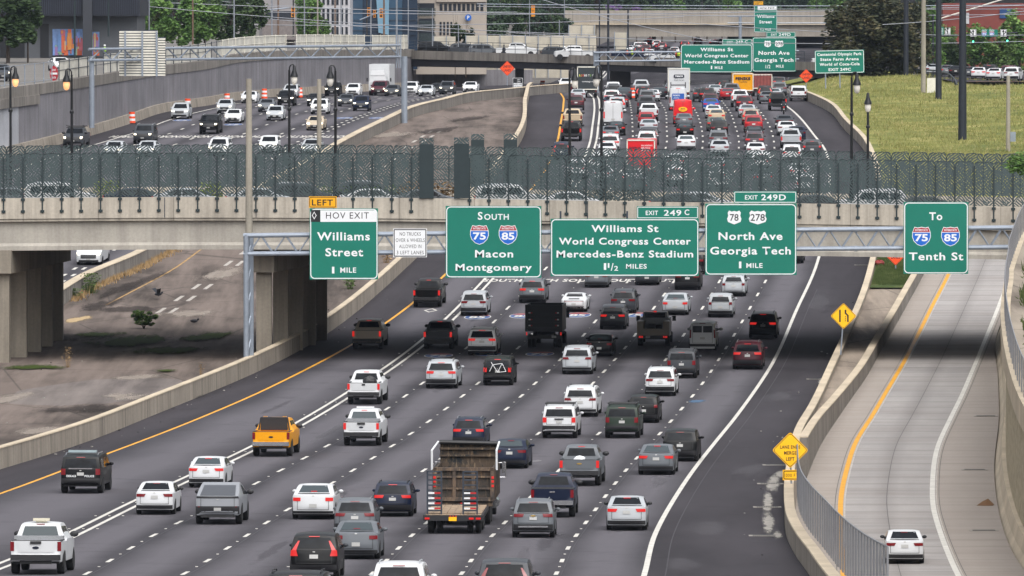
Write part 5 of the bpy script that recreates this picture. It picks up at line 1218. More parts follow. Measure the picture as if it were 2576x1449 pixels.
# ================================================================ VEHICLES BEYOND THE BRIDGE
G1 = 'vehicles queuing beyond the bridge'
K = dict(S='sedan', L='sedan_low', U='suv', P='suv_plain', B='boxy_suv', H='hatchback', W='wagon', K='pickup', C='cargo_van', M='minivan')
def many(rows, group, **kw):
    for r in rows:
        k, col, x, y, t, label = r[:6]; kk = K[k]
        cat = {'K': 'pickup truck', 'C': 'van', 'M': 'minivan'}.get(k, 'car')
        j = lambda a: 1+RND.uniform(-a, a); V(kk, col, x, y, label, cat, group, tail=t > 0, bl=t > 1, rim=False, sc=(j(.03), j(.05), (.97 if k in 'SL' else 1)*j(.04)), rail=PAINT['silver'], rwm=GLASSL if k in 'SL' and RND.random() < .5 else None, **kw)
many([
 ('P','navy',1413,404,2,'dark blue SUV with red lights behind the bridge fence in the carpool lane'),
 ('K','black',1437,356,2,'black pickup with lit lights behind the lamp post in the carpool lane'),
 ('K','beige',1440,321,0,'beige pickup truck in the carpool lane ahead of the black pickup'),
 ('U','maroon',1449,278,0,'maroon SUV in the carpool lane ahead of the beige pickup'),
 ('S','silver',1454,255,0,'silver sedan in the carpool lane behind the maroon pickup'),
 ('K','maroon',1456,245,0,'maroon pickup truck at the head of the carpool lane beside the black box truck'),
 ('S','grey',1535,356,1,'grey sedan just right of the second lamp post by the double white line'),
 ('L','black',1551,342,2,'black sedan behind the white cargo van'),
 ('U','white',1534,384,2,'white SUV with a lit roof light nearest the fence by the double white line'),
 ('S','white',1527,399,0,'white car half hidden by the fence beside the second lamp post'),
 ('C','white',1542,319,1,'plain white cargo van by the double white line'),
 ('S','maroon',1561,270,2,'dark red car peeping out right of the white cargo van queue'),
 ('P','silver',1552,284,2,'silver car with lit lights just ahead of the white cargo van'),
 ('S','navy',1538,275,2,'dark blue sedan with glowing lights ahead of the cargo van'),
 ('U','white',1539,264,2,'white SUV with three lit lights, fourth ahead of the cargo van'),
 ('S','silver',1537,257,2,'silver sedan with a lit roof light, fifth ahead of the cargo van'),
 ('U','dgrey',1545,249,0,'dark grey SUV near the crest in the first general lane'),
 ('U','white',1543,241,0,'white SUV at the crest in the first general lane'),
 ('L','dgrey',1570,250,0,'dark sedan at the crest beside the dark underpass column'),
 ('P','dgrey',1633,367,0,'dark grey SUV partly hidden behind the white SUV above the red box truck'),
 ('U','white',1627,376,2,'white SUV just ahead of the red box truck'),
 ('S','silver',1632,336,0,'silver car between the red hatchback and the dark grey SUV'),
 ('H','red',1626,322,0,'bright red hatchback behind the white pickup'),
 ('K','white',1632,306,0,'white pickup truck ahead of the red hatchback'),
 ('K','dgrey',1626,288,0,'dark grey pickup truck ahead of the white pickup'),
 ('U','grey',1628,264,0,'grey SUV with pale roof ahead of the dark grey pickup'),
 ('P','black',1618,252,2,'black SUV with a lit roof light in the second lane near the crest'),
 ('K','silver',1614,242,0,'silver pickup truck at the crest in the second lane'),
 ('S','white',1641,256,0,'white car at the crest right of the black SUV'),
 ('L','dgrey',1660,249,0,'dark sedan at the crest left of the white box truck'),
 ('S','grey',1721,320,0,'grey sedan behind the red van'),
 ('L','black',1723,347,2,'black sedan with a lit rear window light behind the grey sedan'),
 ('S','white',1726,379,0,'white sedan with a dark glass roof above the bridge fence'),
 ('U','dgrey',1763,256,1,'dark SUV at the crest left of the police style SUV'),
 ('U','black',1779,258,2,'black SUV with lights on near the crest in the fourth lane'),
 ('U','maroon',1788,272,0,'maroon SUV ahead of the blue sedan'),
 ('S','blue',1789,282,1,'blue sedan in the fourth lane'),
 ('S','white',1795,299,0,'white sedan behind the blue sedan'),
 ('L','beige',1803,311,1,'beige sedan behind the white sedan in the fourth lane'),
 ('S','greenish',1801,331,1,'grey green sedan in the fourth lane'),
 ('U','black',1809,347,0,'dark SUV behind the grey green sedan'),
 ('U','grey',1807,373,0,'grey SUV with pale roof just above the fence in the fourth lane'),
 ('S','silver',1810,394,0,'silver sedan half hidden by the fence in the fourth lane'),
 ('K','grey',1842,250,1,'grey open backed pickup left of the yellow box truck'),
 ('S','red',1830,252,1,'small red car left of the white pickup near the crest'),
 ('K','white',1862,270,1,'white pickup truck with lit light below the yellow box truck'),
 ('U','maroon',1873,281,2,'dark maroon SUV behind the white pickup in the fifth lane'),
 ('S','silver',1880,297,1,'silver sedan behind the dark maroon SUV'),
 ('P','tan',1889,315,1,'tan SUV with tall tail lights in the fifth lane'),
 ('U','red',1896,335,2,'red SUV with lit lights in the fifth lane'),
 ('S','black',1898,356,1,'black sedan behind the red SUV'),
 ('U','purple',1898,378,1,'dark purple grey SUV behind the black sedan'),
 ('S','white',1901,398,0,'white car half hidden by the fence in the fifth lane'),
 ('K','black',1957,279,1,'black pickup truck behind which the motorcycle rides'),
 ('U','grey',1961,243,0,'grey SUV near the crest ahead of the black pickup'),
 ('S','silver',1948,252,0,'silver car near the crest left of the grey SUV'),
 ('S','dgrey',1974,325,0,'dark grey sedan behind the motorcycle'),
 ('S','white',1979,342,0,'white sedan behind the dark grey sedan in the right lane'),
 ('S','navy',2005,357,0,'dark blue sedan beside the white edge line'),
 ('K','silver',1990,377,1,'silver white pickup truck at the right edge line above the fence'),
 ('H','dgrey',2043,395,2,'dark hatchback on the white edge line at the fence'),
 ('U','white',1992,411,1,'white SUV half hidden by the fence at the right lane'),
 ('U','dgrey',1997,222,0,'dark grey SUV passing under the far bridge at the right'),
 ('B','white',2009,255,0,'white boxy SUV near the end of the curved hill barrier'),
 ('S','maroon',2034,233,0,'maroon car beside the orange warning sign, nearer one'),
 ('U','maroon',2047,224,2,'maroon SUV with lit lights under the right orange sign'),
 ('U','white',2072,222,0,'white vehicle behind the sign post at the tree edge'),
 ('P','black',1925,253,1,'black SUV right of the yellow box truck'),
 ('S','grey',1930,262,0,'grey sedan right of the yellow box truck, nearer one'),
 ('P','black',1823,236,1,'black SUV near the far bridge left of the yellow truck'),
 ('S','silver',1800,243,0,'silver car at the crest in front of the far bridge'),
 ('S','grey',1690,238,0,'grey car glimpsed left of the white box truck at the crest'),
 ('U','white',1905,228,0,'pale SUV just before the far bridge right of the yellow truck'),
 ('U','dgrey',1960,224,1,'dark SUV just before the far bridge in the right lanes'),
], G1)
# hidden mostly by the fence but glimpsed through its holes
for i, (k, c, x, y, t) in enumerate([('U','white',1452,452,1),('S','silver',1517,462,1),('U','white',1512,433,0),('S','white',1590,470,1),('U','grey',1602,495,1),('S','white',1700,430,1),('U','white',1702,470,2),
    ('S','silver',1800,440,1),('P','white',1806,480,2),('U','white',1915,432,1),('S','grey',1920,470,1),('S','white',2010,455,1),('U','white',2025,490,1)]):
    V(K[k], c, x, y, 'vehicle glimpsed through the holes of the bridge fence in the jammed lanes', 'car', G1, tail=t > 0, bl=t > 1, rim=False)
# box trucks and vans
def boxtruck(name, label, x, y, w, h, L, body, cab, front=False, rim_=True, group=G1, path=L_DBL, face=None, gapz=.95):
    p = gp(x, y); d = (path(p.y+6)-path(p.y-6))/12
    t = thing(name, label, 'truck', p, -math.atan(d)+(math.pi if front else 0), group); o = 0
    yb = (0, L) if not front else (-L-2.0, -2.0)
    m = MB(); m.box((0, (yb[0]+yb[1])/2, gapz+(h-gapz)/2), (w, L, h-gapz)); m.build('cargo_box', body, t)
    if not front:
        A(t, 'door_frame', lambda m: (m.box((0, -.02, h-.06), (w, .06, .12)), m.box((0, -.02, gapz+.06), (w, .06, .12)), m.box((-w/2+.05, -.02, (h+gapz)/2), (.1, .06, h-gapz)), m.box((w/2-.05, -.02, (h+gapz)/2), (.1, .06, h-gapz))), S_BACK)
        A(t, 'bumper', lambda m: m.box((0, .1, .65), (w*.92, .2, .25)), TRIM)
        for sx in (-1, 1): A(t, 'tail_light', lambda m: m.box((sx*w*.4, -.03, .8), (.2, .05, .1)), TAIL)
        cy = L+1.1
    else: cy = -1.0
    c = A(t, 'cab', lambda m: (m.box((0, cy, 1.15), (w*.88, 2.0, 1.1)), m.box((0, cy, 2.05), (w*.84, 1.9, .9), taper=.88)), cab)
    if front:
        A(c, 'windscreen', lambda m: m.box((0, cy-.98+.05, 2.0), (w*.72, .1, .62)), GLASS); A(c, 'grille', lambda m: m.box((0, cy-1.02, 1.05), (w*.5, .06, .5)), TRIM)
        A(c, 'roof_deflector', lambda m: m.box((0, cy+.3, 2.75), (w*.75, 1.2, .6), taper=.8), cab)
        for sx in (-1, 1):
            A(t, 'headlight', lambda m: m.box((sx*w*.34, cy-1.03, .95), (.24, .06, .18)), HEAD_ON); A(t, 'mirror', lambda m: m.box((sx*w*.58, cy-.6, 1.9), (.16, .1, .45)), TRIM)
        wheels(t, (cy-.3, yb[0]+1.2), (-w*.4, w*.4), .45, .3)
    else:
        for sx in (-1, 1): A(t, 'mirror', lambda m: m.box((sx*w*.58, cy+.4, 2.0), (.16, .1, .45)), TRIM)
        wheels(t, (1.4, L+1.5), (-w*.4, w*.4), .45, .3)
    return t
t = boxtruck('box_truck', 'black box truck reading ROOMS TO GO at the head of the carpool lane', 1478, 246, 2.5, 3.75, 7, M('truck_charcoal', lin('#2b3236'), .5, var=.05), PAINT['black'])
for i, (ch, c) in enumerate(zip(['R', 'O', 'O', 'M', 'S', 'T', 'O', 'G', 'O'], ['#c9cf5a', '#d9843a', '#c94a3a', '#d8d8d8', '#d8d8d8', '#d8d8d8', '#7fae4a', '#d8d8d8', '#7fae4a'])):
    letters(ch, -.92+.2*i+(.08 if i > 4 else 0)+(.08 if i > 6 else 0), 2.55, .15, .26, -.06, M('truck_letter', lin(c), .5, var=0), t, .03)
letters('roomstogo.com', .1, 1.85, 1.5, .17, -.06, S_WHITE, t, .01)
t = boxtruck('box_truck', 'white box truck reading reece, tallest in the third lane', 1708, 252, 2.6, 3.75, 6.5, PAINT['white'], PAINT['white'])
m = MB(); m.prism(rrect(-.62, 2.62, .62, 3.02, .15), -.055, -.05); m.build('logo_panel', BADGE, t, fix=True); letters('reece', 0, 2.72, .9, .2, -.07, S_WHITE, t, .03); letters('Works for you', 0, 2.3, 1.2, .14, -.055, STEELD, t)
t = boxtruck('box_truck', 'yellow PENSKE rental box truck in the fifth lane', 1869, 249, 2.5, 3.05, 5.5, PAINT['yellow'], PAINT['yellow'])
letters('PENSKE', 0, 2.25, 1.75, .36, -.055, BADGE, t, .05); letters('Truck Rental', 0, 1.98, 1.0, .14, -.055, BADGE, t)
t = boxtruck('box_truck', 'bright red delivery truck reading BUCKED UP just behind the bridge fence', 1612, 452, 2.55, 3.6, 5.5, PAINT['brightred'], PAINT['brightred'])
letters('BUCKED UP', -.55, 2.75, .95, .2, -.055, BADGE, t, .03, tilt=0); letters('REAL INGREDIENTS', .55, 3.0, 1.0, .13, -.055, S_WHITE, t); letters('REAL FOCUS', .45, 2.78, .8, .13, -.055, S_WHITE, t); letters('UNREAL ENERGY', .5, 2.56, .9, .13, -.055, S_WHITE, t)
t = boxtruck('dump_trailer', 'faded red open dump truck right of the yellow box truck', 1917, 243, 2.5, 2.7, 5, M('faded_red', lin('#8f4a44'), .7, var=.2), PAINT['red'])
A(t, 'rib', lambda m: [m.box((-1.0+.4*i, -.05, 1.9), (.08, .08, 1.5)) for i in range(6)], M('faded_red_rib', lin('#7a3c38'), .7, var=.2))
t = V('cargo_van', 'white', 1706, 279, 'white high roof van with a blue panel and ladder racks ahead of the red van', 'van', G1, bl=1, rim=False)
m = MB(); m.prism(rrect(-.66, 1.25, .66, 1.9, .06), -.04, -.035); m.build('blue_panel', M('panel_blue', lin('#2458a8'), .5, var=0), t, fix=True); letters('PRONTO', -.18, 1.6, .75, .18, -.05, S_WHITE, t, .03); letters('plumbing', -.2, 1.36, .6, .13, -.05, S_WHITE, t)
A(t, 'ladder_rack', lambda m: [m.tube((sx*.8, .4, 2.5), (sx*.8, .4, 3.15), .05) for sx in (-1, 1)] + [m.tube((-.8, .4+1.2*i, 2.8), (.8, .4+1.2*i, 2.8), .04) for i in range(3)], TRIM)
t = V('cargo_van', 'brightred', 1718, 314, 'bright red high roof van with a yellow oval logo', 'van', G1, tail=1, rim=False)
m = MB(); m.prism([(.45*math.cos(a*math.pi/10), 1.6+.24*math.sin(a*math.pi/10)) for a in range(20)], -.05, -.04); m.build('oval_logo', S_YEL, t, fix=True); letters('SMART', 0, 1.62, .5, .12, -.06, BADGE, t, .02); letters('SERVICE', 0, 1.47, .5, .12, -.06, S_RED, t, .02)
# motorcycle with rider
mp = gp(1972, 288); mt = thing('motorcycle', 'black motorcycle riding behind the black pickup in the right lane', 'motorcycle', mp, -math.atan((L_R(mp.y+6)-L_R(mp.y-6))/12))
tm, rm = wheel_meshes(.31, .13)
for yy in (.31, 1.7): put('wheel', tm, None, mt, (0, yy, .31))
A(mt, 'frame', lambda m: (m.ball((0, .95, .55), .3, 8, 6, (.6, 1.3, .8)), m.tube((0, 1.7, .31), (0, 1.4, 1.0), .05), m.tube((0, .3, .32), (0, .9, .5), .05)), TRIM)
A(mt, 'fuel_tank', lambda m: m.ball((0, 1.15, .88), .2, 8, 6, (.8, 1.5, .8)), PAINT['black']); A(mt, 'seat', lambda m: m.box((0, .6, .8), (.28, .7, .12)), TRIM)
A(mt, 'tail_light', lambda m: m.box((0, .12, .8), (.16, .06, .1)), TAIL_ON); A(mt, 'handlebar', lambda m: m.tube((-.38, 1.3, 1.08), (.38, 1.3, 1.08), .025), CHROME); A(mt, 'number_plate', lambda m: m.box((0, .04, .58), (.18, .02, .12)), PLATE)
def figure(name, label, loc, rz, joints, edges, mat, extra=(), group=None):
    """one skinned body: joints {name: (pos, radius)}"""
    ks = list(joints); me = bpy.data.meshes.new('body'); me.from_pydata([joints[k][0] for k in ks], [(ks.index(a), ks.index(b)) for a, b in edges], [])
    ob = bpy.data.objects.new(name, me); COL.objects.link(ob)
    sk = ob.modifiers.new('skin', 'SKIN'); sd = ob.modifiers.new('sub', 'SUBSURF'); sd.levels = 1; sd.render_levels = 1
    for i, k in enumerate(ks):
        r = joints[k][1]; me.skin_vertices[0].data[i].radius = r if isinstance(r, tuple) else (r, r)
    me.skin_vertices[0].data[0].use_root = True
    bpy.context.view_layer.update()
    m2 = bpy.data.meshes.new_from_object(ob.evaluated_get(bpy.context.evaluated_depsgraph_get())); bpy.data.objects.remove(ob)
    m2.polygons.foreach_set('use_smooth', [True]*len(m2.polygons))
    m2.materials.clear(); m2.materials.append(mat)
    o = put(name, m2); o.location = loc; o.rotation_euler = (0, 0, rz); tag(o, label, 'person', group)
    for nm, f, mt_ in extra: add(o, nm, f, mt_, 50)
    return o
CLOTH = M('dark_clothes', (.02, .022, .028), .85, var=.15); SKIN = M('skin', lin('#8a5f49'), .6, var=.03)
def body_pose(sit=False, arms=0.0, ride=False):
    J = {'pelvis': ((0, 0, .95), (.15, .11)), 'waist': ((0, 0, 1.12), (.14, .1)), 'chest': ((0, .02, 1.35), (.18, .12)), 'neck': ((0, .02, 1.5), .055), 'head': ((0, .03, 1.6), .085), 'crown': ((0, .03, 1.7), .095)}
    E = [('pelvis', 'waist'), ('waist', 'chest'), ('chest', 'neck'), ('neck', 'head'), ('head', 'crown')]
    for s_, sx in (('l', -1), ('r', 1)):
        J.update({'sh'+s_: ((sx*.19, .02, 1.42), .065), 'el'+s_: ((sx*.25, -.03+arms*.1, 1.13+arms*.05), .045), 'wr'+s_: ((sx*.24, .06+arms*.25, .9+arms*.15), .032), 'ha'+s_: ((sx*.235, .08+arms*.28, .8+arms*.15), .036),
                  'hp'+s_: ((sx*.09, 0, .9), .1), 'kn'+s_: ((sx*.1, .03, .5), .065), 'an'+s_: ((sx*.11, 0, .08), .045), 'to'+s_: ((sx*.12, .16, .04), .045)})
        E += [('chest', 'sh'+s_), ('sh'+s_, 'el'+s_), ('el'+s_, 'wr'+s_), ('wr'+s_, 'ha'+s_), ('pelvis', 'hp'+s_), ('hp'+s_, 'kn'+s_), ('kn'+s_, 'an'+s_), ('an'+s_, 'to'+s_)]
    if ride:
        for k, (p, r) in list(J.items()):
            x, y, z = p
            if k in ('pelvis', 'waist', 'chest', 'neck', 'head', 'crown') or k[:2] in ('sh',): J[k] = ((x, y+.12*(z-.95), z-.02), r)
        for s_, sx in (('l', -1), ('r', 1)):
            J['el'+s_] = ((sx*.32, .35, 1.15), .05); J['wr'+s_] = ((sx*.36, .6, 1.1), .035); J['ha'+s_] = ((sx*.36, .7, 1.08), .04)
            J['kn'+s_] = ((sx*.25, .42, .78), .075); J['an'+s_] = ((sx*.22, .22, .38), .05); J['to'+s_] = ((sx*.22, .4, .34), .045)
    return J, E
J, E = body_pose(ride=True)
figure('person', 'motorcycle rider in dark clothes and a black helmet leaning slightly forward', mt.matrix_basis @ Vector((0, .6, -.05)), mt.rotation_euler.z, J, E, CLOTH, [('helmet', lambda m: m.ball((0, .12, 1.66), .15, 12, 8, (1, 1.1, 1.05)), PAINT['black'])])
# ================================================================ ONCOMING TRAFFIC
G2 = 'vehicles in the oncoming lanes'
many([
 ('K','dgrey',183,374,0,'dark pickup with a ladder rack at the left lamp post, oncoming lanes'),
 ('B','dgrey',358,364,0,'dark grey SUV with one bright headlight, leading the oncoming lanes'),
 ('U','silver',451,300,0,'silver crossover nearest the retaining wall with lit headlights'),
 ('B','black',524,338,0,'large black SUV with a chrome grille in the oncoming lanes'),
 ('S','white',585,310,0,'white smooth fronted sedan beside the large black SUV'),
 ('W','silver',564,287,0,'pale blue silver estate behind the white smooth sedan'),
 ('S','white',625,260,0,'white sedan beside the tall tan pole in the oncoming lanes'),
 ('S','silver',283,397,0,'silver roof of a car just showing over the fence, left of the dark grey SUV'),
 ('S','silver',366,395,0,'silver car half hidden under the dark grey SUV by the fence'),
 ('U','white',547,394,0,'white SUV roof just showing over the fence left of the tall pole'),
 ('H','white',673,386,0,'white boxy car just above the fence right of the tall pole'),
 ('S','silver',780,391,0,'silver car behind the second tall pole at the fence'),
 ('H','silver',690,304,0,'small silver hatchback in the middle of the oncoming lanes'),
 ('S','grey',668,282,0,'grey sedan behind the small silver hatchback'),
 ('U','black',718,267,0,'black SUV behind the third lamp post'),
 ('U','silver',729,247,0,'silver crossover between two orange drums near the wall'),
 ('U','white',802,288,0,'white sporty crossover behind the second tall pole'),
 ('S','black',791,268,0,'black sedan left of the white sporty crossover'),
 ('S','gold',791,329,0,'champagne sedan in front of the second tall pole'),
 ('U','black',834,242,0,'black SUV close to the fourth lamp post'),
 ('W','white',886,244,0,'white estate behind the dark sedan with yellow headlights'),
 ('S','dgrey',869,268,0,'dark grey car with yellow headlights right of the fourth lamp post'),
 ('P','navy',907,280,0,'dark navy crossover leading beside the double dashed line'),
 ('M','maroon',952,241,0,'maroon minivan in front of the white box truck'),
 ('S','dgrey',984,243,0,'dark sedan right of the maroon minivan'),
 ('U','white',1031,239,0,'white crossover right of the gantry leg'),
 ('S','silver',1070,243,0,'low silver sedan just over the crest'),
 ('S','black',1099,237,0,'black car behind the grey crossover near the barrier'),
 ('U','dgrey',1122,238,0,'dark grey crossover nearest the median barrier at the crest'),
 ('S','white',1181,233,0,'white sedan emerging behind the median barrier'),
], G2, front=True, path=N_HOV)
for q in bpy.data.objects:
    if q.get('label', '').startswith('dark pickup with a ladder rack'):
        A(q, 'ladder_rack', lambda m: [m.tube((sx*.8, -4.6, 1.9), (sx*.8, -1.6, 2.15), .04) for sx in (-1, 1)] + [m.tube((-.8, -4.5+1.0*i, 1.95), (.8, -4.5+1.0*i, 1.95), .04) for i in range(4)], TRIM)
V('cargo_van', 'white', 222, 668, 'white van with a big black grille driving under the bridge at the left', 'van', G2, front=True, path=N_HOV, sc=(1, 1, .85), hl=True)
boxtruck('box_truck', 'white box truck coming towards us beside the dark tunnel mouth', 950, 240, 2.5, 3.8, 6.5, PAINT['white'], PAINT['white'], front=True, path=N_HOV, group=G2)
V('sedan', 'white', 1424, 224, 'white car coming the other way left of the black box truck', 'car', G2, front=True, rim=False, path=L_YEL)
# ================================================================ CARS ON THE BRIDGE (side views behind the fence)
G3 = 'cars crossing the near bridge'
def bridge_car(k, col, x, Y, label, right=True, sc=(1, 1, 1)):
    s = KIND[K[k]][0]; z = bz(498, YB0, x)-.95
    off_ = s.L/2*sc[1]; X = bx(x, Y)+(-off_ if right else off_)
    V(K[k], col, 0, 0, label, {'K': 'pickup truck', 'M': 'minivan'}.get(k, 'car'), G3, loc=Vector((X, Y, z)), rz=R(-90) if right else R(90), sc=sc, rail=PAINT['silver'], tail=1)
bridge_car('B', 'white', 152, 494, 'white estate car with black windows behind the bridge fence at the left', True)
bridge_car('S', 'navy', 346, 494.5, 'dark blue sedan behind the bridge fence left of the silver one', True)
bridge_car('S', 'silver', 470, 494, 'silver sedan behind the bridge fence left of the tall tan pole', True)
bridge_car('S', 'silver', 655, 494, 'silver sedan behind the bridge fence right of the tall tan pole', True)
bridge_car('U', 'dgrey', 760, 498, 'dark SUV behind the bridge fence above the LEFT plaque', True)
bridge_car('S', 'white', 940, 494, 'white sedan behind the bridge fence above the HOV exit sign', True)
bridge_car('U', 'dgrey', 930, 504, 'dark SUV in the farther bridge lane above the white sedan', True)
bridge_car('S', 'grey', 1075, 494, 'grey sedan passing between the two green pylons', True)
bridge_car('B', 'white', 1285, 494, 'white SUV behind the bridge fence above the SOUTH sign', True)
bridge_car('S', 'white', 1440, 494, 'white sedan behind the bridge fence left of the EXIT 249 C plaque', True)
bridge_car('S', 'dgrey', 1720, 494, 'dark sedan behind the bridge fence right of the EXIT 249 C plaque', True)
bridge_car('L', 'silver', 1760, 498, 'silver sedan in the next bridge lane beside the dark sedan', True)
bridge_car('S', 'dgrey', 2060, 494, 'dark sedan behind the bridge fence left of the two right lamp posts', True)
bridge_car('B', 'white', 2190, 494, 'white SUV behind the bridge fence behind the two right lamp posts', False)
bridge_car('S', 'black', 2335, 494, 'black car whose roof shows over the Tenth St sign', True)
bridge_car('S', 'grey', 30, 498, 'grey car at the far left end of the bridge', True)
# ================================================================ FAR BRIDGE, WALLS, BUILDINGS
def at(o, x, y, Y): return px(x, y, Y)-o
def slab(m, o, x0, y0, x1, y1, Y, d=.3):
    """upright box: photo-pixel rectangle at distance Y, d metres thick going away"""
    a, b = at(o, x0, y0, Y), at(o, x1, y1, Y)
    m.box(((a.x+b.x)/2, a.y+d/2, (a.z+b.z)/2), (abs(b.x-a.x), d, abs(a.z-b.z))); return m
def rect(name, x0, y0, x1, y1, Y, mat, parent, d=.3):
    m = MB(); slab(m, Vector(parent.location) if parent.parent is None else Vector(parent.parent.location), x0, y0, x1, y1, Y, d); return m.build(name, mat, parent)
FBY = pchip([(955, 1015), (2080, 950)])
FB = [955+56*i for i in range(0, 22)]
fb = thing('road_bridge', 'older road bridge with dark steel girders crossing beyond the traffic jam', 'bridge', px(1500, 160, FBY(1500))); fo = fb.location.copy()
ftop = pchip([(940, 124), (1288, 134), (1700, 146), (2180, 160)]); fpar = pchip([(940, 146), (1288, 155), (1700, 168), (2180, 181)]); fgir = pchip([(940, 166), (1288, 172), (1700, 184), (2180, 201)])
def floft(name, mat, rows):
    m = MB(); n = len(rows)
    for x in FB:
        Y = FBY(x)
        for dy, f in rows:
            p = px(x, f(x), Y); m.v.append((p.x-fo.x, Y+dy-fo.y, p.z-fo.z))
    for j in range(len(FB)-1):
        for i in range(n): m.f.append((j*n+i, j*n+(i+1) % n, (j+1)*n+(i+1) % n, (j+1)*n+i))
    m.f += [tuple(range(n)), tuple((len(FB)-1)*n+i for i in range(n-1, -1, -1))]
    return m.build(name, mat, fb, fix=True)
GIRD = M('dark_girder', lin('#26262c'), .6, .2, var=.2)
floft('parapet', CONC_OLD, [(0, ftop), (.35, ftop), (.35, fpar), (0, fpar)])
floft('girder', GIRD, [(.3, lambda x: fpar(x)+.3), (.7, lambda x: fpar(x)+.3), (.7, fgir), (.3, fgir)])
floft('deck', CONC_OLD, [(.36, lambda x: fpar(x)-10), (15, lambda x: fpar(x)-10), (15, lambda x: fpar(x)+1), (.36, lambda x: fpar(x)+1)])
for k in (3, 6, 9, 12): floft('girder', GIRD, [(k, lambda x: fpar(x)+1.3), (k+.5, lambda x: fpar(x)+1.3), (k+.5, fgir), (k, fgir)])
m = MB()
for i, x in enumerate(range(960, 2080, 28)):
    p = px(x, ftop(x), FBY(x))-fo; m.tube(p, p+Vector((0, 0, 1.3)), .04, n=5)
for h in (.5, .9, 1.3):
    m.path([px(x, ftop(x), FBY(x))-fo+Vector((0, 0, h)) for x in range(960, 2080, 56)], .03, 4)
tag(m.build('railing', STEELD, fb))
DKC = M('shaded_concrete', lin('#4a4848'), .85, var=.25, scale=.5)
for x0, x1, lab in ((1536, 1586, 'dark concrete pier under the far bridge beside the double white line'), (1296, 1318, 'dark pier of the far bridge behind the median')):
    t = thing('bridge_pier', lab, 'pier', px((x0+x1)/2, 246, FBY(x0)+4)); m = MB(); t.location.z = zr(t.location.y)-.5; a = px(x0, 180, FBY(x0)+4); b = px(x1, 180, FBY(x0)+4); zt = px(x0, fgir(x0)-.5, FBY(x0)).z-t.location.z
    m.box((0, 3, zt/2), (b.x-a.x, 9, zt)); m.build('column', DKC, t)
# retaining wall of the northbound side
def ztw(Y): return _t(Y)
w = thing('retaining_wall', 'high grey streaked retaining wall along the far side of the oncoming lanes', 'wall', (N_WALL(850), 850, zr(850))); wo = w.location.copy()
def wsweep(name, mat, prof, Y0, Y1, path=N_WALL):
    m = MB(); sweep(m, path, prof, Y0, Y1, 6); m.v = [(a-wo.x, b-wo.y, c-wo.z) for a, b, c in m.v]; return m.build(name, mat, w, fix=True)
GW = concrete('grey_wall', lin('#87858a'), .4)
wsweep('wall', GW, [(-.3, lambda Y: zr(Y)-.5), (-.3, ztw), (-.9, ztw), (-.9, lambda Y: zr(Y)-.5)], 716, 1012)
wsweep('coping', CONC_OLD, [(-.2, lambda Y: ztw(Y)-1.0), (-.2, lambda Y: ztw(Y)+.02), (-1.0, lambda Y: ztw(Y)+.02), (-1.0, lambda Y: ztw(Y)-1.0)], 690, 1012.5)
wsweep('foot_barrier', CONC_BAR, [(.25, lambda Y: zr(Y)-.3), (.05, lambda Y: zr(Y)+.95), (-.28, lambda Y: zr(Y)+.95), (-.28, lambda Y: zr(Y)-.3)], 640, 1012)
wsweep('pale_wall', concrete('whitewashed_wall', lin('#b4b6bc'), .25), [(-.32, lambda Y: zr(Y)-.5), (-.32, lambda Y: ztw(Y)-1.9), (-.85, lambda Y: ztw(Y)-1.9), (-.85, lambda Y: zr(Y)-.5)], 600, 716)
wsweep('ledge', CONC_OLD, [(-.1, lambda Y: ztw(Y)-1.9), (-.1, lambda Y: ztw(Y)-1.0), (-.9, lambda Y: ztw(Y)-1.0), (-.9, lambda Y: ztw(Y)-1.9)], 600, 724)
# fences on top of it
WPAN = M('white_fence_panel', lin('#d2cfc4'), .75, var=.25, scale=.6)
ff = thing('panel_fence', 'white panelled fence with dark frames along the top of the grey retaining wall', 'fence', (N_WALL(850)-.6, 850, ztw(850))); fo2 = ff.location.copy()
Y = 736.0; i = 0
while Y < 1008:
    Y2 = min(Y+6.0, 1010); a = Vector((N_WALL(Y)-.6, Y, ztw(Y))); b = Vector((N_WALL(Y2)-.6, Y2, ztw(Y2))); h = 1.95
    m = MB(); m.add([a-fo2+Vector((0, 0, .1)), b-fo2+Vector((0, 0, .1)), b-fo2+Vector((0, 0, h)), a-fo2+Vector((0, 0, h))], [(0, 1, 2, 3)]); 
    if i % 9 != 4: m.build('panel', WPAN, ff)
    m = MB(); [m.tube(a.lerp(b, q/5)-fo2+Vector((.06, -.06, 0)), a.lerp(b, q/5)-fo2+Vector((.06, -.06, h+.05)), .05, n=5) for q in range(1)]; m.tube(a-fo2+Vector((.03, -.03, 1.85)), b-fo2+Vector((.03, -.03, 1.85)), .03, n=4); m.tube(a-fo2+Vector((.03, -.03, 1.0)), b-fo2+Vector((.03, -.03, 1.0)), .03, n=4); m.build('frame', STEELD if Y < 880 else S_BACK, ff)
    Y = Y2 if Y2 > Y else 2000; i += 1
ff = thing('picket_fence', 'grey metal post fence on the wall top at the upper left street', 'fence', (N_WALL(720)-.6, 720, ztw(720))); fo2 = ff.location.copy()
Y = 640.0; last = None
while Y < 736:
    a = Vector((N_WALL(Y)-.6, Y, ztw(Y)))-fo2; m = MB(); m.tube(a, a+Vector((0, 0, 2.0)), .05, n=5); m.build('post', STEEL, ff)
    if last is not None:
        m = MB()
        for h in (.25, 1.95): m.tube(last+Vector((0, 0, h)), a+Vector((0, 0, h)), .025, n=4)
        m.build('rail', STEEL, ff)
    last = a; Y += 4.2
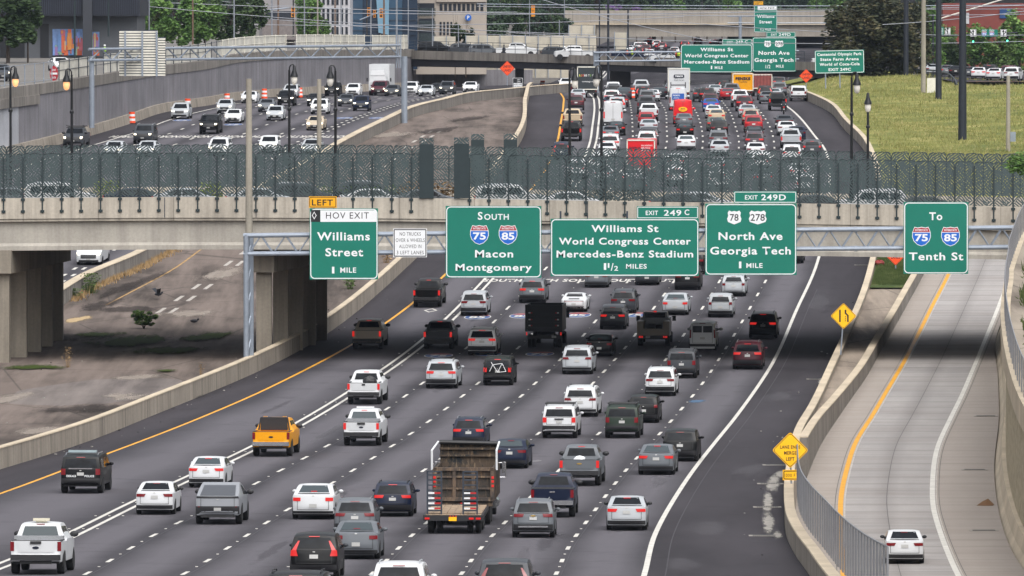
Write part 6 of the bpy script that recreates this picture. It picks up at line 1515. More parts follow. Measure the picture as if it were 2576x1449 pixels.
# ---- upper left street: dark building with murals
DKW = M('dark_facade', lin('#33363d'), .7, var=.12, scale=.4); DKW2 = M('grey_facade', lin('#54575c'), .75, var=.12, scale=.4); NAVW = M('ribbed_navy', lin('#1d222e'), .5, var=.1, scale=.5)
bd = thing('dark_building', 'dark grey building with ribbed navy upper floor and two colourful murals at the upper left', 'building', px(180, 162, 884))
YD = 884.0
rect('wall', -140, 40, 345, 166, YD, DKW2, bd, 20)
uf = rect('upper_floor', -140, -120, 352, 40, YD-2, NAVW, bd, 22)
m = MB()
for i in range(90): slab(m, bd.location, -138+5.4*i, -115, -136.4+5.4*i, 36, YD-2.15, .14)
m.build('rib', M('rib_navy', lin('#2b3140'), .5, var=.1), uf)
rect('column', 208, -30, 232, 166, YD-2.6, DKW, bd, .4); rect('door', 101, 60, 123, 164, YD-.1, M('dark_door', lin('#15171c'), .5), bd, .09); rect('door', 0, 95, 62, 166, YD-.1, M('shop_dark', lin('#1b1d22'), .4), bd, .09)
rect('plinth', 124, 142, 340, 166, YD-.2, DKW, bd, .18)
def mural(x0, x1, y0, y1, seed, lab):
    r = random.Random(seed); t = thing('mural', lab, 'mural', px((x0+x1)/2, (y0+y1)/2, YD-.25)); m = MB(); slab(m, t.location, x0, y0, x1, y1, YD-.25, .05); m.build('board', M('mural_blue', lin('#6a86b4'), .6, var=.2), t)
    cs = ['#a8523c', '#c9823f', '#5d7fae', '#8a6f9a', '#b8a37a', '#4f6c8f', '#b05d6a', '#7aa08a', '#c2603c', '#6d88c2']
    for i in range(int((x1-x0)/1.7)):
        x = r.uniform(x0, x1-5); a = r.uniform(y0, y1-15); b = min(y1, a+r.uniform(12, 50)); m = MB(); slab(m, t.location, x, a, min(x1, x+r.uniform(4, 12)), b, YD-.26-.004*(i+1), .004); m.build('colour_field', M('mural_colour', lin(cs[i % 10]), .6, var=.1), t)
mural(132, 208, 73, 139, 3, 'large mural of upright coloured shapes on the dark building')
mural(217, 250, 80, 140, 5, 'smaller mural right of the large one on the dark building')
V('sedan', 'white', 0, 0, 'white sedan driving towards us on the street above the retaining wall', 'car', 'cars on the upper left street', front=True, loc=Vector((px(160, 180, 800).x, 800, zterr(800)+.02)), rz=math.pi+.25, rim=False)
V('suv', 'dgrey', 0, 0, 'dark car at the far left edge on the street above the retaining wall', 'car', 'cars on the upper left street', front=True, loc=Vector((px(8, 212, 742).x, 742, zterr(742)+.02)), rz=math.pi+.2, rim=False)
# ---- city blocks behind
def block(name, label, x0, x1, ytop, ybase, Y, wall, depth=25, zlow=None):
    a, b = px(x0, ybase, Y), px(x1, ytop, Y); t = thing(name, label, 'building', (a.x/2+b.x/2, Y, zlow if zlow is not None else a.z)); m = MB(); o = t.location
    m.box((0, depth/2, (b.z-o.z)/2), (b.x-a.x, depth, b.z-o.z)); m.build('wall', wall, t); return t
CF = M('grey_concrete_facade', lin('#8d8a8b'), .8, var=.12, scale=.2); WIN = M('window_band', (.03, .035, .045), .15, var=.2, scale=.4, spec=.6)
WF = M('white_facade', lin('#b9b9bd'), .7, var=.1, scale=.3); BF = M('beige_facade', lin('#b0a69b'), .8, var=.1, scale=.2); BRN = M('brown_wall', lin('#77706e'), .85, var=.2)
t = block('office_building', 'grey office building with dark window bands behind the trees', 652, 742, -160, 100, 1060, CF, zlow=14)
for y0, y1 in ((-60, -25), (28, 48)): rect('window', 668, y0, 738, y1, 1059.9, WIN, t, .08)
rect('lower_wall', 660, 51, 748, 100, 1056, BRN, t, 3.9)
t = block('white_building', 'white ribbed building with tall narrow windows left of the blue glass building', 806, 880, -200, 100, 1080, WF, zlow=14)
for i in range(6):
    for y0, y1 in ((-90, -40), (-34, 12), (20, 60), (68, 92)): rect('window', 811+11.6*i, y0, 817+11.6*i, y1, 1079.9, WIN, t, .08)
BG = M('blue_glass', lin('#3f5a72'), .12, .1, var=.35, scale=.12, spec=.8); BG2 = M('pale_blue_glass', lin('#7fa5bd'), .12, .1, var=.12, scale=.2, spec=.8); BG3 = M('dark_blue_glass', lin('#2c3b4e'), .15, .1, var=.3, scale=.2, spec=.8)
t = block('glass_building', 'dark blue glass building with a paler slanted pane behind the traffic signals', 880, 1050, -220, 100, 1100, BG3, zlow=14)
for i, (xa, xb, c) in enumerate(((884, 912, BG), (915, 934, BG3), (970, 1012, BG), (1014, 1046, BG3))): rect('window', xa, -215, xb, 88, 1099.9-.02*i, c, t, .1)
m = MB(); o = t.location
p = [at(o, x, y, 1099.6) for x, y in ((934, -200), (980, -200), (978, 88), (952, 82))]; m.add(p, [(0, 3, 2, 1)]); q = m.build('slanted_pane', BG2, t)
m = MB(); [slab(m, o, 880, y, 1048, y+1.2, 1099.7, .1) for y in (-40, -10, 20, 50, 76)]; m.build('mullion', STEELD, t)
t = block('parking_garage', 'beige concrete car park with open decks and a stair mesh, behind the far bridge', 1047, 1223, -160, 125, 1130, BF, zlow=13)
for y0, y1 in ((14, 44), (52, 76), (82, 118)): rect('opening', 1050, y0-6, 1093, y1-8, 1129.9, WIN, t, .08)
for i in range(10):
    rect('window', 1106+11.4*i, 9, 1113.5+11.4*i, 27, 1129.9, WIN, t, .08); 
    if i < 4: rect('window', 1106+9*i, 55, 1111+9*i, 88, 1129.9, WIN, t, .08)
rect('cornice', 1098, -2, 1224, 5, 1129.6, BF, t, .35)
for i in range(3): rect('stair_mesh', 1049, 20+32*i, 1096, 40+32*i, 1129.7-.01*i, PERF, t, .02)
pz = thing('parking_sign', 'round blue parking sign on the beige car park wall', 'sign', px(1178, 44, 1129.5)); m = MB(); m.prism([(.48*math.cos(a*math.pi/9), .48*math.sin(a*math.pi/9)) for a in range(18)], 0, .05); m.build('disc', S_BLUE, pz, fix=True); letters('P', 0, -.28, .36, .56, -.01, S_WHITE, pz, .04)
# noise walls
CREAM = M('cream_noise_wall', lin('#c4bdad'), .75, var=.15, scale=.5)
def noisewall(label, x0, y0, x1, y1, Y, n=None):
    t = thing('noise_wall', label, 'noise wall', px((x0+x1)/2, y1, Y)); m = MB(); k = n or max(3, int((y1-y0)/4)); o = t.location
    for i in range(k):
        ya, yb = y0+(y1-y0)*i/k, y0+(y1-y0)*(i+1)/k; slab(m, o, x0, ya, x1, yb-.6, Y, .25); slab(m, o, x0, yb-.6, x1, yb, Y+.1, .12)
    m.build('panel', CREAM, t)
    x = x0
    while x <= x1+1:
        m = MB(); slab(m, o, x-1, y0-2, x+1, y1, Y-.2, .2); m.build('post', STEEL, t); x += 32
    return t
noisewall('long cream noise wall behind the far bridge railing', 1226, 90, 1500, 128, 1060)
noisewall('taller cream noise wall section above the long one', 1431, 64, 1498, 90, 1075)
noisewall('cream noise wall section right of the two dark poles', 1546, 82, 1582, 128, 1080)
noisewall('cream noise wall at the foot of the beige car park', 1091, 92, 1146, 118, 1062)
noisewall('second cream noise wall at the foot of the beige car park', 1172, 90, 1225, 120, 1063)
noisewall('cream noise wall seen under the far bridge', 1091, 168, 1430, 196, 1160)
t = thing('retaining_wall', 'grey wall seen under the far bridge behind the oncoming cars', 'wall', px(1190, 230, 1150)); m = MB(); slab(m, t.location, 985, 176, 1340, 245, 1150, 1); m.build('wall', GW, t)
t = thing('tunnel_shade', 'dark slab standing in for the shaded opening under the left end of the far bridge', 'wall', px(998, 220, 1040)); m = MB(); slab(m, t.location, 940, 165, 1010, 245, 1040, 1); m.build('wall', DKC, t)  # dark slab put in for the shade of the underpass opening
# second overpass far behind
fv = thing('overpass', 'wide beige overpass at the top of the view with traffic jammed beneath it', 'overpass', px(1750, 90, 1500)); o5 = fv.location
BEI = concrete('beige_overpass', lin('#9d968c'), .2)
rect('parapet_wall', 1420, 26, 2120, 58, 1500, BEI, fv, 1); rect('ledge', 1440, 58.5, 2120, 62, 1499.6, CONC_TOP, fv, 1.2); rect('girder', 1500, 62.5, 2120, 92, 1500.4, BEI, fv, 30)
m = MB(); [slab(m, o5, x, 27, x+.8, 58, 1499.97, .05) for x in range(1440, 2110, 46)]; m.build('joint', M('joint_dark', lin('#6f6961'), .8), fv)
rect('abutment', 1400, 62.5, 1498, 130, 1502, BEI, fv, 20)
for x in (1640, 1750, 1858, 1960): rect('column', x, 92, x+10, 118, 1506, BEI, fv, 1.2)
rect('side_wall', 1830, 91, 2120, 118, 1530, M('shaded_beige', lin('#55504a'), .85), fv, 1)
rr = random.Random(5)
for i in range(42):
    Y = rr.choice([1395, 1420, 1445, 1470, 1500, 1530]); x = 1560+rr.random()*360
    c = rr.choice(['white', 'silver', 'black', 'grey', 'red', 'white', 'dgrey', 'maroon'])
    V(rr.choice(['suv', 'sedan', 'suv_plain']), c, 0, 0, 'small distant car in the jam under the beige overpass', 'car', 'cars jammed under the beige overpass', loc=Vector((px(x, 100, Y).x, Y, zr(Y)+.02)), rz=0, rim=False, tail=rr.random() > .5, bl=1)
G5 = 'cars on the far bridge'
for k, c, x, dy, lab, right in (('B', 'black', 1050, 3, 'large dark SUV with a white roof on the far bridge at its left end', True), ('S', 'white', 1072, 6, 'white car behind the large dark SUV on the far bridge', True), ('U', 'dgrey', 1128, 3, 'dark car with red lights on the far bridge left of a paler one', True), ('U', 'grey', 1176, 3, 'grey SUV on the far bridge below the car park', True), ('K', 'white', 1245, 5, 'small white pickup on the far bridge', True),
      ('W', 'dgrey', 1360, 3, 'dark estate car on the far bridge left of the white pickup truck', True), ('K', 'white', 1500, 5, 'white pickup truck on the far bridge above the underpass', False), ('S', 'navy', 1535, 3, 'dark car in front of the white pickup truck on the far bridge', True), ('S', 'white', 1722, 5, 'white car on the far bridge left of the wide green sign', False), ('S', 'silver', 1700, 3, 'silver car on the far bridge close to the wide green sign', True), ('S', 'white', 2040, 4, 'white car on the far bridge between the two far green signs', True)):
    Y = FBY(x)+dy; V(K[k], c, 0, 0, lab, 'pickup truck' if k == 'K' else 'car', G5, loc=Vector((px(x, 130, Y).x, Y, px(x, ftop(x), FBY(x)).z-.62)), rz=R(-90) if right else R(90), rim=False)
for i, (x, c, lab) in enumerate(((1420, '#e8622c', 'worker in an orange vest by the white pickup on the far bridge'), (1418+220*0+285, '#e8622c', 'worker in an orange vest among those on the far bridge'), (1714-7, '#b9d531', 'worker in a yellow green vest and helmet on the far bridge'), (1590, '#b9d531', 'worker in a lime vest bending on the far bridge railing'), (1578, '#e0622c', 'worker in a red orange vest left of the lime one on the far bridge'), (1268, '#2a2d33', 'person in dark clothes walking along the far bridge parapet'))):
    J, E = body_pose(arms=.3*(i % 2)); Y = FBY(x)+.9; vest = M('vest_colour', lin(c), .7, var=.1)
    figure('person', lab, Vector((px(x, 130, Y).x, Y, px(x, ftop(x), FBY(x)).z-.75)), R(-60+40*i), J, E, CLOTH, [('vest', lambda m: m.ball((0, .02, 1.25), .3, 10, 8, (.86, .6, 1.0)), vest)] + ([('helmet', lambda m: m.ball((0, .03, 1.72), .13, 10, 6), S_WHITE)] if i < 5 else [('hair', lambda m: m.ball((0, .02, 1.72), .11, 8, 6), TRIM)]))
J, E = body_pose(); figure('person', 'worker in a lime vest standing by the wall fence near the murals', Vector((px(264, 140, 872).x, 872, zterr(872))), 1.0, J, E, CLOTH, [('vest', lambda m: m.ball((0, .02, 1.25), .3, 10, 8, (.86, .6, 1.0)), HAZ), ('helmet', lambda m: m.ball((0, .03, 1.72), .13, 10, 6), S_WHITE)])
# ================================================================ TREES
def leafmat(name, c0, c1, c2):
    b = NB(name); b.p(Roughness=.65, Specular_IOR_Level=.2)
    f = b.math('ADD', b.math('MULTIPLY', b.noise(.45, 3), .6), b.math('MULTIPLY', b.noise(3.0, 3), .4))
    b.base(b.ramp(f, [(.35, c0), (.5, c1), (.66, c2)])); return b.m
LM = {'dark': leafmat('dark_leaves', (0.020, 0.037, 0.017), (0.041, 0.071, 0.027), (0.085, 0.128, 0.051)), 'mid': leafmat('mid_leaves', (0.058, 0.115, 0.032), (0.103, 0.196, 0.050), (0.207, 0.321, 0.092)),
      'mag': leafmat('magnolia_leaves', (0.024, 0.031, 0.017), (0.051, 0.058, 0.031), (0.145, 0.119, 0.060)), 'pale': leafmat('pale_leaves', (0.060, 0.102, 0.034), (0.102, 0.170, 0.051), (0.187, 0.272, 0.085)), 'far': leafmat('far_leaves', (0.031, 0.054, 0.037), (0.058, 0.095, 0.058), (0.102, 0.153, 0.085))}
BARK = M('bark', lin('#4a4038'), .9, var=.3, scale=3)
def crown_mesh(seed, n, leaf, shape=(1, 1, 1), clumps=26):
    r = random.Random(seed); m = MB(); cs = []
    for i in range(clumps):
        while True:
            v = Vector((r.uniform(-1, 1), r.uniform(-1, 1), r.uniform(-1, 1)))
            if .25 < v.length < .8: break
        cs.append((v*1.12, r.uniform(.14, .36)))
    for i in range(n):
        c, R_ = cs[i % clumps]; d = Vector((r.gauss(0, 1), r.gauss(0, 1), r.gauss(0, 1))); d.normalize(); p = c+d*R_*(r.random()**.4)
        s = leaf*r.uniform(.6, 1.4); q = Matrix.Rotation(r.uniform(0, 6.28), 3, 'Z') @ Matrix.Rotation(r.uniform(-1.3, 1.3), 3, 'X')
        k = len(m.v); pp = Vector((p.x*shape[0], p.y*shape[1], p.z*shape[2]))
        m.v += [tuple(pp+q @ Vector(a)*s) for a in ((-1, 0, 0), (0, -.55, .15), (1, 0, 0), (0, .55, .15))]; m.f.append((k, k+1, k+2, k+3))
    return m.mesh('crown')
CM = [crown_mesh(i, 3600, .082) for i in range(4)]
def trunk_mesh(seed):
    r = random.Random(seed); m = MB(); m.tube((0, 0, -1), (0, 0, -.2), .07, .05, 7)
    for i in range(6):
        a = i*1.05+r.random(); e = Vector((math.cos(a)*.5, math.sin(a)*.5, r.uniform(0, .6))); m.tube((0, 0, -.3+.05*i), e, .035, .01, 5)
    return m.mesh('trunk', BARK)
TM = [trunk_mesh(i) for i in range(3)]
def tree(label, x, y, rx, ry, Y, lm, group=None, i=0, zbase=None, name='leafy_tree', cat='tree', me=None):
    """crown centre at pixel (x, y) with pixel radii rx, ry at distance Y"""
    c = px(x, y, Y); k = 1/S(Y); a, h = rx*k, ry*k; zb = zbase if zbase is not None else min(c.z-h*1.1, zterr(Y) if x < 1050 else zr(Y))
    t = thing(name, label, cat, (c.x, Y, zb), 0, group)
    put('crown', me or CM[i % 4], LM[lm], t, (0, 0, c.z-zb), (0, 0, i*1.3), (a, a*.9, h))
    m = put('trunk', TM[i % 3], None, t, (0, 0, c.z-zb), (0, 0, i), (a*.8, a*.8, max(.5, c.z-zb+.2)))
    return t
tree('dark round tree at the top left corner in front of the dark building', 20, 40, 95, 92, 858, 'dark', i=0); tree('second dark tree overlapping the top left corner', 70, 60, 48, 62, 860, 'dark', i=1)
TG = 'trees behind the retaining wall fence'
for i, (x, y, rx, ry, lm) in enumerate(((300, 100, 36, 42, 'mid'), (325, 60, 34, 44, 'mid'), (385, 45, 60, 75, 'mid'), (450, 50, 62, 70, 'mid'), (515, 55, 60, 66, 'mid'), (575, 50, 62, 72, 'dark'), (628, 40, 48, 78, 'dark'))):
    tree(['small bushy tree at the left end of the row behind the sign back', 'young pointed tree left of the big green row', 'broad green tree behind the ribbed sign back', 'green tree right of the ribbed sign back', 'green tree in the middle of the row above the panelled fence', 'darker green tree in the row left of the tan utility pole', 'dark tree at the right end of the row above the panelled fence'][i], x, y, rx, ry, 935+i*4, lm, TG, i, zterr(935))
tree('narrow green tree between the office building and the white building', 775, 40, 48, 66, 1040, 'mid', i=2, zbase=14); tree('low shrubby tree below the white building', 808, 72, 30, 26, 1035, 'mid', i=3, zbase=14)
tree('small dark tree in front of the beige car park', 1172, 92, 30, 26, 1100, 'dark', i=1, zbase=13); tree('small bush tree at the corner of the beige car park', 1145, 80, 18, 30, 1102, 'dark', i=2, zbase=13)
bigM = crown_mesh(21, 17000, .046, clumps=80)
tree('huge dark magnolia tree behind the small green sign', 2195, 95, 128, 118, 935, 'mag', None, 0, 12.4, 'magnolia_tree', me=bigM)
tree('brown tinged right flank of the magnolia group behind the dark steel pole', 2290, 95, 62, 110, 945, 'mag', None, 1, 13.5, 'magnolia_tree', me=crown_mesh(22, 8000, .06, clumps=50))
tree('low left skirt of the magnolia group at the far bridge end', 2098, 150, 42, 56, 938, 'mag', None, 2, 12.4, 'magnolia_tree')
TG2 = 'trees behind the right hand street'
for i, (x, y, rx, ry) in enumerate(((2352, 120, 40, 62), (2400, 130, 44, 52), (2450, 105, 50, 60), (2510, 110, 52, 62), (2565, 100, 60, 80), (2430, 160, 40, 40), (2490, 165, 44, 40), (2550, 165, 44, 40), (2345, 60, 40, 50), (2398, 160, 40, 38), (2372, 95, 34, 44))):
    tree('mid green tree in the wooded row behind the right hand street', x, y, rx, ry, 1010+7*i, ['mid', 'dark', 'mid', 'pale'][i % 4], TG2, i, 14.6)
tree('dark tree behind the brick building at the top right', 2350, -10, 60, 50, 1120, 'far', None, 3, 14)
TG3 = 'distant tree belt behind the beige overpass'
rr = random.Random(11)
for i in range(34):
    x = 1060+34*i+rr.uniform(-10, 10); tree('distant dark tree in the belt behind the beige overpass', x, rr.uniform(-16, 26), rr.uniform(34, 48), rr.uniform(44, 62), 1620+rr.uniform(-25, 40), rr.choice(['far', 'far', 'dark', 'mid']), TG3, i, 12)
TG4 = 'distant trees between the car park and the overpass'
for i, (x, y, rx, ry) in enumerate(((1250, 50, 40, 62), (1300, 40, 46, 70), (1350, 55, 40, 50), (1390, 60, 30, 42), (1405, 70, 42, 36), (1240, 90, 26, 30))):
    tree('dark tree between the beige car park and the beige overpass', x, y, rx, ry, 1200+15*i, ['far', 'dark'][i % 2], TG4, i, 12)
for i in range(14):
    tree('tall dark tree filling the skyline behind the left buildings', -60+85*i, -10+rr.uniform(-12, 12), 56, 60, 1280+rr.uniform(-20, 40), 'far', 'skyline trees at the left', i, 15)
PUR = leafmat('purple_flowers', (.12, .05, .2), (.22, .1, .36), (.3, .16, .45)); t = tree('purple flowering tree above the beige overpass', 1545, 22, 26, 12, 1515, 'far', None, 1, 18); t.children[0].material_slots[0].material = PUR
tree('second purple flowering bush above the beige overpass', 1600, 24, 16, 9, 1515, 'far', None, 2, 18).children[0].material_slots[0].material = PUR
BUSH = 'low bushes on the overpass edge'
for i, x in enumerate((1440, 1480, 1530, 1640, 1700, 1850, 2020)): tree('low bush on top of the beige overpass wall', x, 28, 22, 7, 1503, 'pale', BUSH, i, 19, 'bush', 'bush')
# median weeds
def weeds(name, label, x, y, h, w, mat, n=120, seed=0, zf=zr, cat='weed', ya=None, leaf=.09):
    r = random.Random(seed); p = gp(x, y, zf); k = 1/S(p.y); m = MB()
    for i in range(n):
        b = Vector((r.gauss(0, w*k*.22), r.gauss(0, w*k*.22), 0)); t = b*1.9+Vector((0, 0, h*k*r.uniform(.3, 1))); s = leaf*r.uniform(.6, 1.5)
        d = Vector((r.uniform(-1, 1), r.uniform(-1, 1), 0)).normalized()*s*.35; m.add([b-d*.2, b+d*.2, t], [(0, 1, 2)])
        q = Matrix.Rotation(r.uniform(0, 6.28), 3, 'Z') @ Matrix.Rotation(r.uniform(-1, 1), 3, 'X')
        m.add([t+q @ Vector(a)*s for a in ((-1, 0, 0), (0, -.6, .2), (1, 0, 0), (0, .6, .2))], [(0, 1, 2, 3)])
    o = m.build(name, mat); o.location = p; return tag(o, label, cat)
STRAW = M('straw', lin('#9a7f58'), .9, var=.3, scale=2)
p = gp(362, 828); t = thing('bush', 'leafy green bush growing out of the old median pavement', 'bush', p); BUSHM = leafmat('bush_leaves', (.07, .12, .03), (.12, .2, .05), (.2, .3, .09)); put('foliage', CM[1], BUSHM, t, (.1, 0, .72), None, (.95, .7, .6)); put('foliage', CM[2], BUSHM, t, (-.4, .1, 1.0), None, (.5, .45, .45))
m = MB(); [m.tube((0, 0, 0), (x_, 0, .8), .03, .015, 5) for x_ in (-.4, -.15, .1, .35)]; m.build('stem', BARK, t)
weeds('weed', 'dense green weed against the stained barrier near the left columns', 228, 738, 50, 30, LEAF_G, 300, 2); weeds('weed', 'green weed at the barrier foot left of the dense one', 185, 752, 26, 26, LEAF_G, 160, 3)
weeds('dry_grass', 'tall straw tuft on the shaded median pavement', 170, 925, 52, 16, STRAW, 90, 4, leaf=.05); weeds('dry_grass', 'small straw tuft beside the left barrier in front of the gantry leg', 506, 945, 34, 8, STRAW, 50, 5, leaf=.05)
weeds('weed', 'green weed beside the right bridge columns', 880, 728, 26, 18, LEAF_G, 140, 6); weeds('weed', 'straw weed behind the regulatory sign', 972, 662, 26, 14, STRAW, 90, 7)
m = MB(); r = random.Random(9)
for i in range(2600):                                # dry growth along the foot of the stained barrier
    Y = r.uniform(548, 640); x = N_BARM(Y)+abs(r.gauss(0, .35))+.05; h = r.uniform(.1, .45); d = r.uniform(-.08, .08); z = zr(Y)+.02; m.add([(x-.03, Y, z), (x+.03, Y, z), (x+d, Y+r.uniform(-.2, .2), z+h)], [(0, 1, 2)])
o = m.build('dry_verge_grass', STRAW); tag(o, 'dry grass along the foot of the stained median barrier', 'grass', kind='stuff')
m = MB()
for i in range(42000):                               # meadow on the hill
    Y = 600+330*r.random()**1.3; x = r.uniform(hillx(Y)+.6, hillx(Y)+ (26 if Y < 720 else 34)); z = hill_z(x, Y); h = r.uniform(.12, .42); d = r.uniform(-.18, .18); w_ = r.uniform(.02, .06)
    m.add([(x-w_, Y, z-.02), (x+w_, Y, z-.02), (x+d, Y+r.uniform(-.15, .15), z+h)], [(0, 1, 2)])
tag(m.build('meadow_grass', grassmat('meadow_blades', [lin('#5f6b42'), lin('#8a8a52'), lin('#b3a97a')], .3)), 'tall dry meadow grass on the hill', 'grass', kind='stuff')
m = MB()
for i in range(5000):
    Y = r.uniform(556, 590); a, b = L_W(Y)+.6, P_BASE(Y)-.6; x = r.uniform(a, b); z = zr(Y)+.6; h = r.uniform(.08, .3); m.add([(x-.04, Y, z), (x+.04, Y, z), (x+r.uniform(-.1, .1), Y, z+h)], [(0, 1, 2)])
tag(m.build('bank_grass', GRASS_G), 'green grass between the two barriers', 'grass', kind='stuff')
# ================================================================ POLES, WIRES, SIGNALS, SIGNS
NAVP = M('weathering_pole', lin('#252a33'), .6, .2, var=.15)
pole('utility_pole', 'thickest dark steel pole standing on the grassy hill, nearest of the three', 2421, -260, 362, 720, 13, 22, NAVP, zb=zh(720)-.1)
pole('utility_pole', 'middle dark steel pole of the three on the hill', 2361, -220, 252, 835, 11.5, 16, NAVP, zb=zh(835)-.1)
pole('utility_pole', 'farthest dark steel pole at the magnolia edge', 2279, -200, 190, 930, 11, 13.5, NAVP, zb=zh(930)-.1)
t = pole('utility_pole', 'tan concrete pole with a grey box on the hill', 2323, -200, 231, 860, 9, 13, TANP, zb=zh(860)-.1)
b_ = px(2343, 215, 860)-t.location; m = MB(); m.box(tuple(b_), (1.0, .5, 1.7)); m.build('equipment_box', S_BACK, t)
t = pole('tall_pole', 'tan concrete pole with a small box at the right edge of the hill', 2536, 190, 400, 700, 9, 12, TANP, zb=zh(690)-.1)
b_ = px(2548, 344, 700)-t.location; m = MB(); m.box(tuple(b_), (.5, .35, .9)); m.build('meter_box', STEEL, t)
UT = M('wood_pole', lin('#6a5546'), .85, var=.2); GP = M('grey_pole', lin('#868b93'), .5, .3, var=.1)
for x, y0, y1, Y, w_, mt, lab in ((375, -80, 78, 900, 4.5, GP, 'grey steel pole behind the ribbed sign back'), (485, -80, 135, 925, 4.5, UT, 'tan wooden utility pole in the middle of the tree row'), (589, -80, 135, 935, 4.2, GP, 'grey utility pole right of the tan wooden one'), (188, -80, 150, 862, 5, FGREEN, 'dark green pole in front of the large mural'), (273, -80, 92, 870, 4.5, FGREEN, 'dark green pole right of the murals'), (684, -60, 92, 1000, 4, GP, 'grey pole left of the yellow traffic signal'), (700, -60, 92, 1010, 5, UT, 'dark wooden pole by the office building'), (738, -60, 92, 1000, 4, TRIM, 'black signal pole by the office building'), (766, -60, 112, 985, 3.6, GP, 'grey pole right of the black signal pole'), (799, -60, 90, 1005, 4.2, TANP, 'tan pole before the narrow green tree'), (843, -60, 90, 1010, 4.2, UT, 'rust brown wooden pole before the white building'), (858, -60, 92, 1000, 3.5, GP, 'grey pole at the right end of the white building'), (923, -60, 90, 1020, 4.5, TRIM, 'black pole left of the pale slanted pane'), (933, -60, 112, 990, 3.6, GP, 'grey pole in front of the pale slanted pane'), (966, -60, 92, 1015, 5, UT, 'dark wooden pole carrying signals before the glass building'), (998, -60, 160, 985, 5.2, GP, 'tall grey pole at the right end of the oncoming gantry'), (1027, -60, 112, 990, 3, GP, 'thin grey pole behind the far bridge left end'), (1088, 20, 116, 1000, 3, GP, 'thin grey post beside the car park stair'), (1153, 60, 118, 1000, 2.6, GP, 'short thin grey post in front of the beige car park'), (1508, -60, 200, 975, 3.4, NAVP, 'thin dark pole left of the thick dark one above the carpool lane'), (1530, -60, 205, 972, 6.2, NAVP, 'thick dark pole above the underpass column'), (1580, 12, 130, 1075, 4.5, NAVP, 'dark pole right of the thick one behind the far bridge'), (1407, 50, 90, 1080, 3, GP, 'grey post left of the taller noise wall'), (1332, -10, 100, 1080, 2.4, GP, 'thin pole by the distant trees'), (1420, -20, 70, 1300, 2.4, GP, 'thin pole at the left end of the overpass')):
    pole('utility_pole', lab, x, y0, y1, Y, w_*.85, w_, mt, n=8)
def wire(label, pts, Y, r=.035, sag=0, Y2=None):
    n = 12; a = px(*pts[0], Y); b = px(*pts[1], Y2 or Y); m = MB(); P = []
    for i in range(n+1):
        t = i/n; p = a.lerp(b, t); p.z -= sag*4*t*(1-t); P.append(p-a)
    m.path(P, r, 4); o = m.build('overhead_wire', M('wire_grey', lin('#8d9097'), .5, .3, var=0) if r < .05 else STEEL); o.location = a; return tag(o, label, 'wire', 'overhead wires')
for i, (p, q, Y, s_, r_) in enumerate((((-30, -14), (2700, 34), 950, 1.2, .045), ((150, -6), (1500, 88), 915, .6, .04), ((640, 30), (2800, 5), 960, .8, .045), ((640, 62), (1720, 42), 965, .5, .04), ((640, 44), (1500, 96), 968, .4, .035), ((1200, 10), (2700, 12), 980, .2, .05), ((1200, 16), (2700, 22), 981, .2, .04), ((1280, 82), (2700, 100), 948, .9, .04), ((1700, 55), (2700, 86), 940, .7, .04), ((2220, 62), (2700, 10), 900, .3, .045), ((1340, -8), (1830, 110), 955, .4, .04), ((560, 4), (1300, 30), 990, .4, .03))):
    wire('thin overhead wire crossing the upper part of the view', (p[0], p[1]), Y, r_, s_) if False else wire('thin overhead wire crossing the upper part of the view', (p, q), Y, r_, s_)
SIGY = M('signal_yellow', lin('#d58a1d'), .5, var=.05); SIGB = M('signal_black', lin('#1a1c1e'), .5, var=0); LG = M('green_lamp', (.05, .6, .3), .3, var=0, emit=(.1, 1.0, .5), es=2.5); LOFF = M('dark_lamp', (.03, .01, .01), .3, var=0)
def signal(x, y, Y, mat, lab, lit=False, k=1.0):
    t = thing('traffic_signal', lab, 'traffic light', px(x, y, Y)); m = MB(); m.box((0, .1, 0), (.36*k, .22*k, 1.05*k)); m.build('housing', mat, t)
    for i in range(3):
        m = MB(); m.lathe([(.12*k, 0), (.12*k, .03)], 10); o = m.build('lens', LG if (lit and i == 2) else LOFF, t); o.rotation_euler = (R(90), 0, 0); o.location = (0, -.015, (.33-.33*i)*k)
        m = MB(); m.box((0, -.08, (.47-.33*i)*k), (.28*k, .2*k, .02)); m.build('visor', mat, t)
    return t
for x, y, Y, k, lab in ((657, 31, 1000, 1, 'yellow traffic signal at the left end of the row above the panelled fence'), (737, 30, 1000, 1.3, 'yellow traffic signal on the black signal pole'), (928, 30, 1000, 1.1, 'left yellow traffic signal before the blue glass building'), (942, 35, 1000, .9, 'middle yellow traffic signal before the blue glass building'), (959, 33, 1000, 1.2, 'right yellow traffic signal before the blue glass building'), (1341, 28, 1090, 1.5, 'yellow traffic signal hanging by the distant trees')):
    signal(x, y, Y, SIGY, lab, k=k)
wire('thin overhead wire crossing the upper part of the view', ((640, 29), (742, 18)), 1000, .08); wire('thin overhead wire crossing the upper part of the view', ((905, 50), (966, 26)), 1000, .08)
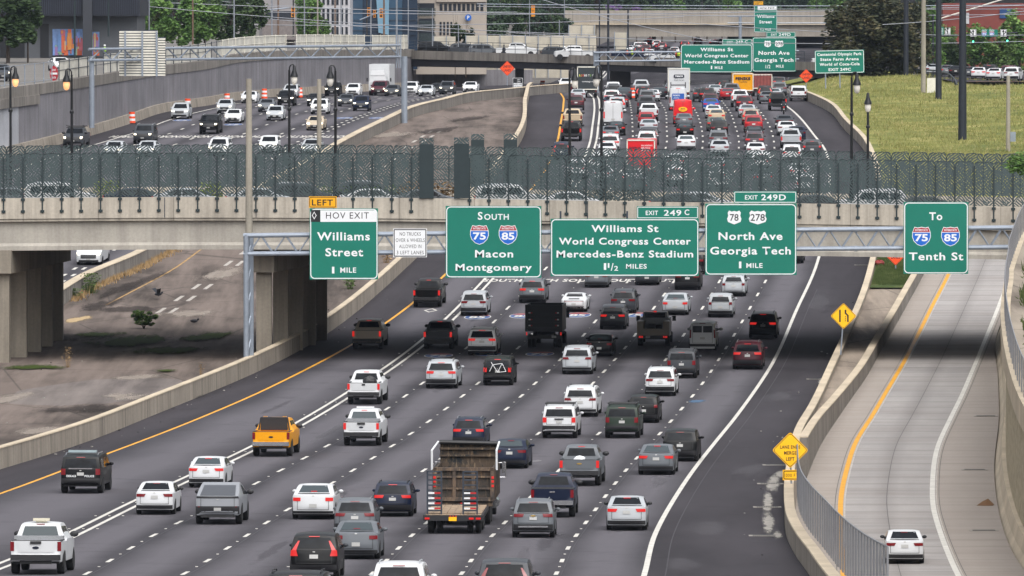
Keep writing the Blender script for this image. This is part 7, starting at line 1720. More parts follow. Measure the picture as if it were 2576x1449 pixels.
# right hand street
RS = meshgrid('right_street', lambda Y: 52.0, lambda Y: 140.0, frange(885, 1000, 8), 4, lambda x, Y: px(CX, 203, 885).z-.15, ASPH_SH, kind='structure'); RZ = px(CX, 203, 885).z-.14
m = MB(); m.add([(px(2440, 212, 884).x, 886.5, RZ+.02), (px(2700, 212, 884).x, 886.5, RZ+.02), (px(2700, 212, 884).x, 887.2, RZ+.02), (px(2440, 212, 884).x, 887.2, RZ+.02)], [(0, 1, 2, 3)]); m.build('yellow_line', YELLOW, RS)
G6 = 'cars queuing on the right hand street'
for k, c, x, Y, t_, rz, lab in (('U', 'white', 2543, 893, 0, -.2, 'white SUV last in the queue on the right hand street'), ('U', 'maroon', 2534, 915, 2, -.2, 'dark maroon SUV with a lit roof light beyond the last white SUV'), ('S', 'white', 2498, 903, 1, -.2, 'white sedan ahead of the last white SUV on the right hand street'), ('U', 'black', 2487, 925, 2, -.15, 'black SUV with roof rails ahead of the white sedan'), ('S', 'white', 2461, 915, 1, -.1, 'small white car half hidden in the right hand queue'), ('S', 'dgrey', 2436, 922, 1, -.1, 'dark grey car right of the thickest steel pole'), ('S', 'black', 2404, 935, 0, -.1, 'black car between the two thick steel poles'), ('S', 'grey', 2381, 945, 1, -.1, 'grey car at the front of the right hand queue'), ('S', 'silver', 2346, 960, 0, -.1, 'silver car beyond the tan pole at the right hand junction')):
    V(K[k], c, 0, 0, lab, 'car', G6, loc=Vector((px(x, 200, Y).x, Y, RZ)), rz=rz, tail=t_ > 0, bl=t_ > 1, rim=False)
gr = thing('guard_rail', 'low grey guard rail curving along the top of the grassy hill', 'guard rail', px(2360, 186, 930)); P = [px(x, y, Y)-gr.location for x, y, Y in ((2285, 186, 935), (2330, 188, 930), (2365, 191, 915), (2390, 200, 895), (2402, 212, 880), (2408, 226, 866))]
m = MB(); m.path([p+Vector((0, 0, .6)) for p in P], .09, 5); m.build('rail', STEELD, gr)
for a, b in zip(P[:-1], P[1:]):
    for q in range(2): m = MB(); c = a.lerp(b, q/2); m.tube(c-Vector((0, 0, .2)), c+Vector((0, 0, .65)), .06, n=5); m.build('post', STEELD, gr)
sp = pole('signal_pole', 'dark signal pole at the right hand junction behind the tan pole', 2347, 35, 195, 965, 4.5, 5, NAVP); o = sp.location
m = MB(); m.tube(at(o, 2347, 92, 965), at(o, 2560, 82, 965), .09); m.build('mast_arm', NAVP, sp)
m = MB(); m.box(tuple(at(o, 2348, 180, 965)), (.7, .5, 1.5)); m.build('control_box', STEEL, sp)
signal(2448, 98, 964.5, SIGB, 'black traffic signal with a green lamp left of the highway shields', True); signal(2534, 96, 964.5, SIGB, 'black traffic signal with a green lamp at the right end of the arm', True); signal(2325, 84, 964, SIGY, 'yellow side of a traffic signal left of the tan pole'); signal(2338, 84, 964.5, SIGB, 'dark traffic signal behind the tan pole')
def smallsign(label, x0, y0, x1, y1, Y, col, txts=(), rim=None, posts=(), border=False, cat='road sign', tc=None):
    s = Sign('road_sign', label, x0, y0, x1, y1, Y, cat, col, border, rim=rim, rad=.06)
    for txt, xc, yb, w, h in txts: s.text(txt, xc, yb, w, h, tc or S_WHITE, .02)
    for x, yb in posts:
        a = Vector((s.X(x), .1, s.Z((y0+y1)/2))); b = Vector((s.X(x), .1, s.Z(yb))); m = MB(); m.tube(b, a, .05, n=6); m.build('post', STEEL, s.t)
    return s
def arrow(s, x, y, d):
    k = s.k; f = lambda a, b: (s.X(x+a), s.Z(y+b)); m = MB(); m.prism([f(-1, 8), f(1.2, 8), f(1.2, -5), f(-1, -5)], -.01, -.004); m.build('arrow_shaft', S_BLACK, s.t, fix=True); m = MB(); m.prism([f(-3.5, -3), f(0, -9), f(3.5, -3)], -.01, -.004); m.build('arrow_head', S_BLACK, s.t, fix=True)
    m = MB(); m.prism([f(d*1, 2), f(d*1, 4.5), f(d*6, -1.5), f(d*8, -2), f(d*5, -6), f(d*4, -2.5)], -.01, -.004); m.build('arrow_branch', S_BLACK, s.t, fix=True)
s = smallsign('white lane arrow sign left of the 75 85 shields', 2441, 74, 2456, 92, 964, S_WHITE, border=True, rim=S_BLACK); arrow(s, 2448, 83.5, -1)
s = smallsign('white lane arrow sign at the right end of the mast arm', 2517, 74, 2532, 92, 964, S_WHITE, border=True, rim=S_BLACK); arrow(s, 2524, 83.5, 1)
s = smallsign('white left turn ONLY sign right of the middle dark pole', 2377, 70, 2391, 88, 964, S_WHITE, (('ONLY', 2384, 86, 11, 4),), border=True, rim=S_BLACK, tc=S_BLACK); arrow(s, 2384, 77, -1)
s = smallsign('green street sign reading 10TH STREET EAST', 2362, 68, 2374, 88, 964.2, S_GREEN, (('10TH', 2368, 75, 9, 4), ('STREET', 2368, 80.5, 10, 4), ('EAST', 2368, 86, 9, 4)))
s = smallsign('green SOUTH 75 and 85 shield sign on the mast arm', 2469, 74, 2510, 92, 964, S_GREEN, (('SOUTH', 2476, 78, 12, 3.6), ('SOUTH', 2495, 78, 12, 3.6)))
interstate('75', s.X(2476), s.Z(85), 13*s.k, -.01, s.t); interstate('85', s.X(2495), s.Z(85), 13*s.k, -.01, s.t)
smallsign('small green street sign at the magnolia edge', 2299, 66, 2313, 75, 964, S_GREEN, (('10th St', 2306, 73, 11, 4),)); smallsign('small white regulatory sign at the right hand junction', 2307, 144, 2324, 162, 955, S_WHITE, (('NO', 2315, 150, 8, 4), ('RIGHT', 2315, 155, 13, 4), ('TURN', 2315, 160, 12, 4)), posts=((2315, 190),), tc=S_BLACK)
bb = block('brick_building', 'red brick building with a sloping white edged roof at the top right', 2372, 2720, 8, 120, 1090, M('red_brick', lin('#7b3f38'), .85, var=.15, scale=.5), 20, 14)
m = MB(); o = bb.location; m.add([at(o, 2372, 43, 1089.9), at(o, 2600, -22, 1089.9), at(o, 2720, -22, 1089.9), at(o, 2720, 8, 1089.9), at(o, 2372, 8.5, 1089.9)], [(0, 4, 3, 2, 1)]); 
m2 = MB(); a, b = at(o, 2368, 46, 1089.4), at(o, 2620, -32, 1089.4); m2.tube(a, b, .1, n=5); m2.build('roof_edge', S_BACK, bb)
rect('window', 2515, 21, 2546, 46, 1089.8, M('window_blue', lin('#2c4a78'), .3, var=.1), bb, .1); rect('panel', 2420, 32, 2438, 60, 1089.8, WF, bb, .1)
# far gantry and its signs
YF2 = 955.0; g = thing('sign_gantry', 'galvanised truss gantry before the far bridge, left of the far green signs', 'gantry', px(1600, 140, YF2)); o = g.location
for dy in (0, .9):
    for a, b in ((132, 128), (154, 149)): m = MB(); m.tube(at(o, 1495, a, YF2)+Vector((0, dy, 0)), at(o, 2010, b, YF2)+Vector((0, dy, 0)), .11, n=8); m.build('chord', STEEL, g)
m = MB()
for i in range(24): xa = 1500+20.5*i; m.tube(at(o, xa, 131 if i % 2 else 153, YF2), at(o, xa+20.5, 153 if i % 2 else 131, YF2), .05, n=4)
m.build('lattice', STEEL, g)
for x in (1497, 1503): m = MB(); m.tube(at(o, x, 240, YF2+.4), at(o, x, 130, YF2+.4), .2, n=8); m.build('leg', STEEL, g)
s = Sign('highway_sign', 'far green Williams St World Congress Center 1 MILE sign before the far bridge', 1713, 112, 1892, 182, YF2-.4)
for t_, yb, w in (('Williams St', 129, 82), ('World Congress Center', 144.5, 160), ('Mercedes-Benz Stadium', 160, 164)): s.text(t_, 1803, yb, w, 9, bold=.03)
s.text('1', 1790, 174, 3.5, 8.5); s.text('MILE', 1808, 173.5, 20, 7)
b = Sign('sign_tab', 'far green EXIT 249 C plaque', 1817, 98, 1891, 112, YF2-.4, rad=.05); b.text('EXIT', 1836, 108.5, 15, 5.5); b.text('249 C', 1866, 109, 30, 7.5)
s = Sign('highway_sign', 'far green 78 278 North Ave Georgia Tech 1/2 MILE sign before the far bridge', 1893, 94, 2003, 180, YF2-.4)
usroute('78', s.X(1931), s.Z(110.5), 17*s.k, 17*s.k, -.004, s.t); usroute('278', s.X(1960), s.Z(110.5), 22*s.k, 17*s.k, -.004, s.t)
s.text('North Ave', 1947, 138, 78, 10, bold=.03); s.text('Georgia Tech', 1947, 156, 98, 10, bold=.03); s.text('1/2', 1932, 172, 12, 9); s.text('MILE', 1962, 170, 20, 7)
b = Sign('sign_tab', 'far green EXIT 249D plaque', 1928, 80, 2001, 93.5, YF2-.4, rad=.05); b.text('EXIT', 1947, 90, 15, 5.5); b.text('249D', 1974, 90.5, 30, 7.5)
YU = 1420.0; s = Sign('highway_sign', 'distant green HOV EXIT Williams Street sign at the top of the view', 1897, 14, 1955, 81, YU, rad=.2)
plate('white_header', [(s.X(1906), s.Z(25.5)), (s.X(1953), s.Z(25.5)), (s.X(1953), s.Z(15.5)), (s.X(1906), s.Z(15.5))], -.004, S_WHITE, s.t); s.text('HOV EXIT', 1930, 23, 36, 5, S_BLACK, y=-.01)
s.text('Williams', 1926, 45, 44, 8, bold=.03); s.text('Street', 1926, 59, 32, 8, bold=.03); s.text('1/2 MILE', 1926, 77, 26, 6)
b = Sign('sign_tab', 'distant amber LEFT plaque at the top of the view', 1896, 3, 1920, 12.5, YU, col=S_AMB, rim=S_BLACK, rad=.05); b.text('LEFT', 1908, 10.5, 18, 5.5, S_BLACK)
g = thing('sign_gantry', 'distant gantry pipes beside the distant HOV exit sign', 'gantry', px(1880, 50, YU+1)); o = g.location
for a in (41, 58): m = MB(); m.tube(at(o, 1830, a, YU+.6), at(o, 2110, a, YU+.6), .12, n=6); m.build('chord', STEEL, g)
for x in (1862, 1930): m = MB(); m.tube(at(o, x, 150, YU+.8), at(o, x, 40, YU+.8), .3, n=8); m.build('leg', STEEL, g)
SC2 = Sign('road_sign', 'green Centennial Olympic Park State Farm Arena World of Coca-Cola EXIT 249C sign on posts', 2050, 126, 2174, 184, 885, rad=.2)
for t_, yb, w in (('Centennial Olympic Park', 140, 112), ('State Farm Arena', 152.5, 97), ('World of Coca-Cola', 165, 101)): SC2.text(t_, 2112, yb, w, 7.5, bold=.03)
SC2.text('EXIT 249C', 2112, 178.5, 56, 7.5, bold=.03); SC2.t.rotation_euler = (0, R(-1.2), 0)
for x in (2076, 2112): m = MB(); m.tube((SC2.X(x), .12, SC2.Z(222)), (SC2.X(x), .12, SC2.Z(130)), .08, n=6); m.build('post', STEEL, SC2.t)
def diamond(name, label, x, y, r, Y, col, rim, txts, post_y=None, post_dx=0):
    t = thing(name, label, 'road sign', px(x, y, Y)); k = 1/S(Y); a = r*k; dp = lambda q: [(0, q), (-q, 0), (0, -q), (q, 0)]
    def rd(q, rr_=.12):
        P = []
        for i in range(4):
            c = [(0, q), (-q, 0), (0, -q), (q, 0)][i]; an = [0, 90, 180, 270][i]; l = q*rr_
            for j in range(4):
                th = R(an+45+90*j/3); P.append((c[0]*(1-rr_*1.41/1)+l*math.cos(th), c[1]*(1-rr_*1.41)+l*math.sin(th)))
        return P
    m = MB(); m.prism(rd(a), 0, .04); m.build('panel', col, t, fix=True); ring('border', rd(a*.95), rd(a*.91), 0, rim, t)
    for txt, dx, yb, w, h in txts: letters(txt, dx*k, (y-yb)*k, w*k, h*k, -.006, rim, t, .02)
    if post_y: m = MB(); m.tube((post_dx*k, .08, (y-post_y)*k), (0, .08, 0), .05, n=6); m.build('post', STEEL, t)
    return t
diamond('warning_sign', 'orange UNEVEN LANES diamond sign in the middle distance at the median tip', 1276, 172, 19, 976, S_ORG, S_BLACK, (('UNEVEN', 0, 170.5, 21, 6.5), ('LANES', 0, 180, 17, 6.5)), 215)
diamond('warning_sign', 'orange UNEVEN LANES diamond sign at the end of the curved hill barrier', 2028, 191, 17.5, 895, S_ORG, S_BLACK, (('UNEVEN', 0, 190, 20, 6), ('LANES', 0, 198.5, 17, 6)), 238)
diamond('warning_sign', 'orange diamond sign mostly hidden by the bridge girder over the green bank', 2253, 643, 25, 570, S_ORG, S_BLACK, (('UNEVEN', 0, 640, 28, 8), ('LANES', 0, 651, 22, 8)), 752, 1)
t = diamond('warning_sign', 'yellow diamond sign showing a narrowing road, between the two right barriers', 2122, 795, 33, 478.0, S_YEL, S_BLACK, (), 893, -7); k = 1/S(478.0)
for poly in ([(-11, 16), (-7, 16), (-7, -15), (-11, -15)], [(3, 16), (7, 16), (7, 8), (13, 2), (13, -15), (9, -15), (9, 1), (3, 6)]): m = MB(); m.prism([(x*k, z*k) for x, z in poly], -.01, -.004); m.build('road_symbol', S_BLACK, t, fix=True)
for z in (-2, -7, -12): m = MB(); m.box((4.5*k, -.007, z*k), (2*k, .006, 3*k)); m.build('dash_symbol', S_BLACK, t)
YM2 = inv(1268); t = diamond('warning_sign', 'yellow LANE ENDS MERGE LEFT diamond sign at the barrier tip', 1988, 1132.5, 46, YM2, S_YEL, S_BLACK, (('LANE ENDS', 0, 1129, 51, 9), ('MERGE', 0, 1144, 31, 9), ('LEFT', 0, 1159, 21, 9)), 1274, 5)
s = Sign('sign_tab', 'small yellow 1000 FT plaque under the merge left sign', 1969, 1182, 2012, 1208, YM2, col=S_YEL, rim=S_BLACK, rad=.08); s.text('1000 FT', 1990, 1200, 35, 8.5, S_BLACK, .0)
s = Sign('road_sign', 'small black and white HOV lane sign at the tip of the median barrier', 1290, 196, 1315, 226, 972, col=S_WHITE, rim=S_BLACK, rad=.05)
plate('black_header', [(s.X(1291), s.Z(209)), (s.X(1314), s.Z(209)), (s.X(1314), s.Z(197)), (s.X(1291), s.Z(197))], -.008, S_BLACK, s.t); s.text('LEFT', 1305, 202, 8, 3, y=-.014); s.text('LANE', 1305, 207, 9, 3, y=-.014)
for t_, yb in (('BUSES AND', 214), ('CAR POOLS', 219), ('ONLY', 224)): s.text(t_, 1302.5, yb, 20 if t_ != 'ONLY' else 10, 3.2, S_BLACK)
for x in (1296, 1311): m = MB(); m.tube((s.X(x), .08, s.Z(262)), (s.X(x), .08, s.Z(200)), .05, n=5); m.build('post', STEEL, s.t)
t = thing('stop_sign', 'red and white DO NOT ENTER sign on the upper left fence', 'road sign', px(136, 185, 742)); m = MB(); m.lathe([(.75, 0), (.75, .04)], 20, (0, 0, 0)); q = m.build('disc', S_RED, t); q.rotation_euler = (R(90), 0, 0); q.scale = (.55, 1, 1); plate('bar', [(-.32, -.1), (.32, -.1), (.32, .1), (-.32, .1)], -.05, S_WHITE, t)
letters('DO NOT', 0, .25, .4, .2, -.06, S_WHITE, t, .02); letters('ENTER', 0, -.5, .4, .2, -.06, S_WHITE, t, .02); m = MB(); m.tube((0, .05, -2), (0, .05, 0), .04, n=5); m.build('post', STEEL, t)
# orange drums
OR = M('drum_orange', lin('#f0501e'), .5, var=.05)
def drum(x, y, lab):
    p = gp(x, y); t = thing('traffic_drum', lab, 'traffic drum', p, 0, 'orange and white traffic drums')
    for i in range(5): m = MB(); m.lathe([(.3-.012*i, .06+.2*i), (.29-.012*i, .26+.2*i)], 12); m.build('band', OR if i % 2 == 0 else S_WHITE, t, smooth=40)
    m = MB(); m.lathe([(.36, 0), (.36, .06)], 12); m.build('base', TRIM, t); t.scale = (1.25, 1.25, 1.15)
drum(332, 311, 'orange drum nearest the camera beside the retaining wall foot'); drum(472, 276, 'orange drum behind the silver crossover by the wall'); drum(571, 262, 'orange drum behind the pale blue estate'); drum(665, 249, 'orange drum by the wall left of the third lamp post'); drum(754, 246, 'orange drum by the wall between the third and fourth lamp posts'); drum(1365, 226, 'orange drum beyond the median tip'); drum(1591, 247, 'orange cone like drum beside the dark underpass column')
# ================================================================ RIGHT SIDE WALL, CHAIN LINK FENCES
WT = [(2592, 1100, 325), (2576, 1065, 333), (2540, 976, 355), (2521, 893, 375), (2515, 815, 395), (2523, 738, 420), (2543, 669, 450), (2576, 585, 485), (2620, 530, 515)]
_wx = pchip([(Y, px(x, y, Y).x) for x, y, Y in WT]); _wz = pchip([(Y, px(x, y, Y).z) for x, y, Y in WT])
def wx(Y): return max(_wx(Y), P_RIGHT(Y)+.6)
rw = thing('retaining_wall', 'tall pale stone retaining wall with barrier foot along the right side of the ramp', 'wall', (P_RIGHT(400), 400, zramp(400))); o = rw.location.copy()
def rsweep(name, mat, rows, Y0, Y1, parent=rw, o=o):
    m = MB(); ys = frange(Y0, Y1, 5); n = len(rows)
    for Y in ys:
        for fx, fz in rows: m.v.append((fx(Y)-o.x, Y-o.y, fz(Y)-o.z))
    for j in range(len(ys)-1):
        for i in range(n-1): m.f.append((j*n+i, j*n+i+1, (j+1)*n+i+1, (j+1)*n+i))
    return m.build(name, mat, parent)
def stone():
    b = NB('rough_stone_wall'); b.p(Roughness=.9, Specular_IOR_Level=.2); g = b.mix(b.ramp(b.noise(2.2, 6, .7), [(.35, 0.0), (.65, 1.0)]), lin('#8f8570'), lin('#c4b89e')); b.base(g); b.bump(b.noise(5, 5, .7), .8, .15); return b.m
rsweep('foot_barrier', CONC_TOP, [(P_RIGHT, lambda Y: zramp(Y)-.2), (lambda Y: P_RIGHT(Y)+.25, lambda Y: zramp(Y)+.3), (lambda Y: P_RIGHT(Y)+.4, lambda Y: zramp(Y)+.95), (lambda Y: P_RIGHT(Y)+.62, lambda Y: zramp(Y)+.95)], YN, 640)
rsweep('stone_face', stone(), [(lambda Y: P_RIGHT(Y)+.62, lambda Y: zramp(Y)+.9), (lambda Y: max(wx(Y)-.2, P_RIGHT(Y)+.62), lambda Y: _wz(Y)-1.2)], YN, 530)
rsweep('coping', CONC_TOP, [(lambda Y: wx(Y)-.2, lambda Y: _wz(Y)-1.2), (lambda Y: wx(Y)-.28, lambda Y: _wz(Y)-1.2), (lambda Y: wx(Y)-.28, _wz), (lambda Y: wx(Y)+.25, _wz)], YN, 530)
strip('upper_pavement', [lambda Y: wx(Y)+.25, lambda Y: wx(Y)+1.4, lambda Y: wx(Y)+30], YN, 530, 0, oldpave('upper_old_concrete', lin('#8d8478'), lin('#6d655c')), zf=lambda Y: _wz(Y)-.02, kind='structure')
m = MB(); r = random.Random(31)
for i in range(2500):
    Y = r.uniform(340, 500); k = max(0, math.sin(Y*.23)+.5); h = r.uniform(.1, .7)*k; x = wx(Y)+1.2+r.gauss(0, .18); z = _wz(Y)
    if h > .05: m.add([(x-.05, Y, z), (x+.05, Y, z), (x+r.uniform(-.25, .25), Y, z+h)], [(0, 1, 2)])
tag(m.build('ledge_weeds', GRASS_G), 'green weeds in the joint behind the right chain link fence', 'weeds', kind='stuff')
def linkmat():
    b = NB('chain_link'); b.base(lin('#77787a')); b.p(Metallic=.1, Roughness=.5)
    uv = b.n('UVMap').outputs[0]; sp = b.n('SeparateXYZ', {0: uv}); a = b.math('ADD', sp.outputs[0], sp.outputs[1]); c = b.math('SUBTRACT', sp.outputs[0], sp.outputs[1])
    f = lambda v: b.math('LESS_THAN', b.math('ABSOLUTE', b.math('SUBTRACT', b.math('FRACT', b.math('MULTIPLY', v, 9.0)), .5)), .13)
    wv = b.math('MAXIMUM', f(a), f(c)); tr = b.n('BsdfTransparent'); mx = b.n('MixShader', {0: wv, 1: tr.outputs[0], 2: b.b.outputs[0]}); b.t.links.new(mx.outputs[0], b.out.inputs[0]); return b.m
LINK = linkmat(); LINKP = M('fence_post_grey', lin('#85868a'), .6, .1, var=.1)
def chainlink(label, fx, fz, Y0, Y1, h, gap=3.0):
    t = thing('chain_link_fence', label, 'fence', (fx(Y0), Y0, fz(Y0))); o = t.location; ys = frange(Y0, Y1, gap); P = [Vector((fx(Y), Y, fz(Y)))-o for Y in ys]
    for i, p in enumerate(P[:99]): m = MB(); m.tube(p, p+Vector((0, 0, h)), .035, n=6); m.build('post', LINKP, t)
    m = MB(); m.path([p+Vector((0, 0, h)) for p in P], .03, 5); m.build('top_rail', LINKP, t)
    m = MB(); m.uv = []; d = 0
    for i, p in enumerate(P):
        if i: d += (p-P[i-1]).length
        m.v += [tuple(p), tuple(p+Vector((0, 0, h)))]; m.uv += [(d, 0), (d, h)]
    for i in range(len(P)-1): m.f.append((2*i, 2*i+2, 2*i+3, 2*i+1))
    m.build('mesh', LINK, t); return t
chainlink('chain link fence along the top of the right retaining wall', lambda Y: wx(Y)-.05, _wz, 250, 520, 1.75, 3.4)
chainlink('chain link fence on the curving barrier at the bottom right', lambda Y: L_W(Y)+.62, lambda Y: zr(Y)+.93, 216, inv(1270), 1.9, 3.0)
# shrub at the right edge of the bridge
m = MB(); r = random.Random(8); c = px(2570, 415, 455)
for i in range(2600):
    d = Vector((r.gauss(0, 1), r.gauss(0, 1), r.gauss(0, 1))).normalized(); k = int(r.random()*5); cc = Vector(((k-2)*.28, 0, .22*math.sin(k*2))); p = cc+Vector((d.x*.85, d.y*.8, d.z*.62))*(r.random()**.5)*.75; s = r.uniform(.05, .11)
    q = Matrix.Rotation(r.uniform(0, 6.28), 3, 'Z') @ Matrix.Rotation(r.uniform(-1.3, 1.3), 3, 'X'); m.add([p+q @ Vector(a)*s for a in ((-1, 0, 0), (0, -.5, .15), (1, 0, 0), (0, .5, .15))], [(0, 1, 2, 3)])
t = thing('shrub', 'dark leafy branches at the right edge above the bridge end', 'shrub', (c.x+.6, 455, _wz(455))); q = m.build('foliage', LM['mid'], t); q.location = (0, 0, c.z-_wz(455)); q.scale = (1.5, 1, 1.3)
m = MB(); m.tube((0.3, 0, 0), (.2, 0, c.z-_wz(455)), .09, .04); m.build('stem', BARK, t)
# ================================================================ ROAD WRITING, SHIELDS, SMALL THINGS
def flat(name, me, mat, x, y, w, h, parent, dz=.008, zf=zr, path=L_DBL, mirror=1):
    p = gp(x, y, zf); d = (path(p.y+6)-path(p.y-6))/12; sl = (zf(p.y+3)-zf(p.y-3))/6
    o = put(name, me, mat, parent, (p.x, p.y-h*.5*mirror*0, zf(p.y)+dz)); o.rotation_euler = (Matrix.Rotation(-math.atan(d), 3, 'Z') @ Matrix.Rotation(math.atan(sl), 3, 'X')).to_euler() if mirror > 0 else (Matrix.Rotation(math.pi-math.atan(d), 3, 'Z') @ Matrix.Rotation(-math.atan(sl), 3, 'X')).to_euler()
    o.scale = (w, h, 1); return o
def ell(n=28, k=1.0):
    m = MB(); m.add([(.5*k*math.cos(2*math.pi*i/n), .5+.5*k*math.sin(2*math.pi*i/n), 0) for i in range(n)], [tuple(range(n))]); return m.mesh('marking')
E1 = ell(); E2 = ell(28, .93)
def half(n=14):
    m = MB(); a0 = R(22); pts = [(.465*math.cos(a0+(math.pi-2*a0)*i/n), .5+.465*math.sin(a0+(math.pi-2*a0)*i/n), 0) for i in range(n+1)]; m.add(pts, [tuple(range(n+1))]); return m.mesh('marking')
E3 = half(); MBLUE = M('marking_blue', lin('#3d5a8c'), .65, var=.2); MRED = M('marking_red', lin('#8f3a3c'), .65, var=.2)
for x, y, n_ in ((1195, 804, '85'), (1309, 801, '85'), (1448, 799, '85'), (1590, 798, '75'), (1096, 900, '75'), (1352, 896, '75'), (1220, 896, '75')):
    s_ = flat('shield_marking', E1, RWHITE, x, y, 1.9, 4.6, road, .006); 
    for me, mt, dz in ((E2, MBLUE, .004), (E3, MRED, .008)): q = put('shield_fill', me, mt, s_); q.location = (0, 0, dz)
    q = put('lettering', text_mesh(n_, .03), RWHITE, s_); q.location = (0, .22, .012); q.scale = (.6, .42, 1)
for i, x in enumerate((1262, 1352, 1462, 1565, 1665)): flat('lettering', text_mesh('SOUTH', .03, 1.1), RWHITE, x, 709, 2.9, 2.6, road, .008)
for i, x in enumerate((325, 420, 500, 585, 680, 770, 850)): flat('lettering', text_mesh('NORTH', .03, 1.1), RWHITE, x, 341, 3.0, 5.0, nroad, .008, mirror=-1, path=N_HOV)
for x, y in ((451, 305), (580, 316), (690, 298), (860, 299), (945, 299)):
    s_ = flat('shield_marking', E1, OWHITE, x, y, 2.0, 6, nroad, .006, path=N_HOV); q = put('shield_fill', E2, MBLUE, s_); q.location = (0, 0, .004); q = put('lettering', text_mesh('75', .03), RWHITE, s_); q.location = (0, .25, .008); q.scale = (.6, .4, 1)
dm = MB(); dm.add([(0, 0, 0), (.5, .5, 0), (0, 1, 0), (-.5, .5, 0), (0, .16, 0), (.34, .5, 0), (0, .84, 0), (-.34, .5, 0)], [(0, 1, 5, 4), (1, 2, 6, 5), (2, 3, 7, 6), (3, 0, 4, 7)]); flat('diamond_marking', dm.mesh('marking'), RWHITE, 1078, 786, 1.0, 3.6, road)
# drains
def drain(x, y, zf, parent, w=1.9, path=L_R):
    p = gp(x, y, zf); k = MB(); k.box((p.x, p.y, zf(p.y)+.012), (w+.3, .75, .016)); k.build('drain_frame', M('drain_concrete', lin('#8f8a82'), .8), parent); m = MB()
    for i in range(12): m.box((p.x-w/2+w*(i+.5)/12, p.y, zf(p.y)+.028), (w/12*.55, .6, .02))
    m.build('drain_grate', TRIM, parent)
for x, y in ((1950, 1170), (1938, 1217), (1930, 1276), (1922, 1348), (2055, 954), (2170, 667)): drain(x, y, zr, road, 1.0)
for x, y in ((2452, 1182), (2475, 1335), (2480, 1047)): drain(x, y, zramp, ramp, 1.1)
r = random.Random(2)
for k_, (x, y, rx, ry) in enumerate(((1946, 1218, 26, 36), (1932, 1266, 20, 48), (1934, 1318, 22, 40), (1956, 1346, 20, 16), (1966, 1194, 30, 14), (2070, 962, 18, 12))): soft_patch('sediment_patch', x, y, rx, ry, SOFT['grey'], road, dz=.012+.003*k_, path=L_W)
for k_, (x, y, rx, ry) in enumerate(((1890, 1180, 60, 26), (1780, 1330, 70, 30), (1960, 1000, 50, 22), (2060, 760, 40, 40), (1720, 1420, 70, 24))): soft_patch('wear_patch', x, y, rx, ry, SOFT['wear'], road, dz=.008+.0005*k_, path=L_R)
soft_patch('blue_stain', 1752, 1010, 34, 6, softmat('blue_tint', '#5d7894', .7), road, dz=.012)
blob('patch_mark', 1436, 1166, 36, 9, '#7d7a7a', road, dz=.01); blob('patch_mark', 1350, 1160, 24, 5, '#747174', road, dz=.01)
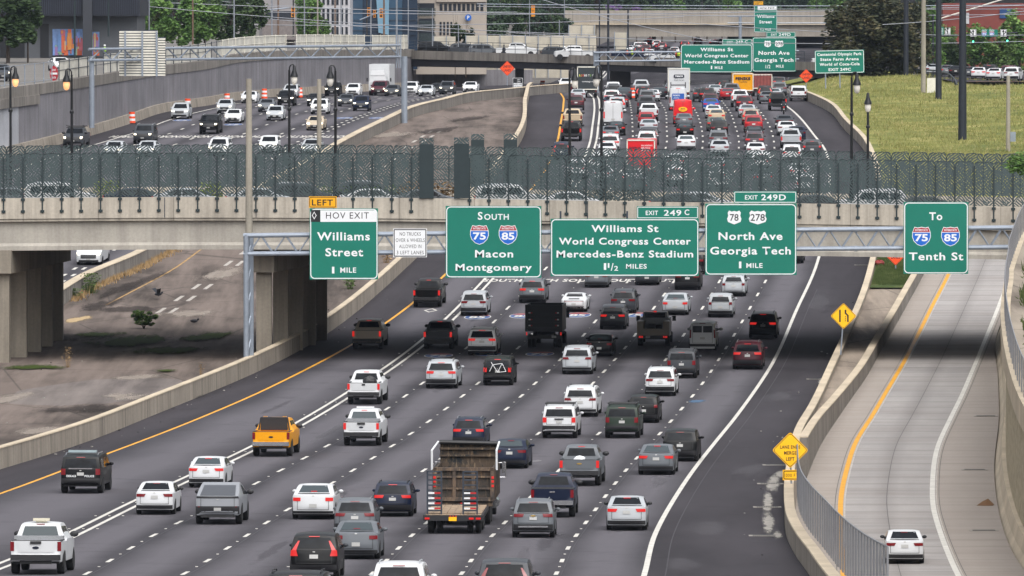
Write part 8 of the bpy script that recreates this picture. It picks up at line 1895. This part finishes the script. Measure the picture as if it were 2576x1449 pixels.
# litter
DEB = M('litter_pale', lin('#98958f'), .8, var=.2); DEB2 = M('litter_dark', lin('#2a2725'), .8, var=.2); m1, m2 = MB(), MB()
for i in range(110):
    Y = r.uniform(260, 560); side = r.random(); f = L_BAR(Y)+abs(r.gauss(0, .8))+.1 if side < .4 else (L_BAR(Y)-r.uniform(1, 16) if side < .8 else L_W(Y)-abs(r.gauss(0, 1.2))-.1); s = r.uniform(.015, .055)
    (m1 if r.random() < .6 else m2).box((f, Y, zr(Y)+.03+s/2), (s*1.6, s*2, s), r.random()*3)
tag(m1.build('pale_litter', DEB), 'pale scraps of litter scattered along the barriers', 'litter', kind='stuff'); tag(m2.build('dark_litter', DEB2), 'dark scraps of litter scattered along the barriers', 'litter', kind='stuff')
CARD = M('cardboard', lin('#6b4c2e'), .85, var=.15); p = gp(2483, 1272, zramp); m = MB(); m.add([(-.95, 0, .02), (-.2, -.2, .02), (.55, -.1, .02), (.7, .5, .1), (.2, .9, .75), (-.35, .6, .45)], [(0, 1, 5), (1, 4, 5), (1, 2, 4), (2, 3, 4)]); o = m.build('cardboard_sheet', CARD); o.location = p; o.scale = (.55, 1, .4)
sd = o.modifiers.new('thick', 'SOLIDIFY'); sd.thickness = .02; tag(o, 'crumpled brown cardboard sheet lying at the right side of the ramp', 'cardboard')
p = gp(2212, 688); m = MB(); m.ball((0, 0, .25), .34, 9, 6, (1.2, .8, .7), .2, random.Random(3)); o = m.build('red_bag', M('dark_red_cloth', lin('#7d1f1c'), .7, var=.3)); o.location = p+Vector((0, 0, .55)); tag(o, 'dark red bundle lying on the green bank', 'bag')
def crow(x, y, wing, lab, lift=0):
    p = gp(x, y); m = MB(); m.ball((0, 0, .12), .11, 8, 6, (1.9, .8, .8)); m.ball((.22, 0, .2), .06, 8, 6); m.add([(.27, -.015, .2), (.27, .015, .2), (.35, 0, .19)], [(0, 1, 2)]); m.add([(-.15, -.05, .12), (-.15, .05, .12), (-.4, .06, .1), (-.4, -.06, .1)], [(0, 1, 2, 3)])
    m.tube((0, .03, 0), (0, .03, .08), .012, n=4); m.tube((0, -.03, 0), (0, -.03, .08), .012, n=4)
    o = m.build('crow', CLOTH, None, 60); o.location = p+Vector((0, 0, lift)); tag(o, lab, 'bird')
    if wing:
        for s_ in (-1, 1):
            w_ = MB(); w_.add([(-.1, .05*s_, .16), (.1, .05*s_, .16), (.0, .5*s_, .45), (-.22, .45*s_, .4)], [(0, 1, 2, 3)]); w_.build('wing', CLOTH, o)
    o.scale = (1.35, 1.35, 1.35); o.rotation_euler = (0, 0, R(20))
crow(398, 754, True, 'black crow with raised wings taking off from the median pavement', .25); crow(488, 813, False, 'black crow standing on the median pavement in front of the gantry leg')
# ================================================================ AIR
HZ = NB('haze_air'); HZ.t.nodes.remove(HZ.b); pv = HZ.n('VolumePrincipled', {'Color': (.66, .78, 1.0), 'Density': .00003, 'Anisotropy': .2}); HZ.t.links.new(pv.outputs[0], HZ.out.inputs['Volume'])
m = MB(); m.box((0, 900, 14.5), (1400, 1900, 37)); o = m.build('haze', HZ.m); tag(o, kind='stuff')
